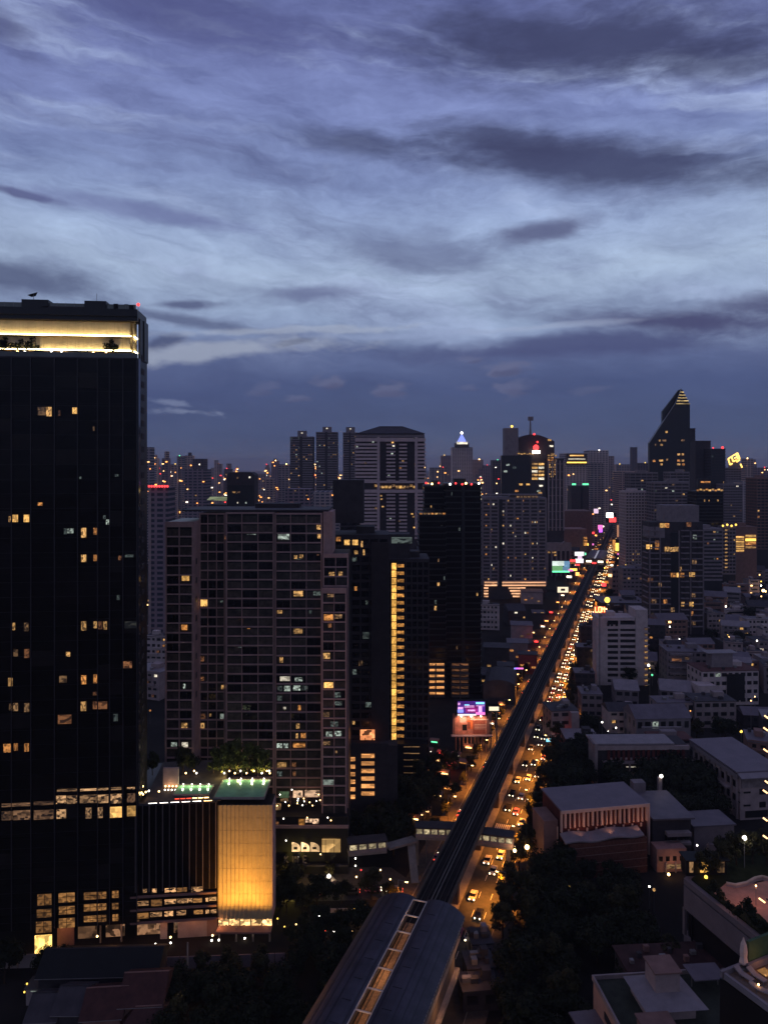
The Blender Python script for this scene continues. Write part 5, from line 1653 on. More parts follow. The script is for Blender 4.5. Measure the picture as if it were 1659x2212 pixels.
SW = emit('screen_white', (.85, 1.0, .92), 1.1, .25, True, 2.0)
SG = emit('screen_green', (.35, .85, .35), .8, .35, True, 2.0)
SB_ = emit('screen_blue', (.30, .60, .95), .8, .3, True, 2.0)
screen('video_screen', 'bright white and green video screen below the pilastered building', 1192.5, 1230, 1212, 1236.5, 770, [(0, .68, 0, .42, SW), (.68, 1, 0, .5, SB_), (0, .6, .42, .86, SG), (.6, 1, .5, .86, SB_), (0, 1, .86, 1.0, E_green)])
s_, w_, h_, z_ = screen('white_sign', 'white stacked glowing sign beside the video screen', 1241, 1262, 1192, 1216, 790, [(0, .95, 0, .36, emit('sign_white', (1, .93, 1), 1.3)), (.3, .75, .36, .62, emit('sign_lilac', (1, .72, .95), 1.0)), (.05, .9, .62, 1, emit('sign_white', (1, .93, 1), 1.3))])
screen('small_sign', 'red lettered shop sign tucked under the white stacked sign', 1231, 1243, 1209, 1218, 780, [(0, 1, 0, .5, E_red), (0, 1, .6, 1, E_orange)])
screen('small_sign', 'yellow strip sign right of the video screen foot', 1230, 1246, 1228, 1233, 775, [(0, 1, 0, 1, E_yel)])
screen('small_sign', 'pink and magenta upright sign high on the left of the far road', 1291, 1301, 1134, 1150, 900, [(0, 1, 0, .6, E_pink), (.2, 1, .6, 1, E_purp)])
screen('small_sign', 'pale lilac sign near the far end of the road', 1282, 1292, 1099, 1109, 1100, [(0, 1, 0, 1, emit('sign_lilac', (1, .72, .95), 1.0))])
screen('small_sign', 'red and white sign cluster at the head of the road', 1309, 1330, 1108, 1128, 1050, [(0, .7, 0, .5, E_wbulb), (.3, 1, .5, 1, E_red)])
screen('small_sign', 'orange lit panel stack left of the distant station', 1260, 1268, 1160, 1180, 850, [(0, 1, 0, .2, E_orange), (0, 1, .3, .5, E_orange), (0, 1, .6, .95, E_goldd)])
screen('small_sign', 'yellow and orange hoarding right of the distant station', 1322, 1345, 1166, 1190, 840, [(0, .3, 0, .8, E_orange), (.3, 1, .3, 1, E_yel), (0, .5, .8, 1, E_bright)])
screen('small_sign', 'tall salmon lit panel on the right of the far road', 1332, 1345, 1134, 1160, 900, [(0, 1, 0, 1, emit('salmon_panel', (1.0, .45, .25), .5))])
screen('small_sign', 'white framed oval sign left of the road near the blank wall', 1204, 1227, 1268, 1280, 560, [(0, 1, 0, .3, emit('sign_cream', (1, .85, .6), 1.2)), (0, .3, .3, .7, emit('sign_cream', (1, .85, .6), 1.2)), (.7, 1, .3, .7, emit('sign_cream', (1, .85, .6), 1.2)), (0, 1, .7, 1, emit('sign_cream', (1, .85, .6), 1.2))])
# big double billboard
bb = thing('double_billboard', 'stacked billboard, violet video screen above a pink lit poster', 'billboard', (X(1017, 310), 310, 0))
QX = lambda u: X(u, 310) - X(1017, 310)
fbu = lambda x: (1650 + x / 8.295) / 1.7173
fbv = lambda y: (2560 + y / 8.295) / 1.7173
E_vio = emit('video_violet', (.22, .05, .75), .7, .4, True, 3.0)
E_mag = emit('video_magenta', (.85, .04, .55), .9, .4, True, 3.0)
E_lpk = emit('video_pink', (1.0, .45, .95), 1.2, .3)
part('screen_back', bb, M_black2, (QX(1018), .6, Z(1532, 310)), (13.8, .8, 7.6))
for (x0, x1, y0, y1, m, yy) in ((395, 1235, 345, 760, E_vio, .1), (640, 1010, 490, 700, E_mag, .02), (400, 560, 520, 590, E_lpk, -.05), (600, 900, 470, 540, E_lpk, -.05), (700, 930, 600, 650, E_lpk, -.06), (950, 1215, 370, 430, E_cyan, -.05), (960, 1215, 465, 495, E_lpk, -.04), (1035, 1140, 500, 700, E_lpk, -.05), (950, 1235, 680, 760, E_pink, -.08), (390, 960, 735, 785, emit('screen_foot', (1, .95, .9), 1.1), -.1), (400, 470, 390, 460, E_lpk, -.04), (600, 750, 440, 470, E_cyan, -.06), (390, 570, 600, 690, E_blue, -.05)):
    u0, u1, v0, v1 = fbu(x0), fbu(x1), fbv(y0), fbv(y1)
    part('screen_area', bb, m, ((QX(u0) + QX(u1)) / 2, yy, Z((v0 + v1) / 2, 310)), ((u1 - u0) * 310 / F, .05, (v1 - v0) * 310 / F))
M_post = mat('poster_print', (.62, .30, .22), .8, .2, var=.4, scale=.5)
M_post2 = mat('poster_dark_print', (.30, .11, .08), .8, .2, var=.3, scale=.5)
M_post3 = mat('poster_pale_print', (.80, .62, .55), .8, .2, var=.2, scale=.5)
for (x0, x1, y0, y1, m, yy) in ((310, 1290, 790, 1370, M_post, .1), (860, 1240, 930, 1340, M_post2, .04), (460, 660, 800, 1000, M_post3, .04), (540, 680, 1060, 1240, M_black2, .03), (690, 860, 930, 1200, mat('poster_orange_print', (.75, .22, .08), .8, .2), .03), (310, 450, 800, 1240, M_post, .02), (780, 900, 790, 920, M_post3, .02), (690, 780, 980, 1180, M_post2, .0)):
    u0, u1, v0, v1 = fbu(x0), fbu(x1), fbv(y0), fbv(y1)
    part('poster_area', bb, m, ((QX(u0) + QX(u1)) / 2, yy, Z((v0 + v1) / 2, 310)), ((u1 - u0) * 310 / F, .05, (v1 - v0) * 310 / F))
for j in range(5):
    part('poster_line', bb, M_post3, (QX(fbu(1090)), .0, Z(fbv(905 + (0 if j == 0 else 110 + j * 45)), 310)), ((6.5 if j == 0 else 5.0) , .04, .45 if j == 0 else .14))
part('poster_frame', bb, M_brown, (QX(1018), .5, Z(fbv(1085), 310)), (15.6, .6, 9.4))
part('catwalk', bb, M_tan, (QX(1018), -1.2, Z(fbv(1372), 310)), (17.0, 2.0, .3))
for j in range(9):
    part('billboard_leg', bb, M_brown, (QX(985 + j * 8.2), .6, Z(fbv(1380), 310) / 2), (.3, .3, Z(fbv(1380), 310)))
for j in range(3):
    lamp('SPOT', bb, (QX(996 + j * 21), -3.0, Z(fbv(770), 310)), (1.0, .62, .45), 900, .3, 110, (R(35), 0, 0))
    ball('poster_lamp', bb, E_wbulb, (QX(996 + j * 21), -.9, Z(fbv(780), 310)), .32)
screen('small_sign', 'cream lit signboard on a post right of the double billboard', fbu(1360), fbu(1659), fbv(515), fbv(665)  , 314, [(0, 1, 0, .8, emit('sign_cream', (1, .85, .6), 1.2))])
# roadside low blocks, left
for (u0, u1, vt, Y, dp, m, lab) in ((1126, 1172, 1280, 640, 18, M_tan, 'blank tan walled block in front of the twin grey block'), (1104, 1150, 1352, 500, 14, M_roof2, 'shed roofed block with pale roof left of the railway'), (1096, 1140, 1390, 455, 12, M_grey, 'small grey shop house with a violet lamp'),
                                    (1045, 1100, 1400, 430, 12, M_dgrey, 'low dark hall left of the railway'), (1020, 1070, 1460, 405, 16, M_dgrey, 'dark arched roof market hall left of the railway'), (1150, 1176, 1325, 600, 14, M_brown, 'small brown shop house by the far left pavement'),
                                    (1120, 1160, 1415, 425, 8, mat('maroon_wall', (.22, .06, .07), .85, .2), 'maroon shop house beside the railway'), (1075, 1110, 1440, 400, 9, M_roof, 'grey roofed shed behind the double billboard'), (1180, 1215, 1290, 700, 14, M_brown, 'brown shop row on the far left pavement')):
    r_, w_, z_ = tower('shop_house', lab, 'building', u0, u1, vt, Y, dp, 3.4, m, m, 0, 0, 0, roof=False, rot=-8)
    part('roof_slab', r_, random.choice((M_roof, M_droof)), (0, dp / 2, z_ + .2), (w_ + .8, dp + .8, .4))
    for k in range(3):
        part('shop_light', r_, random.choice((E_orange, E_warm, E_warmd, E_oranged)), (w_ * (-.3 + .3 * k), -.1, random.uniform(1.5, min(z_ - 1, 7))), (2.2, .3, 1.0))
mh = thing('market_hall_roof', 'barrel vaulted dark roof beside the double billboard', 'roof', (X(1078, 372), 372, 0), R(-12))
pr_ = [(math.cos(t * math.pi / 8) * 8, 9 + math.sin(t * math.pi / 8) * 3.2) for t in range(9)]
slab('vault', mh, M_droof, pr_ + [(-8, 0), (8, 0)], 0, 26)
sl = thing('shop_light_row', 'cyan and magenta strip light along a shop front left of the railway', 'light', (X(1108, 418), 410, 0))
for j in range(6):
    part('strip_light', sl, (E_cyan, E_cyan, E_blue, E_purp, E_pink, E_pink)[j], (-3.4 + j * 1.4, 0, Z(1444, 410)), (1.3, .3, .8))
part('strip_bracket', sl, M_metal, (0, .4, Z(1444, 410) / 2), (.4, .4, Z(1444, 410)))
# ------------------------------------------------------------------ school hall with the finned front
M_maroon = mat('maroon_panel', (.10, .030, .030), .8, .2)
M_fin = mat('cream_fin', (.58, .44, .40), .8, .2, var=.1)
M_brick = mat('brick_wall', (.13, .060, .050), .9, .1, var=.3, scale=1.5)
hl = thing('assembly_hall', 'school hall with a wide mauve roof and a row of pale vertical fins', 'building', (52.4, 218.5, 0), R(10))
part('body', hl, M_maroon, (13.9, 8.2, 8.6), (27.2, 14.6, 17.0))
part('roof', hl, mat('hall_roof', (.17, .155, .20), .65, .3, var=.15, scale=.2), (13.9, 7.8, 17.75), (28.0, 16.0, .5))
part('roof_edge', hl, M_fin, (13.9, -.1, 17.6), (28.2, .3, .9))
part('end_frame', hl, M_fin, (.0, .3, 14.6), (.4, .9, 6.0))
part('end_frame', hl, M_fin, (27.8, .3, 10), (.5, 1.0, 14.8))
nf = 19
for j in range(nf):
    wj = (.62, .34, .50, .28)[j % 4]
    part('fin', hl, M_fin, (1.2 + j * 26.0 / (nf - 1), .35, 15.0 - (.0 if j % 3 else -.1)), (wj, .7, 4.6))
    if j % 2:
        part('lower_fin', hl, M_fin, (1.0 + j * 26.0 / (nf - 1), .55, 11.6), (.5, .3, 1.0))
vs, fs = [], []
for j in range(13):
    f = j / 12
    zz = 11.3 + .35 * math.sin(f * 12.5) + .5 * f
    vs += [(-.8 + f * 24.5, -4.6, zz - .5), (-.8 + f * 24.5, -.3, zz + .3), (-.8 + f * 24.5, -4.6, zz - .9), (-.8 + f * 24.5, -.3, zz - .1)]
for j in range(12):
    a, b = j * 4, j * 4 + 4
    fs += [(a, b, b + 1, a + 1), (a + 2, a + 3, b + 3, b + 2), (a, a + 2, b + 2, b), (a + 1, b + 1, b + 3, a + 3)]
fs += [(0, 1, 3, 2), (48, 50, 51, 49)]
mesh('wavy_canopy', hl, M_roof2, vs, fs)
part('brick_front', hl, M_brick, (12.6, -2.3, 5.1), (24.2, 4.2, 10.2))
for k in range(4):
    part('brick_course', hl, M_brown, (12.6, -4.45, 2 + k * 2.3), (24.4, .12, .16))
part('left_annexe', hl, M_brown, (-2.6, 6.5, 7.2), (4.4, 9, 14.4))
part('annexe_frame', hl, M_fin, (-.55, 1.9, 9), (.3, .3, 7))
for j in range(3):
    lamp('SPOT', hl, (5 + j * 9, -3.6, 12.2), (1.0, .50, .28), 240, .3, 130, (R(120), 0, 0))  # added spots standing in for the street light that falls on the fins
# block right of it
nb = thing('school_annexe', 'low mauve roofed block with pink lower walls right of the finned hall', 'building', (81, 223, 0), R(4))
part('body', nb, M_dgrey, (6.0, 9.2, 6.7), (12, 17, 13.4))
part('roof', nb, M_roof, (6.0, 8.6, 13.65), (13, 19, .5))
part('stair_box', nb, M_grey, (3.2, 19, 15.2), (4, 3, 3.2))
part('stair_box', nb, M_grey, (11.0, 20, 14.6), (1.2, 1.2, 5.4))
ball('roof_lamp', nb, E_wbulb, (11.0, 18.8, 18.2), .55)
part('front_wall', nb, mat('pink_wall', (.34, .21, .20), .85, .2), (3.5, -2.4, 3.4), (9, 4.4, 6.8))
part('balcony', nb, M_white2, (7.4, -.6, 9.2), (7.4, 2.0, 1.0))
part('balcony', nb, M_white2, (7.4, -.5, 6.4), (7.4, 2.0, .8))
for j in range(4):
    part('window', nb, M_glass, (4.4 + j * 2.0, -.02, 7.8), (1.5, .2, 1.7))
    part('window', nb, M_glass, (.2 + j * 2.1, -4.65, 3.9), (1.1, .1, 1.4))
for j in range(4):
    part('column', nb, M_white2, (1.6 + j * 2.9, -5.0, 1.5), (.4, .4, 3.0))
part('porch_light', nb, E_warmd, (5, -4.7, 1.6), (7, .1, 1.4))
ball('ground_lamp', nb, E_bulb, (1.0, -8, 1.2), .4)
lamp('POINT', nb, (4, -8, 3.5), (1.0, .6, .35), 140, .4)
cb = thing('blue_shed', 'low bluish shed roof and yard wall right of the school annexe', 'building', (97, 229, 0), R(6))
part('body', cb, M_grey, (5.5, 5, 4.0), (13, 9, 8.0))
part('roof', cb, M_roof, (5.5, 5, 8.2), (14, 10, .4))
part('yard_wall', cb, M_white2, (8, -4, 2.4), (15, .4, 4.8))
for j in range(5):
    part('wall_post', cb, M_white2, (1 + j * 3.4, -4.3, 2.7), (.4, .4, 5.4))
# school wing facing us
s1 = thing('school_wing', 'school wing with maroon top panels facing the camera behind the hall', 'building', (78.4, 276, 0), R(1))
W1 = 35.4
part('body', s1, M_dgrey, (W1 / 2, 5.2, 7.8), (W1 - 1, 8.6, 15.6))
part('roof', s1, M_roof2, (W1 / 2 - 3, 5.0, 15.9), (W1 - 5, 9.8, .5))
part('end_wall', s1, M_white2, (.4, 3.4, 8.2), (1.0, 8.6, 16.4))
part('top_beam', s1, M_tan, (W1 / 2, .2, 14.6), (W1, .8, 1.6))
for j in range(16):
    part('maroon_panel', s1, M_maroon, (5.2 + j * 1.86, -.25, 12.0), (1.0, .3, 3.8))
    part('pale_panel', s1, M_tan, (6.15 + j * 1.86, -.15, 10.6), (.8, .3, .8))
for (z, w_) in ((9.4, W1 - 4), (4.8, W1 - 6), (.9, W1 - 9)):
    part('gallery_slab', s1, M_tan, (W1 / 2 + 1, -.2, z), (w_, 1.6, .8))
for j in range(5):
    part('gallery_column', s1, M_tan, (6.5 + j * 6.4, -.6, 4.8), (.6, .6, 9.4))
part('gallery_light', s1, E_white, (15, .7, 7.2), (6, .2, .3))
part('lower_roof', s1, mat('deck_maroon', (.12, .06, .06), .85, .2), (W1 - 2, 14, 13.8), (16, 9, .6))
part('deck_box', s1, M_grey, (W1 - 2, 15, 14.9), (6, 3, 1.6))
part('deck_rail', s1, M_roof2, (W1 - 3, 18.6, 15.6), (16, .4, .5))
# long wing running towards us
s2 = thing('long_school_wing', 'long mauve roofed school wing running towards the right picture edge', 'building', (119.8, 249.5, 0), R(7))
part('body', s2, M_tan, (8.2, 15.6, 7.4), (15.4, 29.6, 14.8))
part('roof', s2, mat('hall_roof', (.17, .155, .20), .65, .3, var=.15, scale=.2), (8.2, 16.4, 16.0), (17.4, 30.5, .5))
part('roof_lip', s2, M_roof2, (8.2, -.2, 15.2), (17.0, 2.6, .4), rx=.35)
part('eave_beam', s2, M_grey, (-.2, 16, 14.6), (.5, 30, 1.5))
for j in range(9):
    part('bay_column', s2, M_tan, (.2, 2 + j * 3.4, 7), (.7, .6, 14))
    part('bay_window', s2, M_glass, (.44, 3.7 + j * 3.4, 11.2), (.12, 2.4, 2.2))
    part('bay_window', s2, M_glass, (.44, 3.7 + j * 3.4, 6.6), (.12, 2.4, 2.2))
for k in range(2):
    for j in range(2):
        part('end_window', s2, M_black, (3.0 + j * 5.6, .72, 4.9 + k * 4.4), (2.4 - j * .2, .2, .55 + j * 1.3))
        part('side_slot', s2, M_black, (.44, 1.6, 6 + k * 3.2), (.1, 1.8, .4))
part('end_band', s2, mat('stained_wall', (.22, .20, .22), .9, .1, var=.4, scale=.5), (8.4, .62, 12.6), (15, .5, 3.2))
part('end_window', s2, M_black, (6.4, .66, 1.9), (8, .3, 2.2))
part('gallery_slab', s2, M_tan, (-.6, 18, 8.9), (1.6, 24, .6))

# low blocks on the right, each with its own form
def block(name, label, u0, u1, vb, z, depth, wall, roofm, rot=0.0, storeys=None, cat='building', lit=.05, kind='flat'):
    Y = YG(vb)
    x0, x1 = X(u0, Y), X(u1, Y)
    w = x1 - x0
    r = thing(name, label, cat, ((x0 + x1) / 2, Y, 0), R(rot))
    part('wall', r, wall, (0, depth / 2, z / 2), (w, depth, z))
    if kind == 'flat':
        rf_ = part('roof', r, roofm, (0, depth / 2, z + .12), (w + .5, depth + .5, .3))
        piece('roof_box', rf_, wall, (w * .22, depth * .6, z + 1.4), (w * .25, depth * .3, 2.3))
        for q_ in range(5):
            piece(('air_unit', 'water_tank')[q_ % 2], rf_, (M_metal, M_dgrey, M_dconc)[q_ % 3], (random.uniform(-.42, .42) * w, depth * random.uniform(.1, .9), z + .8), (random.uniform(.8, 2), random.uniform(.8, 1.6), random.uniform(.7, 1.5)))
    else:
        h = min(w, depth) * .28
        a, b = w / 2 + .5, depth + .5
        if kind == 'gable':
            vs = [(-a, -.5, z), (a, -.5, z), (a, b, z), (-a, b, z), (-a, depth / 2, z + h), (a, depth / 2, z + h)]
            f = [(0, 1, 5, 4), (2, 3, 4, 5), (0, 4, 3), (1, 2, 5), (0, 3, 2, 1)]
        else:
            vs = [(-a, -.5, z), (a, -.5, z), (a, b, z), (-a, b, z), (-a * .5, depth / 2, z + h), (a * .5, depth / 2, z + h)]
            f = [(0, 1, 5, 4), (2, 3, 4, 5), (0, 4, 3), (1, 2, 5), (0, 3, 2, 1)]
        mesh('roof', r, roofm, vs, f)
    n = storeys or max(1, int(z / 3.2))
    nc = max(2, int(w / 3.2))
    for k in range(n):
        for i in range(nc):
            zz = (k + .58) * z / n
            p = random.random()
            part('window', r, (random.choice((E_warmd, E_warm, E_oranged, E_cool)) if p < lit else M_black), (-w / 2 + (i + .5) * w / nc, -.03, zz), (w / nc * random.uniform(.5, .8), .12, z / n * .42))
        sx = -w / 2
        for i in range(max(1, int(depth / 4))):
            part('window', r, M_black, (sx - .01, (i + .5) * depth / max(1, int(depth / 4)), (k + .58) * z / n), (.1, 1.5, z / n * .4))
    return r, w, z


r_, w_, z_ = block('modern_house', 'white flat roofed modern house with dark tall windows at right', 1514, 1640, 1523, 17, 16, M_white, mat('deck_maroon', (.12, .06, .06), .85, .2), 4, 4)
part('dark_bay', r_, M_black, (2.5, -.4, 9), (9, .6, 13))
part('side_wing', r_, M_white, (-w_ / 2 - 1, -3, 6), (9, 8, 12))
part('roof_canopy', r_, M_roof2, (-1, 9, 24.5), (16, 7, .4))
part('canopy_box', r_, M_grey, (-1, 9, 20.6), (11, 6, 7))
r_, w_, z_ = block('curved_block', 'grey block with rounded stacked balconies left of the modern house', 1442, 1528, 1494, 21, 15, M_grey, M_roof, -4, 6)
for k in range(6):
    slab('curved_balcony', r_, M_grey, [(-w_ / 2 + 1.5 + (1 - math.cos(t * math.pi / 6)) * 5, 0) for t in range(7)] and [(-w_ / 2 + 1, k * 3.4 + 2.4), (w_ * .1, k * 3.4 + 2.4), (w_ * .1, k * 3.4 + 3.5), (-w_ / 2 + 1, k * 3.4 + 3.5)], -1.8, .1)
part('warm_balcony', r_, E_oranged, (-w_ * .3, -1.9, 17.2), (5, .1, 1.4))
part('warm_balcony', r_, E_warmd, (-w_ * .02, -.2, 17.4), (2, .1, 1.4))
r_, w_, z_ = block('red_lit_house', 'pale roadside house glowing red at street level', 1190, 1250, 1606, 14, 12, M_white2, M_droof, 6, 4)
part('red_sign', r_, E_red, (-w_ * .1, -.3, 1.6), (7, .3, .8))
part('side_bay', r_, M_white2, (w_ * .3, -1.4, 8), (3.4, 2.8, 12))
lamp('POINT', r_, (-1, -3.0, 2.0), (1.0, .14, .08), 420, .4)
part('blue_sign', r_, E_cyan, (-w_ * .55, -2.4, 2.6), (5, .4, 1.2))
block('shed_roof_house', 'long mauve shed roof above the school gallery', 1372, 1492, 1618, 13, 14, M_grey, M_roof, 3, 2, kind='gable')
block('shed_roof_house', 'pale sheet roofed shed left of the curved balcony block', 1330, 1378, 1530, 9, 16, M_grey, M_roof2, -10, 2, kind='gable')
block('shed_roof_house', 'grey shed roof just right of the roadside house', 1256, 1300, 1550, 11, 12, M_grey, M_roof, -6, 3)
block('shed_roof_house', 'bluish roofed row right of the red lit house', 1222, 1292, 1640, 8, 12, M_dgrey, M_roof2, -4, 2)
block('shed_roof_house', 'low dark shop row between the road and the white block', 1242, 1284, 1500, 11, 10, M_dgrey, M_roof, -8, 3)
block('shed_roof_house', 'dark house with sloping roof left of the white block', 1246, 1286, 1455, 15, 10, M_dgrey, M_roof, -8, 4)
block('shed_roof_house', 'dark shop house above it left of the white block', 1254, 1287, 1415, 18, 10, M_dgrey, M_droof, -8, 5)
block('pale_terrace', 'pale two storey terrace behind the long mauve shed roof', 1420, 1500, 1570, 11, 10, M_white2, M_roof, 2, 2)
block('pale_terrace', 'pale terrace with small windows below the modern house', 1500, 1590, 1572, 12, 12, M_white2, M_droof, 2, 3)
block('curved_roof_shed', 'arched pale roof shed left below the modern house', 1428, 1490, 1528, 8, 14, M_grey, M_roof2, -16, 2, kind='gable')
block('hotel_block', 'grey stepped block with balconies left of the stepped tower', 1345, 1405, 1290, 26, 18, M_grey, M_roof, -3, 7)
block('hotel_block', 'pale end walled block left of the grey stepped block', 1322, 1346, 1282, 22, 14, M_white2, M_roof, -3, 5)
block('mall_roof', 'broad flat roof with a row of small lamps above the white block', 1300, 1400, 1330, 10, 30, M_dgrey, M_roof, -2, 2, lit=.2)
ml = thing('canopy_lamp', 'glowing orange dome lamp at the corner of the broad flat roof', 'lamp', (X(1311, 565), 565, 0))
ball('dome', ml, E_yel, (0, 0, Z(1296, 565)), 2.2)
part('post', ml, M_metal, (0, 0, Z(1302, 565) / 2), (.4, .4, Z(1302, 565)))

# ------------------------------------------------------------------ the two buildings at lower right
wb = thing('garden_podium', 'mauve walled podium with a lit roof garden at lower right', 'building', (0, 0, 0))
poly = [(70.7, 175.0), (81.5, 138.0), (130, 150), (130, 196), (88, 191)]
zw = 22.4
M_mauve = mat('mauve_wall', (.19, .165, .185), .85, .2, var=.12)
prism('lower_wall', wb, M_mauve, poly, 0, 9.2)
inn = [(71.6, 174.6), (82.2, 138.9), (129, 150.6), (129, 195.4), (88.4, 190.2)]
prism('dark_band', wb, M_black, inn, 9.2, 15.4)
prism('upper_wall', wb, M_mauve, poly, 15.4, 20.7)
prism('groove', wb, M_dgrey, [(71.1, 174.8), (81.8, 138.5), (129.5, 150.4), (129.5, 195.8), (88.2, 190.6)], 20.7, 21.1)
prism('parapet', wb, M_mauve, poly, 21.1, zw)
prism('garden_bed', wb, M_grass, [(72.2, 174.2), (82.4, 139.8), (129, 151), (129, 195), (88.6, 189.6)], zw, zw + .35)
dd = Vector((10.8, -37.0, 0)).normalized()
aw = math.atan2(dd.y, dd.x)
part('door_frame', wb, M_black, (70.7 + dd.x * 3.1, 175 + dd.y * 3.1, 4.2), (2.2, .3, 6.4), aw)
part('lit_door', wb, E_orange, (70.62 + dd.x * 3.0, 174.95 + dd.y * 3.0, 4.9), (1.0, .3, 3.4), aw)
part('corner_post', wb, M_mauve, (71.0, 175.1, 12.3), (.7, .7, 6.4), aw)
part('glass_post', wb, M_glass, (70.9 + dd.x * 2.6, 175 + dd.y * 2.6, 12.3), (.4, .3, 6.2), aw)


def on(u, v, z):
    Y = YG(v, z)
    return X(u, Y), Y


path = [on(f[0], f[1], zw + .4) for f in ((1542, 1930), (1586, 1958), (1640, 1975), (1662, 1998), (1668, 1960), (1668, 1901), (1627, 1909), (1600, 1913), (1568, 1908))]
prism('garden_path', wb, mat('salmon_paving', (.50, .27, .20), .85, .2, var=.2, scale=.5), path, zw + .36, zw + .50)
cw = [on(u, v, zw + 1.2) for u, v in ((1568, 1907), (1588, 1911), (1612, 1906), (1630, 1896), (1645, 1893), (1662, 1897))]
tube('curved_wall', wb, mat('pale_kerb', (.5, .42, .36), .8, .2), [(a, b, zw + 1.2) for a, b in cw], .28)
for i in range(5):
    a, b = cw[i], cw[i + 1]
    part('wall_piece', wb, M_tan, ((a[0] + b[0]) / 2, (a[1] + b[1]) / 2, zw + .75), (math.hypot(b[0] - a[0], b[1] - a[1]), .3, .9), math.atan2(b[1] - a[1], b[0] - a[0]))
gx, gy = on(1632, 1930, zw + 3)
lamp('POINT', wb, (gx, gy, zw + 4.5), (1.0, .42, .20), 150, .4)
part('path_lamp', wb, M_metal, (gx, gy, zw + 2.3), (.1, .1, 4.0))
ball('path_lamp_head', wb, E_bulb, (gx, gy, zw + 4.7), .18)
gx, gy = on(1575, 1935, zw + 3)
lamp('POINT', wb, (gx, gy, zw + 4.0), (1.0, .55, .35), 90, .4)
for (u, v, s, k_, lb) in ((1611, 1990, .9, 'small', 'round dark shrub on the salmon path of the roof garden'), (1555, 1950, .55, 'small', 'low shrub at the left end of the salmon path'), (1575, 1972, .5, 'small', 'low shrub behind the mauve parapet'), (1592, 1985, .5, 'small', 'second low shrub along the mauve parapet'), (1632, 2010, .6, 'small', 'shrub near the lower end of the mauve parapet'), (1648, 2022, .6, 'small', 'last shrub of the parapet hedge by the green screen'), (1540, 1935, .7, 'small', 'shrub at the top left of the roof garden'),
                          (1530, 1900, .6, 'olive', 'tall tree in the left corner of the roof garden'), (1560, 1875, .6, 'olive', 'brownish tree behind the garden pavilion'), (1590, 1868, .7, 'olive', 'olive tree left of the white garden floodlight'), (1625, 1866, .7, 'olive', 'olive tree right of the white garden floodlight'), (1655, 1870, .7, 'olive', 'olive tree cut by the right edge above the garden')):
    gx, gy = on(u, v, zw + .4)
    tree(gx, gy, s, lb, None, k_, zw + .3)
gp_ = thing('garden_pavilion', 'small dark pavilion with amber windows in the roof garden', 'pavilion', on(1525, 1893, zw) + (zw,))
for j, (x, w_) in enumerate(((-3.6, .9), (-.6, 1.8), (3.4, 1.6))):
    part('lit_window', gp_, (E_warmd, E_gold, E_warmd)[j], (x, -.1, 2.4), (w_, .2, 2.8))
part('pavilion_body', gp_, M_black, (0, 1.6, 2.0), (9.6, 3, 4.0))
part('pavilion_roof', gp_, M_black2, (0, 1.2, 4.1), (10.4, 4.4, .3))
ball('pavilion_lamp', gp_, E_yel, (-.7, -1.4, .6), .42)
fl = thing('garden_floodlight', 'cold white floodlight on a post above the roof garden trees', 'lamp', on(1607, 1818 + 60, zw) + (zw,))
part('post', fl, M_metal, (0, 0, 4), (.14, .14, 8))
ball('flood_head', fl, E_wbulb, (0, 0, 7.6), .55)
lamp('POINT', fl, (0, -1, 7), (.9, .95, 1.0), 160, .3)
# black roof terrace block in the corner
kb = thing('black_corner_block', 'black block in the lower right corner with a lit roof terrace', 'building', (34.0, 75.1, 0), R(25))
part('body', kb, M_black, (15, -10, 34), (30, 20, 68))
part('roof_deck', kb, mat('deck_timber', (.20, .15, .12), .75, .3, var=.3, scale=1.5), (15, -10, 68.15), (29.6, 19.6, .3))
part('coping', kb, M_grey, (15, -.15, 68.5), (30, .3, .6))
part('coping', kb, M_grey, (.15, -10.2, 68.5), (.3, 19.4, .6))
part('screen_hedge', kb, mat('green_screen', (.05, .10, .05), .7, .3, var=.3, scale=1.2), (9.6, -.5, 70.0), (12.4, .3, 2.2))
part('screen_base', kb, M_mauve, (9.4, -.9, 68.8), (13, .3, .7))
tubm = mat('canvas', (.62, .50, .46), .85, .2, var=.1)
vs, fs, n = [], [], 10
prof = [(.06, 3.25), (.10, 3.0), (.26, 2.6), (.34, 1.9), (.30, 1.3), (.40, .75), (.30, .55)]
for (r0, z) in prof:
    for j in range(n):
        a = 6.2832 * j / n
        rr = r0 * (1 + .18 * (j % 2))
        vs.append((math.cos(a) * rr, math.sin(a) * rr, z))
for i in range(len(prof) - 1):
    for j in range(n):
        fs.append((i * n + j, i * n + (j + 1) % n, (i + 1) * n + (j + 1) % n, (i + 1) * n + j))
um = thing('parasol', 'closed cream parasol standing on the corner roof terrace', 'parasol', (X(1605, 76.0), 76.0, 68.3))
mesh('folded_canopy', um, tubm, vs, fs)
part('pole', um, M_metal, (0, 0, 1.6), (.06, .06, 3.2))
part('base', um, M_conc, (0, 0, .08), (.6, .6, .14))
for i, (ux, uy, rz, lb) in enumerate(((1612, 2110, .5, 'left sun lounger on the corner roof terrace'), (1640, 2112, .5, 'right sun lounger on the corner roof terrace'), (1648, 2140, .9, 'front sun lounger by the corner coping'))):
    gx, gy = on(ux, uy, 68.6)
    lo = thing('sun_lounger', lb, 'lounger', (gx, gy, 68.3), rz)
    part('seat', lo, M_white2, (0, 0, .34), (.65, 1.3, .1))
    part('backrest', lo, M_white2, (0, .9, .52), (.65, .8, .1), rx=.5)
    for sx in (-.26, .26):
        for sy in (-.55, .55):
            part('leg', lo, M_metal, (sx, sy, .15), (.06, .06, .3))
tb = thing('terrace_table', 'low table with a lit amber top near the loungers', 'table', on(1652, 2100, 68.8) + (68.3,), .4)
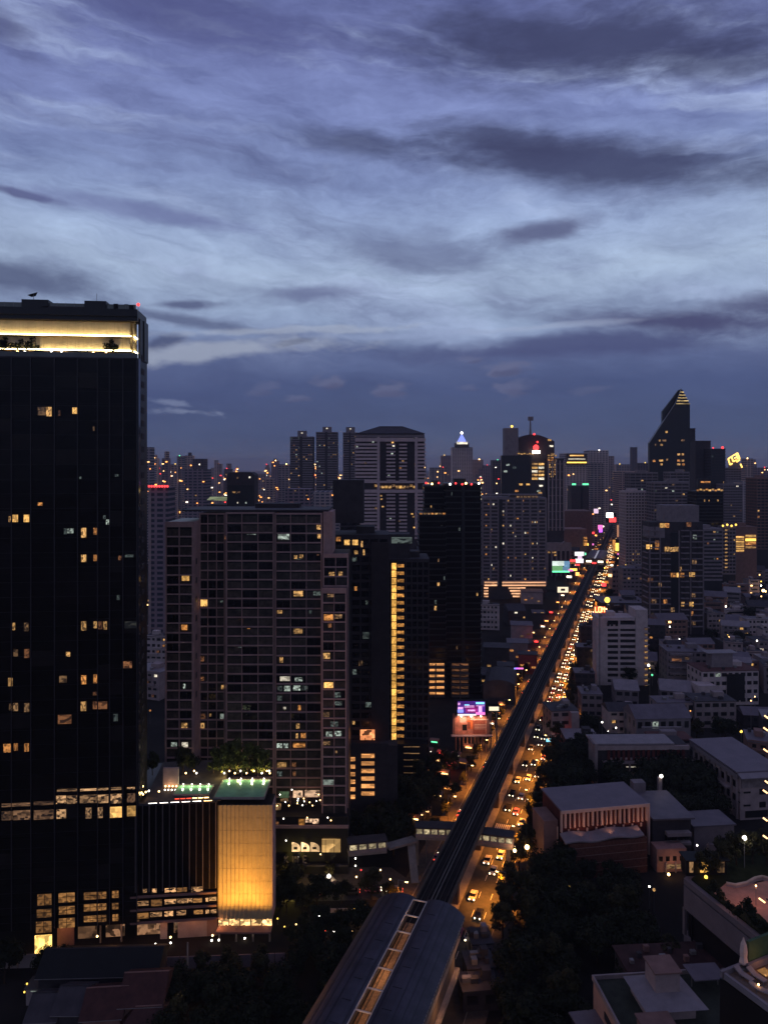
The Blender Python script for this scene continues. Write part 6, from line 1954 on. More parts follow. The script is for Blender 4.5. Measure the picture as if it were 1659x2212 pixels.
part('top', tb, emit('amber_table', (1, .45, .12), .5, .3), (0, 0, .5), (1.0, 1.0, .08))
part('pedestal', tb, M_metal, (0, 0, .24), (.2, .2, .46))
gx, gy = on(1652, 2092, 69)
lamp('POINT', kb, tuple((Matrix.Rotation(-R(25), 3, 'Z') @ Vector((gx - 34.0, gy - 75.1, 69.6)))), (1.0, .5, .2), 22, .1)
part('pool_light', kb, E_yel, (8.2, -1.1, 69.0), (2.6, .1, .25))
ball('corner_lamp', kb, E_bulb, (1.6, -3.2, 68.9), .10)
# house at the bottom right
hs_ = thing('roof_terrace_house', 'pale house with a flared penthouse roof at the bottom right', 'house', (44.3, 139.0, 0), R(5))
part('body', hs_, mat('salmon_wall', (.40, .28, .25), .85, .2, var=.15), (14, 8, 6.2), (26.5, 15.5, 12.4))
part('roof_deck', hs_, mat('green_deck', (.045, .055, .045), .9, .1, var=.3), (14, 8, 12.5), (26, 15, .2))
for (x, y, w_, d_) in ((14, .2, 27, .4), (14, 15.8, 27, .4), (.7, 8, .4, 15.2), (27.3, 8, .4, 15.2)):
    part('parapet', hs_, M_white2, (x, y, 12.9), (w_, d_, 1.0))
mesh('flared_roof', hs_, M_roof2, [(6.2, 2.2, 15.0), (18.6, 2.2, 15.0), (17.2, 12.4, 15.4), (5.6, 12.2, 15.4), (9.4, 6.0, 16.4), (14.6, 6.0, 16.4), (14.6, 10, 16.4), (9.4, 10, 16.4)],
     [(0, 1, 5, 4), (1, 2, 6, 5), (2, 3, 7, 6), (3, 0, 4, 7), (4, 5, 6, 7), (3, 2, 1, 0)])
part('penthouse', hs_, M_tan, (11.8, 7.6, 13.8), (9.5, 8.4, 2.6))
part('stair_head', hs_, M_tan, (12.0, 8.0, 18.2), (5.0, 4.6, 3.8))
part('stair_roof', hs_, M_brown, (12.0, 8.0, 20.2), (5.6, 5.4, .3))
part('left_bay', hs_, M_brown, (7.0, .4, 13.4), (6.0, 3.0, 3.4))
part('bay_roof', hs_, M_brown, (7.0, .4, 15.2), (6.6, 3.6, .3))
for j in range(5):
    part('window', hs_, M_black, (12 + j * 2.6, .18, 9.6), (1.5, .2, 1.2))
part('side_window', hs_, M_black, (.7, 6, 9.8), (.2, 7, 1.4))
part('sun_screen', hs_, M_roof, (23, 12, 15.4), (7, 5, .2))
for sx in (20.2, 25.8):
    part('screen_post', hs_, M_metal, (sx, 12, 13.9), (.15, .15, 3.0))
lowh = thing('lean_to_house', 'low grey lean-to with a pale lit front left of the flared roof house', 'house', (X(1292, 152), 146, 0), R(8))
part('wall', lowh, M_dgrey, (0, 3.5, 3.6), (9, 7, 7.2))
part('roof', lowh, M_roof, (0, 3.4, 7.5), (9.8, 8.6, .3), rx=-.12)
part('lit_front', lowh, E_coold, (1.5, -.1, 5.6), (5, .2, 1.6))
bh = thing('back_house', 'long dark rear roof behind the flared roof house', 'house', (X(1420, 168), 164, 0), R(4))
part('wall', bh, M_dgrey, (3, 3, 4.5), (23, 8, 9))
bhr_ = part('roof', bh, mat('dark_maroon', (.055, .028, .028), .85, .2, var=.4), (3, 3, 9.2), (24, 9, .3))
for q_ in range(9):
    piece(('air_unit', 'vent_box', 'water_tank')[q_ % 3], bhr_, (M_metal, M_dgrey, M_brown)[q_ % 3], (-7 + q_ * 2.5, 1 + (q_ * 37 % 5), 9.9), (.8 + .2 * (q_ % 4), .9, .8 + .3 * (q_ % 3)))
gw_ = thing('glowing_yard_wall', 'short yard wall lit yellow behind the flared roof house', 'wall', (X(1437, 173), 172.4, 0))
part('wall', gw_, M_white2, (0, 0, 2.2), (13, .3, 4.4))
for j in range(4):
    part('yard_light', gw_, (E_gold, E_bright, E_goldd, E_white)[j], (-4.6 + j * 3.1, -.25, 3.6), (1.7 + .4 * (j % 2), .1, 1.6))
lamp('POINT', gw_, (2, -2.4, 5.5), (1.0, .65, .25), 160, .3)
# clutter of sheds between station and wood
for (u0, u1, vb, z, m, lab) in ((1010, 1070, 2140, 5, M_dgrey, 'row of tin sheds right of the station stair'), (1000, 1080, 2185, 4.5, M_dgrey, 'cluttered tin roofs below the shed row'), (1080, 1120, 2160, 4, M_dgrey, 'small dark shed beside the framed yard'), (1020, 1065, 2085, 5, M_roof2, 'pale canopy roof right of the station')):
    block('tin_shed', lab, u0, u1, vb, z, 6, m, M_droof, 6, 1, kind='flat', lit=.06)
rack = thing('pipe_frame', 'white pipe frame standing in the yard right of the sheds', 'frame', (X(1165, 160), 158, 0))
for j in range(5):
    part('upright', rack, M_wmetal, (-3 + j * 1.6, 0, 2.4), (.1, .1, 4.8))
for k in range(3):
    part('rail', rack, M_wmetal, (.2, 0, 1.4 + k * 1.6), (6.6, .08, .08))

# ------------------------------------------------------------------ lower left: houses and lanes
def house(label, u0, u1, v, z, depth, roofm, wall=M_dgrey, rot=0.0, hip=False):
    Y = YG(v, z)
    x0, x1 = X(u0, Y), X(u1, Y)
    w = x1 - x0
    r = thing('house', label, 'house', ((x0 + x1) / 2, Y, 0), R(rot))
    part('wall', r, wall, (0, depth / 2, z / 2), (w, depth, z))
    h = depth * .3
    a, b = w / 2 + .7, depth + .7
    e_ = a * (.55 if hip else .999)
    rf_ = mesh('roof', r, roofm, [(-a, -.7, z), (a, -.7, z), (a, b, z), (-a, b, z), (-e_, depth / 2, z + h), (e_, depth / 2, z + h)], [(0, 1, 5, 4), (2, 3, 4, 5), (0, 4, 3), (1, 2, 5), (0, 3, 2, 1)])
    part('ridge', rf_, wall, (0, depth / 2, z + h + .05), (e_ * 2, .3, .15))
    for i in range(3):
        part('window', r, M_black, (-w * .3 + i * w * .3, -.05, z * .55), (w * .16, .12, 1.3))
    part('gutter', rf_, M_metal, (0, -.72, z - .05), (w + 1.2, .12, .12))
    return r, w


house('long dark roofed house in front of the black podium', 86, 335, 2108, 6.5, 10, M_black2, M_dgrey, 2)
r_, w_ = house('grey roofed house with a lit conservatory at the lower left', 118, 170, 2190, 6.0, 9, M_droof, M_dgrey, 0)
house('dark bluish roof at the bottom left corner', 60, 118, 2205, 5.0, 9, M_droof, M_dgrey, 3)
house('large maroon tiled house left of the lane', 262, 346, 2172, 7.0, 11, M_redroof, M_brown, 4)
house('maroon tiled house behind the conservatory', 180, 258, 2200, 6.0, 10, M_redroof, M_brown, 5)
house('front maroon roof at the bottom edge by the lane', 268, 358, 2222, 5.0, 7, M_redroof, M_brown, 4, True)
cvt = thing('conservatory', 'low glazed conservatory with pale rim lights at lower left', 'conservatory', (X(105, 166), 164.5, 0))
part('wall', cvt, M_white2, (0, 1.8, 1.8), (8.5, 3.6, 3.6))
part('glass_roof', cvt, mat('grey_glass', (.09, .09, .095), .2, .5), (0, 1.8, 3.8), (9.2, 4.2, .2))
part('rim_light', cvt, E_cool, (.8, -.5, 3.5), (7.5, .1, .14))
for j in range(2):
    ball('wall_lamp', cvt, E_yel, (-4.6, 1.2 * j, 3.0 + j), .2)
yw = thing('compound_wall', 'long pale compound wall running in front of the podium', 'wall', (X(410, 176), 176.5, 0), R(3))
for j in range(9):
    part('wall_panel', yw, M_white2, (-22 + j * 5.6, 0, 1.5), (5.4, .25, 3.0))
lw_ = thing('left_yard_wall', 'pale yard wall half hidden by shrubs at far left', 'wall', (X(70, 176), 177, 0), R(3))
for j in range(3):
    part('wall_panel', lw_, M_white2, (-6 + j * 4.6, 0, 1.6), (4.4, .25, 3.2))
mesh('lane', None, M_pave, [on(u, v, .02) + (.02,) for u, v in ((365, 2300), (425, 2300), (378, 2168), (350, 2130), (335, 2135), (352, 2180))], [(0, 1, 2, 3, 4, 5)], kind='structure')
ll = thing('lane_lamp', 'lane lamp lighting the paved lane at the bottom', 'street lamp', on(398, 2190, 0) + (0,))
part('post', ll, M_metal, (0, 0, 2.2), (.12, .12, 4.4))
ball('lamp_head', ll, E_bulb, (0, 0, 4.5), .16)
lamp('POINT', ll, (0, -.5, 4.6), (1.0, .68, .42), 170, .2)
fc = thing('tall_pole', 'thin pale utility pole rising among the lower left trees', 'pole', on(406, 2150, 0) + (0,))
part('pole', fc, M_conc, (0, 0, 6), (.28, .28, 12))
pkf = thing('purple_flower_light', 'small magenta light cluster low among the trees left of the station', 'light', on(603, 2140, 0) + (0,))
for j in range(5):
    ball('magenta_lamp', pkf, E_pink if j % 2 else E_purp, (-.7 + j * .35, .2 * (j % 3), 3.2 + .25 * (j % 2)), .20)
part('stand', pkf, M_metal, (0, 0, 1.6), (.1, .1, 3.2))

# park with small lamps left of the station
pk2 = thing('park_lamp_group', 'scatter of small garden lamps in the dark park left of the station', 'lamps', (0, 0, 0))
for j, (u, v, m) in enumerate(((628, 1912, E_yel), (656, 1946, E_orange), (690, 1980, E_wbulb), (697, 1982, E_wbulb), (704, 1971, E_bulb), (710, 1984, E_yel), (765, 1965, E_yel), (768, 1958, E_bulb), (782, 1985, E_bulb), (686, 2011, E_redd), (695, 2012, E_wbulb), (704, 2011, E_redd), (640, 1998, E_bulb), (722, 2013, E_wbulb), (760, 2013, E_bulb), (788, 1955, E_orange), (822, 1880, E_bulb), (800, 1878, E_red), (780, 1880, E_red), (770, 1895, E_bulb), (768, 1843, E_wbulb), (768, 1855, E_wbulb), (768, 1871, E_wbulb), (735, 1977, E_yel), (843, 1900, E_bulb), (600, 1985, E_yel), (615, 2003, E_yel))):
    x_, y_ = on(u, v, 1.6)
    part('lamp_post', pk2, M_metal, (x_, y_, .8), (.06, .06, 1.6))
    ball('lamp_globe', pk2, m, (x_, y_, 1.7), .22 if j else .5)
x_, y_ = on(628, 1912, 2)
lamp('POINT', pk2, (x_, y_ - .8, 2.4), (1.0, .80, .15), 900, .3)
for (u, v) in ((697, 1985), (770, 1968), (700, 2020), (785, 1990)):
    x_, y_ = on(u, v, 2)
    lamp('POINT', pk2, (x_, y_, 2.6), (1.0, .78, .35), 70, .3)
pvl = thing('park_wall', 'low tan garden wall with lamps in the park left of the station', 'wall', on(740, 1972, 0) + (0,))
part('wall', pvl, M_tan, (0, 0, .6), (6.5, .3, 1.2))

# ------------------------------------------------------------------ trees
def in_poly(x, y, p):
    c = False
    for i in range(len(p)):
        x0, y0 = p[i]
        x1, y1 = p[i - 1]
        if (y0 > y) != (y1 > y) and x < (x1 - x0) * (y - y0) / (y1 - y0) + x0:
            c = not c
    return c


def wood(poly, n, gap, smin, smax, label, group, kinds=('dark',)):
    xs, ys = [p[0] for p in poly], [p[1] for p in poly]
    pts = []
    for _ in range(n * 60):
        x, y = random.uniform(min(xs), max(xs)), random.uniform(min(ys), max(ys))
        if in_poly(x, y, poly) and all((x - a) ** 2 + (y - b) ** 2 > gap * gap for a, b in pts):
            pts.append((x, y))
            fx, fy = (x - min(xs)) / (max(xs) - min(xs)), (y - min(ys)) / (max(ys) - min(ys))
            where = ('front ' if fy < .25 else 'second row ' if fy < .5 else 'third row ' if fy < .75 else 'rear ') + ('left' if fx < .25 else 'centre left' if fx < .5 else 'centre right' if fx < .75 else 'right')
            sc_ = random.uniform(smin, smax)
            size = 'small' if sc_ < smin + (smax - smin) / 3 else 'large' if sc_ > smax - (smax - smin) / 3 else 'middling'
            tree(x, y, sc_, '%s %s, %s' % (size, label, where), group, random.choice(kinds))
            if len(pts) >= n:
                break


def RXY(s, t):
    return RP(s, t)[:2]


wood([RXY(176, 20), RXY(196, 17.5), RXY(232, 18), (52, 217), (70, 213), (67, 170), (50, 160), RXY(160, 22)], 50, 4.6, .6, .95, 'dark tree in the wood between viaduct and school', 'trees in the dark wood', ('dark', 'dark', 'olive'))
wood([RXY(262, 20), RXY(318, 20), (88, 306), (77, 272), (52, 240), (48, 236)], 26, 5.4, .8, 1.15, 'dark tree behind the finned hall roof', 'trees behind the hall', ('dark',))
wood([(96, 242), (118, 248), (116, 276), (84, 272), (82, 246)], 16, 5.0, .85, 1.2, 'dark tree in the school courtyard', 'courtyard trees')
wood([(97, 200), (126, 205), (126, 224), (84, 214), (84, 205)], 14, 5.0, .6, .95, 'olive tree on the slope above the roof garden', 'slope trees', ('olive', 'dark'))
wood([(-52, 150), (-14, 150), RXY(176, -17), RXY(196, -17), (-16, 192), (-24, 190), (-26, 178), (-44, 171), (-52, 164)], 34, 4.6, .5, .85, 'dark tree in the compound left of the station', 'trees left of the station', ('dark', 'olive', 'dark'))
wood([(-4, 226), RXY(240, -19), RXY(300, -19), (18, 290), (2, 262), (-6, 240)], 20, 4.6, .6, .95, 'street tree left of the amber carriageway', 'trees left of the road', ('dark', 'olive'))
wood([(-39, 193), (-8, 200), (4, 203), (0, 207), (-39, 202)], 14, 4.2, .45, .8, 'dark tree between the forecourt street and the park', 'forecourt trees', ('dark', 'olive'))
wood([(-36, 213), (-12, 214), (-12, 216), (-36, 215)], 5, 4.5, .35, .5, 'dark tree at the foot of the apartment block', 'apartment foot trees', ('olive',))
wood([(-100, 168), (-70, 168), (-70, 176), (-100, 176)], 6, 4, .5, .8, 'dark tree at the far left in front of the podium', 'far left trees')
for k in range(30):
    s = 204 + k * 8.2
    p = RXY(s, 13.4 + random.uniform(-.9, 1.8))
    tree(p[0], p[1], random.uniform(.5, .95), '%s tree on the right kerb counting from the station, lit amber' % ORD[k], 'right kerb trees', 'olive')
for k in range(16):
    s = 250 + k * 13
    p = RXY(s, -15)
    tree(p[0], p[1], random.uniform(.4, .65), '%s tree on the left kerb counting from the footbridge' % ORD[k], 'left kerb trees', 'olive')
tree(*on(770, 1835, 0), 1.05, 'large round dark tree over the left end of the footbridge', None, 'dark')
tree(*on(850, 1850, 0), 1.1, 'big dark tree between the footbridge spans', None, 'dark')
tree(*on(836, 1800, 0), .9, 'dark tree just behind the left footbridge span', None, 'dark')
tree(*on(632, 1935, 0), .8, 'tree glowing yellow green over a lamp beside the gold wall', None, 'olive')
tree(*on(1360, 1480, 0), .9, 'dark tree at the foot of the white block', None, 'dark')
# ------------------------------------------------------------------ low quarter filling the ground between the larger buildings
FOOT = []


def road_t(x, y):
    return (x - RX0) * CT - y * ST




def corners(o, root):
    out = []
    m = Matrix.Rotation(root.rotation_euler.z, 3, 'Z')
    for sx in (-.5, .5):
        for sy in (-.5, .5):
            p = m @ (Vector(o.location) + Vector((sx * o.scale.x, sy * o.scale.y, 0))) + Vector(root.location)
            out.append((p.x, p.y))
    return out


for o in list(COL.objects):
    if o.parent is None and o.type == 'EMPTY' and o.get('category') in ('building', 'tower', 'house', 'car park'):
        pts = []
        for ch in o.children:
            if ch.type == 'MESH' and ch.scale.x > 4 and ch.scale.y > 4:
                pts += corners(ch, o)
        if pts:
            FOOT.append((min(p[0] for p in pts) - 2, max(p[0] for p in pts) + 2, min(p[1] for p in pts) - 3, max(p[1] for p in pts) + 2))


def free(x, y, w, d):
    return all(x + w / 2 < a or x - w / 2 > b or y + d < c or y > e_ for a, b, c, e_ in FOOT)


WALLS = [('white', M_white), ('pale', M_white2), ('tan', M_tan), ('grey', M_grey), ('dark grey', M_dgrey), ('brown', M_brown)]
ROOFS = [('mauve', M_roof), ('pale', M_roof2), ('dark', M_droof), ('dark', M_droof), ('mauve', M_roof)]


def near_words(x, y):
    u = UC + F * x / y
    if u > 1180:
        a = 'beside the road' if road_t(x, y) < 45 else 'near the right edge' if u > 1520 else 'behind the white block' if y > 415 else 'by the school'
    else:
        a = 'beside the road' if road_t(x, y) > -45 else 'past the black tower' if u < 400 else 'behind the towers'
    return a


def low_block(x, y, w, d, z, where, group):
    (wn, wm), (rn, rm_) = random.choice(WALLS), random.choice(ROOFS)
    kind = random.random()
    form = 'flat' if kind < .62 else 'gabled'
    n = max(1, int(z / 3.2))
    r = thing('low_building', '%s %d storey building, %s %s roof, %s' % (wn, n, rn, form, where), 'building', (x, y, 0), R(random.choice((-19, -19, -8, 4, 0))), group)
    part('wall', r, wm, (0, d / 2, z / 2), (w, d, z))
    if form == 'flat':
        rf_ = part('roof', r, rm_, (0, d / 2, z + .1), (w + .4, d + .4, .3))
        piece('roof_house', rf_, wm, (random.uniform(-.25, .25) * w, d * .6, z + 1.3), (w * .28, d * .3, 2.4))
        for q_ in range(random.choice((2, 3, 4, 5))):
            piece(random.choice(('water_tank', 'air_unit', 'air_unit', 'roof_hut')), rf_, random.choice((M_metal, M_conc, M_dgrey, M_dconc)), (random.uniform(-.42, .42) * w, d * random.uniform(.08, .9), z + .7), (random.uniform(.8, 2.2), random.uniform(.8, 1.8), random.uniform(.7, 1.8)))
        part('parapet', r, wm, (0, .05, z + .45), (w + .3, .25, .7))
    else:
        h = d * .25
        a, b = w / 2 + .4, d + .4
        mesh('roof', r, rm_, [(-a, -.4, z), (a, -.4, z), (a, b, z), (-a, b, z), (-a, d / 2, z + h), (a, d / 2, z + h)], [(0, 1, 5, 4), (2, 3, 4, 5), (0, 4, 3), (1, 2, 5), (0, 3, 2, 1)])
    if y < 560:
        nc = max(3, int(w / 3))
        for k in range(n):
            for i in range(nc):
                part('window', r, M_black, (-w * .44 + (i + .5) * w * .88 / nc, -.04, (k + .6) * z / n), (w * .88 / nc * random.choice((.45, .6, .75)), .12, z / n * random.choice((.3, .4, .45))))
            if random.random() < .5:
                part('balcony', r, wm, (w * random.uniform(-.2, .2), -.5, (k + .25) * z / n), (w * random.uniform(.3, .6), 1.0, .8))
    else:
        for k in range(n):
            part('window_row', r, M_black, (0, -.04, (k + .6) * z / n), (w * random.uniform(.6, .86), .12, z / n * .36))
    for k in range(random.choice((0, 1, 1, 2, 3, 4))):
        part('lit_window', r, random.choice((E_far1, E_warm, E_orange, E_oranged, E_white, E_bright)), (random.uniform(-.4, .4) * w, -.12, (random.randrange(n) + .6) * z / n), (random.uniform(1, 2.4), .1, 1.2))
    FOOT.append((x - w / 2 - 1, x + w / 2 + 1, y - 1, y + d + 1))
    return r


cnt = 0
for _ in range(2600):
    y = 290 + 760 * random.random() ** 1.15
    x = X(random.uniform(1160, 1690), y)
    w, d = random.uniform(9, 22), random.uniform(8, 16)
    if road_t(x - w / 2, y) < 18 or not free(x, y, w + 2, d + 3):
        continue
    z = random.choice((6.5, 7, 8, 10, 11, 13, 14, 17)) * (1.0 if y > 380 else .75)
    low_block(x, y, w, d, z, near_words(x, y) + ' right of the railway', 'low buildings right of the railway')
    cnt += 1
    if cnt > 130:
        break
cnt = 0
for _ in range(1600):
    y = 300 + 900 * random.random()
    x = X(random.uniform(300, 1240), y)
    w, d = random.uniform(9, 22), random.uniform(8, 16)
    if road_t(x + w / 2, y) > -18 or not free(x, y, w + 2, d + 3):
        continue
    u = UC + F * x / y
    if not (310 < u < 362 or (u > 1030 and y > 400) or y > 650):
        continue
    low_block(x, y, w, d, random.choice((7, 9, 11, 14, 18, 22)), near_words(x, y) + ' left of the railway', 'low buildings left of the railway')
    cnt += 1
    if cnt > 80:
        break
# added stalls standing in for car park and car lights left of the road
for i, (u, v, m) in enumerate(sorted(((940, 1690, E_orange), (960, 1668, E_far1), (975, 1650, E_red), (948, 1640, E_far1), (985, 1630, E_far3), (930, 1660, E_far2), (955, 1625, E_red), (1000, 1645, E_orange), (968, 1700, E_far2), (945, 1715, E_far1), (1012, 1612, E_far1), (925, 1620, E_far3), (938, 1600, E_green), (1060, 1560, E_far3), (1072, 1540, E_far1), (1085, 1520, E_far2), (1050, 1480, E_far1), (1110, 1470, E_far2), (1120, 1455, E_far1), (1095, 1490, E_red), (1130, 1440, E_far3), (1140, 1405, E_far2), (1158, 1385, E_red), (1150, 1365, E_far1), (1180, 1340, E_far2), (1190, 1322, E_red), (1172, 1352, E_far3), (1205, 1300, E_far2), (1215, 1285, E_far3), (1068, 1505, E_far2), (905, 1755, E_far1), (918, 1748, E_far1), (895, 1765, E_bulb)), key=lambda q: -q[1])):
    x_, y_ = on(u, v, 2.5)
    if road_t(x_, y_) > -14:
        continue
    k_ = thing('added_stall', '%s added stall left of the road, %s, %s from the footbridge' % (('amber', 'red', 'white', 'green')[0 if m in (E_far1, E_far2, E_orange, E_bulb) else 1 if m == E_red else 3 if m == E_green else 2], 'by the stair lit tower' if v > 1590 else 'by the market hall' if v > 1430 else 'far up the pavement', (ORD + ['thirty-second', 'thirty-third'])[i]), 'stall', (x_, y_, 0), -TH, 'added stalls left of the road')
    part('booth', k_, M_dconc, (0, 1.2, 1.5), (3.4, 2.2, 3.0))
    part('awning', k_, M_brown, (0, -.5, 3.1), (4.0, 2.2, .15), rx=.2)
    part('shop_light', k_, m, (0, -.1, 2.2), (2.6, .2, .9))
    if i % 2 == 0:
        lamp('POINT', k_, (0, -2.0, 3.4), (1.0, .45, .16) if m is not E_red else (1.0, .12, .08), 420, .3)
# trees among them
n = 0
for _ in range(900):
    y = 300 + 560 * random.random()
    x = X(random.uniform(1180, 1680), y)
    if road_t(x, y) < 18 or not free(x, y, 5, 5):
        continue
    sc_ = random.uniform(.6, 1.05)
    kd_ = random.choice(('dark', 'dark', 'olive'))
    tree(x, y, sc_, '%s %s garden tree among low roofs %s, %s' % ('small' if sc_ < .75 else 'large' if sc_ > .9 else 'middling', kd_, near_words(x, y), 'nearest' if y < 390 else 'in the middle distance' if y < 560 else 'farthest'), 'trees among the low roofs', kd_)
    n += 1
    if n > 60:
        break
for k in range(16):
    y = 830 + random.uniform(-30, 60)
    tree(X(1592 + k * 5, y), y, random.uniform(1.3, 1.9), 'dark tree in the far grove at the right picture edge', 'far grove trees', 'dark')
# yard lamps
ylab = 'small yard lamp burning among the low roofs on the right'
for (u, v, m, r) in ((1462, 1483, E_wbulb, .4), (1400, 1437, E_wbulb, .7), (1404, 1433, E_wbulb, .5), (1412, 1432, E_bulb, .4), (1408, 1458, E_green, .5), (1600, 1580, E_yel, .6), (1656, 1450, E_bulb, .6), (1478, 1555, E_warm, .5), (1285, 1436, E_bulb, .9), (1565, 1245, E_bulb, .9), (1600, 1236, E_bulb, 1.6), (1610, 1228, E_wbulb, .9), (1590, 1240, E_bulb, .9), (1620, 1235, E_yel, .8), (1640, 1222, E_yel, .8), (1642, 1240, E_yel, .7), (1643, 1256, E_yel, .7), (1643, 1265, E_wbulb, .7), (1300, 1560, E_wbulb, .35), (1330, 1572, E_wbulb, .3), (1350, 1588, E_wbulb, .35), (1567, 1310, E_wbulb, .6), (1577, 1352, E_wbulb, .4), (1530, 1215, E_wbulb, .7), (1648, 1276, E_bulb, 1.4), (1655, 1278, E_bulb, 1.2), (1430, 1402, E_wbulb, .4), (1422, 1365, E_wbulb, .5), (1575, 1690, E_wbulb, .3), (1186, 1694, E_wbulb, .3), (1206, 1698, E_wbulb, .3), (1230, 1915, E_yel, .3), (1402, 1915, E_wbulb, .25), (1412, 1922, E_warm, .4), (1138, 1830, E_bulb, .7), (1505, 1826, E_wbulb, .25), (1612, 1800, E_wbulb, .25)):
    x_, y_ = on(u, v, 6)
    L = thing('yard_lamp', '%s, %s' % (ylab, near_words(x_, y_)), 'lamp', (x_, y_, 0), 0, 'yard lamps on the right')
    part('post', L, M_metal, (0, 0, 3), (.1, .1, 6))
    ball('globe', L, m, (0, 0, 6), r)
for (u, v) in ((328, 1370), (333, 1372), (322, 1295), (326, 1272), (335, 1400), (325, 1535), (322, 1210), (334, 1190), (330, 1250)):
    x_, y_ = on(u, v, 6)
    L = thing('yard_lamp', 'small warm lamp between the black tower and the apartment block', 'lamp', (x_, y_, 0), 0, 'yard lamps on the left')
    part('post', L, M_metal, (0, 0, 3), (.1, .1, 6))
    ball('globe', L, random.choice((E_bulb, E_orange, E_wbulb)), (0, 0, 6), .5)
for _ in range(90):
    y_ = random.uniform(300, 1000)
    x_ = X(random.uniform(1190, 1659), y_)
    if road_t(x_, y_) < 16:
        continue
    L = thing('yard_lamp', 'small yard lamp burning %s, %s' % (near_words(x_, y_), 'nearest row' if y_ < 400 else 'second row' if y_ < 550 else 'third row' if y_ < 750 else 'far row'), 'lamp', (x_, y_, 0), 0, 'yard lamps on the right')
    hh = random.uniform(6, 14)
    part('post', L, M_metal, (0, 0, hh / 2), (.1, .1, hh))
    ball('globe', L, random.choice((E_bulb, E_wbulb, E_far1, E_far2, E_yel)), (0, 0, hh), y_ / 1600 * random.choice((.8, 1.1, 1.5)))
# slanting light strips at the right edge; unseen fin added to carry them
E_edge = emit('edge_strip_glow', (1.0, .60, .28), 2.6)
et = thing('edge_light_strips', 'slanting light strips on an added fin at the right picture border', 'tower', (X(1664, 110), 110, 0))
part('carrier_fin', et, M_black, (1.2, -4.2, 60), (1.6, 8, 120))
for (u, v) in ((1655, 1549), (1653, 1575), (1653, 1621), (1652, 1770), (1652, 1808), (1645, 1945), (1656, 1690), (1652, 1710)):
    part('light_strip', et, E_edge, (X(u, 110) - X(1664, 110), 0, Z(v, 110)), (1.05 if v > 1900 else .7, .2, .22), ry=.62)
    part('bracket', et, M_black, (X(1661, 110) - X(1664, 110), .2, Z(v + 2, 110)), (.9, .2, .12), ry=.62)

# ------------------------------------------------------------------ far city
def facade(name, wallc, darkc):
    if name in MATS:
        return MATS[name]
    m = mat(name, wallc, .85, .2, var=.15, scale=.05)
    nt = m.node_tree
    b = nt.nodes['Principled BSDF']
    geo = nt.nodes.new('ShaderNodeNewGeometry')
    s = nt.nodes.new('ShaderNodeSeparateXYZ')
    nt.links.new(geo.outputs['Position'], s.inputs[0])

    def fr(sock, k, lo):
        a = nt.nodes.new('ShaderNodeMath')
        a.operation = 'MULTIPLY'
        a.inputs[1].default_value = k
        nt.links.new(sock, a.inputs[0])
        f = nt.nodes.new('ShaderNodeMath')
        f.operation = 'FRACT'
        nt.links.new(a.outputs[0], f.inputs[0])
        g = nt.nodes.new('ShaderNodeMath')
        g.operation = 'GREATER_THAN'
        g.inputs[1].default_value = lo
        nt.links.new(f.outputs[0], g.inputs[0])
        return g.outputs[0]
    p = nt.nodes.new('ShaderNodeMath')
    p.operation = 'MULTIPLY'
    nt.links.new(fr(s.outputs[2], 1 / 3.4, .45), p.inputs[0])
    nt.links.new(fr(s.outputs[0], 1 / 5.5, .3), p.inputs[1])
    mx_ = nt.nodes.new('ShaderNodeMix')
    mx_.data_type = 'RGBA'
    nt.links.new(p.outputs[0], mx_.inputs[0])
    old = b.inputs['Base Color'].links[0].from_socket
    nt.links.new(old, mx_.inputs[6])
    mx_.inputs[7].default_value = (*darkc, 1)
    nt.links.new(mx_.outputs[2], b.inputs['Base Color'])
    return m


FAC = [facade('far_facade_grey', (.30, .28, .32), (.06, .06, .07)), facade('far_facade_tan', (.40, .33, .33), (.07, .06, .07)), facade('far_facade_dark', (.10, .09, .11), (.02, .02, .03)), facade('far_facade_pale', (.46, .43, .46), (.10, .09, .11)), facade('far_facade_mauve', (.24, .20, .25), (.05, .05, .06))]
FLIT = [E_far1, E_far2, E_far2, E_far3, E_far1, E_far2, E_warm, E_red]


def far_tower(u0, u1, vt, Y, label, group=None, nl=None, top=0, m=None, beacon=None):
    x0, x1 = X(u0, Y), X(u1, Y)
    w, zt = x1 - x0, Z(vt, Y)
    if zt < 6:
        return
    r = thing('far_tower', label, 'tower' if zt > 40 else 'building', ((x0 + x1) / 2, Y, 0), 0, group)
    d = min(max(w, 14), 40)
    part('body', r, m or random.choice(FAC), (0, d / 2, zt / 2), (w, d, zt))
    if top == 1:
        part('lift_house', r, m or random.choice(FAC), (0, d / 2, zt + 3), (w * .4, d * .4, 6))
    elif top == 2:
        part('setback', r, m or random.choice(FAC), (w * .1, d / 2, zt + 6), (w * .55, d * .6, 12))
    px = Y / F
    vis = min(zt, (1130 - vt) * px)
    for _ in range(nl if nl is not None else random.choice((5, 8, 11, 15, 20))):
        part('lit_window', r, random.choice(FLIT), (random.uniform(-.42, .42) * w, -.3, zt - random.uniform(.03, .97) * vis), (random.uniform(1.4, 4.4) * px, .4, random.uniform(1.3, 2.5) * px))
    if beacon:
        ball('beacon', r, beacon, (random.uniform(-.3, .3) * w, -.5, zt + px * .8), px * 1.2)
    return r


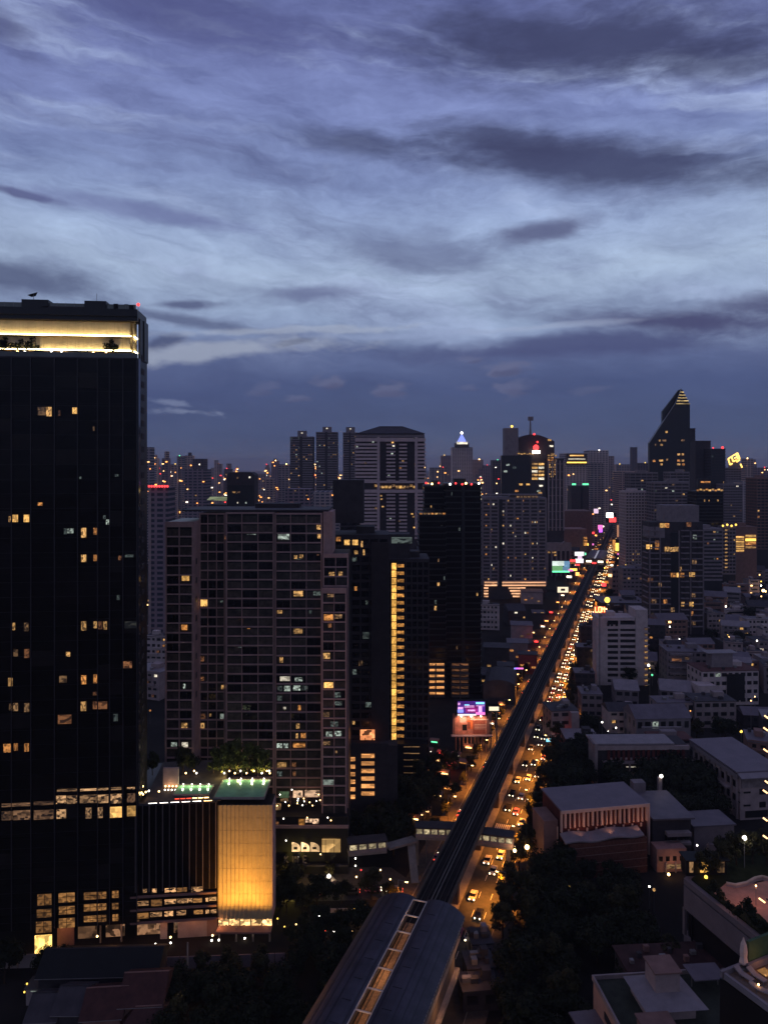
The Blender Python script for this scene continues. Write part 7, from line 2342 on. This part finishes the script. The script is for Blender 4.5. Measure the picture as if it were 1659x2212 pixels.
NAMED = [(315, 327, 966, 900, 'slim grey tower with a white lit top beside the black tower', 3, 0, None), (383, 401, 985, 1500, 'far tower with a green roof lamp left of the twin lit tops', 5, 0, E_green), (401, 417, 984, 1450, 'far dark tower left of the white lit crown', 8, 1, None),
         (417, 443, 991, 1400, 'far tower with a white lit crown', 10, 0, None), (366, 384, 1003, 1300, 'pale far tower with an orange side lamp', 4, 0, E_yel), (400, 446, 1014, 850, 'grey mauve tower standing before the white lit crown', 6, 0, None),
         (463, 470, 994, 1800, 'thin far chimney like tower', 0, 0, None), (470, 479, 1002, 1750, 'orange flanked thin far tower', 3, 0, E_orange), (572, 592, 1034, 1100, 'far pale tower left of the slender trio', 5, 0, None), (602, 627, 1003, 1150, 'far dark block touching the slender trio', 4, 0, E_bulb),
         (617, 672, 1056, 760, 'blue grey block in front of the slender trio', 5, 0, None), (675, 742, 1062, 820, 'grey block in front of the middle slender tower', 7, 0, None), (977, 1021, 966, 1800, 'dark far tower carrying a small lit pyramid', 4, 0, None), (953, 977, 984, 2000, 'far tower topped by a gold dome lamp', 3, 0, E_yel),
         (1021, 1044, 993, 1900, 'far block with an orange roof lamp', 2, 0, E_bulb), (1044, 1062, 1005, 1700, 'far block with two red roof lamps', 4, 0, E_red), (1063, 1090, 994, 1400, 'far tower with white side lamps left of the arched tower', 7, 0, E_green), (930, 965, 1010, 1300, 'far block crowned with red and violet lights', 6, 0, E_red),
         (1219, 1272, 979, 1300, 'broad far block with bright striped top floors', 4, 0, None), (1272, 1314, 973, 1350, 'far dark block with a white roof light', 6, 0, E_wbulb), (1276, 1302, 1000, 1150, 'tan far block right of the striped top block', 3, 0, None), (1314, 1326, 985, 1500, 'thin far tower with side lamps', 6, 0, None),
         (1364, 1376, 966, 2200, 'round topped thin tower on the skyline left of the pointed tower', 0, 0, None), (1330, 1362, 1003, 1600, 'far block with orange roof sign left of the pointed tower', 4, 0, E_yel), (1340, 1402, 1018, 1200, 'mauve far block left of the pointed tower', 6, 0, E_orange), (1376, 1402, 1000, 1500, 'far block with a yellow rooftop tube', 4, 0, E_yel),
         (1600, 1634, 1003, 1500, 'hazy far block right of the gold roof sign', 6, 0, None), (1618, 1632, 992, 1800, 'small square far tower near the right edge', 1, 0, None), (1634, 1662, 1010, 1400, 'far block with red lamps at the right edge', 8, 0, E_red), (1600, 1648, 1040, 1000, 'mauve mid block near the right edge', 6, 0, None)]
for (a, b, v, Y, lab, nl, tp, bc) in NAMED:
    far_tower(a, b, v, Y, lab, None, nl, tp, None, bc)
# tops that can be told apart
tp = thing('lit_pyramid', 'small blue and white lit pyramid on top of a far tower', 'roof', (X(998, 1795), 1795, Z(966, 1795)))
mesh('pyramid', tp, E_blue, [(-10, 0, 14), (10, 0, 14), (10, 16, 14), (-10, 16, 14), (0, 8, 34)], [(0, 1, 4), (1, 2, 4), (2, 3, 4), (3, 0, 4), (3, 2, 1, 0)])
part('lit_band', tp, E_white, (0, -.6, 10), (26, 1, 6))
part('plinth', tp, M_dgrey, (0, 10, 5), (34, 18, 10))
ball('tip_lamp', tp, E_wbulb, (0, 8, 35), 3.0)
st_ = thing('roof_light_sign', 'three bright yellow white strips crowning the broad far block', 'roof light', (X(1245, 1295), 1295, 0))
for k in range(3):
    part('light_strip', st_, (E_bright, E_white, E_yel)[k], (0, -1, Z(984 + k * 7.5, 1295)), ((30 + k * 6) * 1295 / F, 1, 2.6 * 1295 / F))
part('backing', st_, M_dgrey, (0, 1, Z(992, 1295)), (44 * 1295 / F, 1.4, 24 * 1295 / F))
gs = thing('green_roof_lamps', 'pair of green strips on a block below the striped crown', 'light', (X(1244, 1100), 1100, 0))
for (u, w_) in ((1239, 8), (1264, 13)):
    part('green_strip', gs, E_green, (X(u, 1100) - X(1244, 1100), -.6, Z(1046, 1100)), (w_ * 1100 / F, .6, 2.4))
for (ua, ub) in ((1234, 1255), (1258, 1272)):
    part('block', gs, M_dgrey, (X((ua + ub) / 2, 1100) - X(1244, 1100), 12, Z(1050, 1100) / 2), ((ub - ua) * 1100 / F, 22, Z(1050, 1100)))
dk = thing('round_topped_block', 'dark block with rounded shoulders rising behind the apartment roof', 'building', (X(520.5, 520), 520, 0))
w_ = (550 - 491) * 520 / F
zt_ = Z(1020, 520)
slab('body', dk, M_dgrey, [(-w_ / 2, 0), (w_ / 2, 0), (w_ / 2, zt_ - 2), (w_ / 2 - 1.5, zt_ - .5), (w_ / 2 - 3, zt_), (-w_ / 2 + 3, zt_), (-w_ / 2 + 1, zt_ - .5), (-w_ / 2, zt_ - 2)], 0, 16)
part('glass_front', dk, M_black, (0, -.2, zt_ / 2 - 4), (w_ * .92, .4, zt_ - 10))
for (u, v, m, a) in ((506, 1063, E_warm, 7), (516, 1063, E_warmd, 6), (514, 1086, E_white, 2.4), (532, 1086, E_cool, 3.4), (514, 1032, E_warmd, 3), (540, 1031, E_white, 3)):
    part('lit_window', dk, m, (X(u, 520) - X(520.5, 520), -.5, Z(v, 520)), (a * 520 / F, .2, 3 * 520 / F * 1.2))
rn = thing('red_lit_block', 'grey gridded block with a row of red lamps on its roof beside the black tower', 'building', (X(343, 480), 480, 0))
w_ = (364 - 322) * 480 / F
zt_ = Z(1053, 480)
part('body', rn, facade('far_facade_mauve', (.24, .20, .25), (.05, .05, .06)), (0, 8, zt_ / 2), (w_, 16, zt_))
part('edge_pier', rn, M_tan, (-w_ / 2 + .8, -.3, zt_ / 2), (1.6, .6, zt_))
for j in range(8):
    ball('red_lamp', rn, E_red, (-w_ / 2 + .4 + j * 1.7, -.6, zt_ + .8), .75)
yg = thing('domed_hall', 'low hall with a pale yellow green lit roof behind the apartment block', 'building', (X(468, 600), 600, 0))
part('body', yg, M_dgrey, (0, 10, Z(1090, 600) / 2), (42 * 600 / F, 18, Z(1090, 600)))
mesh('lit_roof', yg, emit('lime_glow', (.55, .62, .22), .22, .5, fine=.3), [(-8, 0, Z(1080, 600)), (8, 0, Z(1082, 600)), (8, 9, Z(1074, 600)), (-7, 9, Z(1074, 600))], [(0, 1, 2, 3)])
# signs along the far end of the road
for i in range(34):
    s_i = 700 + i * 24 + random.uniform(-8, 8)
    sd = -1 if i % 2 else 1
    p_ = RP(s_i, sd * random.uniform(15, 24))
    k_ = thing('street_sign', '%s glowing shop sign on the far %s pavement, %s' % (('red', 'white', 'amber', 'pink', 'green', 'orange', 'yellow')[i % 7], 'left' if sd < 0 else 'right', 'short of the far station' if s_i < 850 else 'near the far station' if s_i < 1000 else 'past the far station'), 'sign', p_, -TH, 'glowing signs at the far end of the road')
    zz = random.uniform(4, 18)
    part('post', k_, M_metal, (0, .3, zz / 2), (.3, .3, zz))
    part('lit_board', k_, (E_red, E_far3, E_far1, E_pink, E_green, E_far2, E_yel)[i % 7], (0, 0, zz), (random.uniform(2.4, 5.5), .4, random.uniform(1.6, 4)))
# the rest of the skyline, one by one
GL = '%s %s far %s with %s %s'
for i in range(190):
    Y = random.uniform(1250, 4200)
    u = random.uniform(300, 1690)
    wpx = random.uniform(5, 22) * 1600 / Y
    vt = 1005 + (120 - random.choice((28, 40, 55, 70, 85, 100, 112, 122, 132))) * F / Y
    x = X(u, Y)
    if abs(road_t(x, Y)) < 40 and Y < 2500:
        continue
    tp_, bc_ = random.choice((0, 0, 1, 2)), random.choice((None, None, E_red, E_bulb))
    sec = 'on the left' if u < 630 else 'behind the hip roof tower' if u < 1040 else 'near the road head' if u < 1400 else 'on the right'
    far_tower(u - wpx / 2, u + wpx / 2, vt, Y, GL % ('nearest' if Y < 1800 else 'middle' if Y < 2600 else 'hazy', 'slim' if wpx * Y / F < 10 else 'broad' if wpx * Y / F > 16 else 'plain', 'tower' if vt < 1030 else 'building', ('a flat roof', 'a lift house', 'a setback top')[tp_] + (' and red beacon,' if bc_ is E_red else ' and amber beacon,' if bc_ else ','), sec), 'far city blocks ' + sec, None, tp_, None, bc_)
# low roofs far away: a rolling mass nobody could count
vs, fs, edge = [], [], []
rg = random.Random(5)
for i in range(3600):
    Y = 1000 * (7.5 ** rg.random())
    x = X(rg.uniform(250, 1750), Y)
    if abs(road_t(x, Y)) < 25 or not free(x, Y, 10, 10):
        continue
    w, d, z = rg.uniform(10, 34), rg.uniform(10, 30), rg.choice((5, 7, 9, 12, 15, 20, 26))
    k = len(vs)
    vs += [(x - w / 2, Y, 0), (x + w / 2, Y, 0), (x + w / 2, Y + d, 0), (x - w / 2, Y + d, 0), (x - w / 2, Y, z), (x + w / 2, Y, z), (x + w / 2, Y + d, z), (x - w / 2, Y + d, z)]
    fs += [(k + 4, k + 5, k + 6, k + 7), (k, k + 1, k + 5, k + 4), (k + 1, k + 2, k + 6, k + 5), (k + 3, k, k + 4, k + 7)]
    for q_ in range(rg.choice((0, 1, 2, 2, 3))):
        edge.append((x + rg.uniform(-.5, .5) * w, Y - .4, z + Y / F * .6, Y / F * rg.choice((1.0, 1.4, 2.0, 2.8))))
cm_ = mesh('distant_roofs', None, facade('far_facade_mauve', (.24, .20, .25), (.05, .05, .06)), vs, fs, kind='stuff')
cm_['label'] = 'mass of low roofs far away below the skyline'
cm_['category'] = 'roofs'

# countless lamps and lit windows of the farthest quarters
vs, fs, mi = [], [], []
cols_ = [E_bulb, E_wbulb, E_far2, E_red, E_far1, E_far3]
for (x, Y, z, s) in edge:
    k = len(vs)
    for (a, b, c) in ((1, 0, 0), (-1, 0, 0), (0, 1, 0), (0, -1, 0), (0, 0, 1), (0, 0, -1)):
        vs.append((x + a * s, Y + b * s, z + c * s * .7))
    fs += [(k, k + 2, k + 4), (k + 2, k + 1, k + 4), (k + 1, k + 3, k + 4), (k + 3, k, k + 4), (k + 2, k, k + 5), (k + 1, k + 2, k + 5), (k + 3, k + 1, k + 5), (k, k + 3, k + 5)]
    mi += [rg.choices(range(6), (3, 2, 6, 2, 4, 2))[0]] * 8
cl_ = mesh('distant_city_lights', None, cols_[0], vs, fs, kind='stuff')
for m in cols_[1:]:
    cl_.data.materials.append(m)
cl_.data.polygons.foreach_set('material_index', mi)
cl_['label'] = 'scatter of tiny lamps over the farthest quarters of the city'
cl_['category'] = 'lights'
# ------------------------------------------------------------------ evening haze
hz = bpy.data.materials.new('evening_haze')
hz.use_nodes = True
nt = hz.node_tree
nt.nodes.clear()
pv_ = nt.nodes.new('ShaderNodeVolumePrincipled')
pv_.inputs['Color'].default_value = (.70, .64, .72, 1)
pv_.inputs['Density'].default_value = .00009
pv_.inputs['Anisotropy'].default_value = 0.2
ou = nt.nodes.new('ShaderNodeOutputMaterial')
nt.links.new(pv_.outputs[0], ou.inputs['Volume'])
HZ = True
if HZ:
    hx, hy0, hy1, z0, z1 = 9500, -400, 16500, -1.0, 235.0
    mesh('haze', None, hz, [(-hx, hy0, z0), (hx, hy0, z0), (hx, hy1, z0), (-hx, hy1, z0), (-hx, hy0, z1), (hx, hy0, z1), (hx, hy1, z1), (-hx, hy1, z1)], CF, kind='stuff')
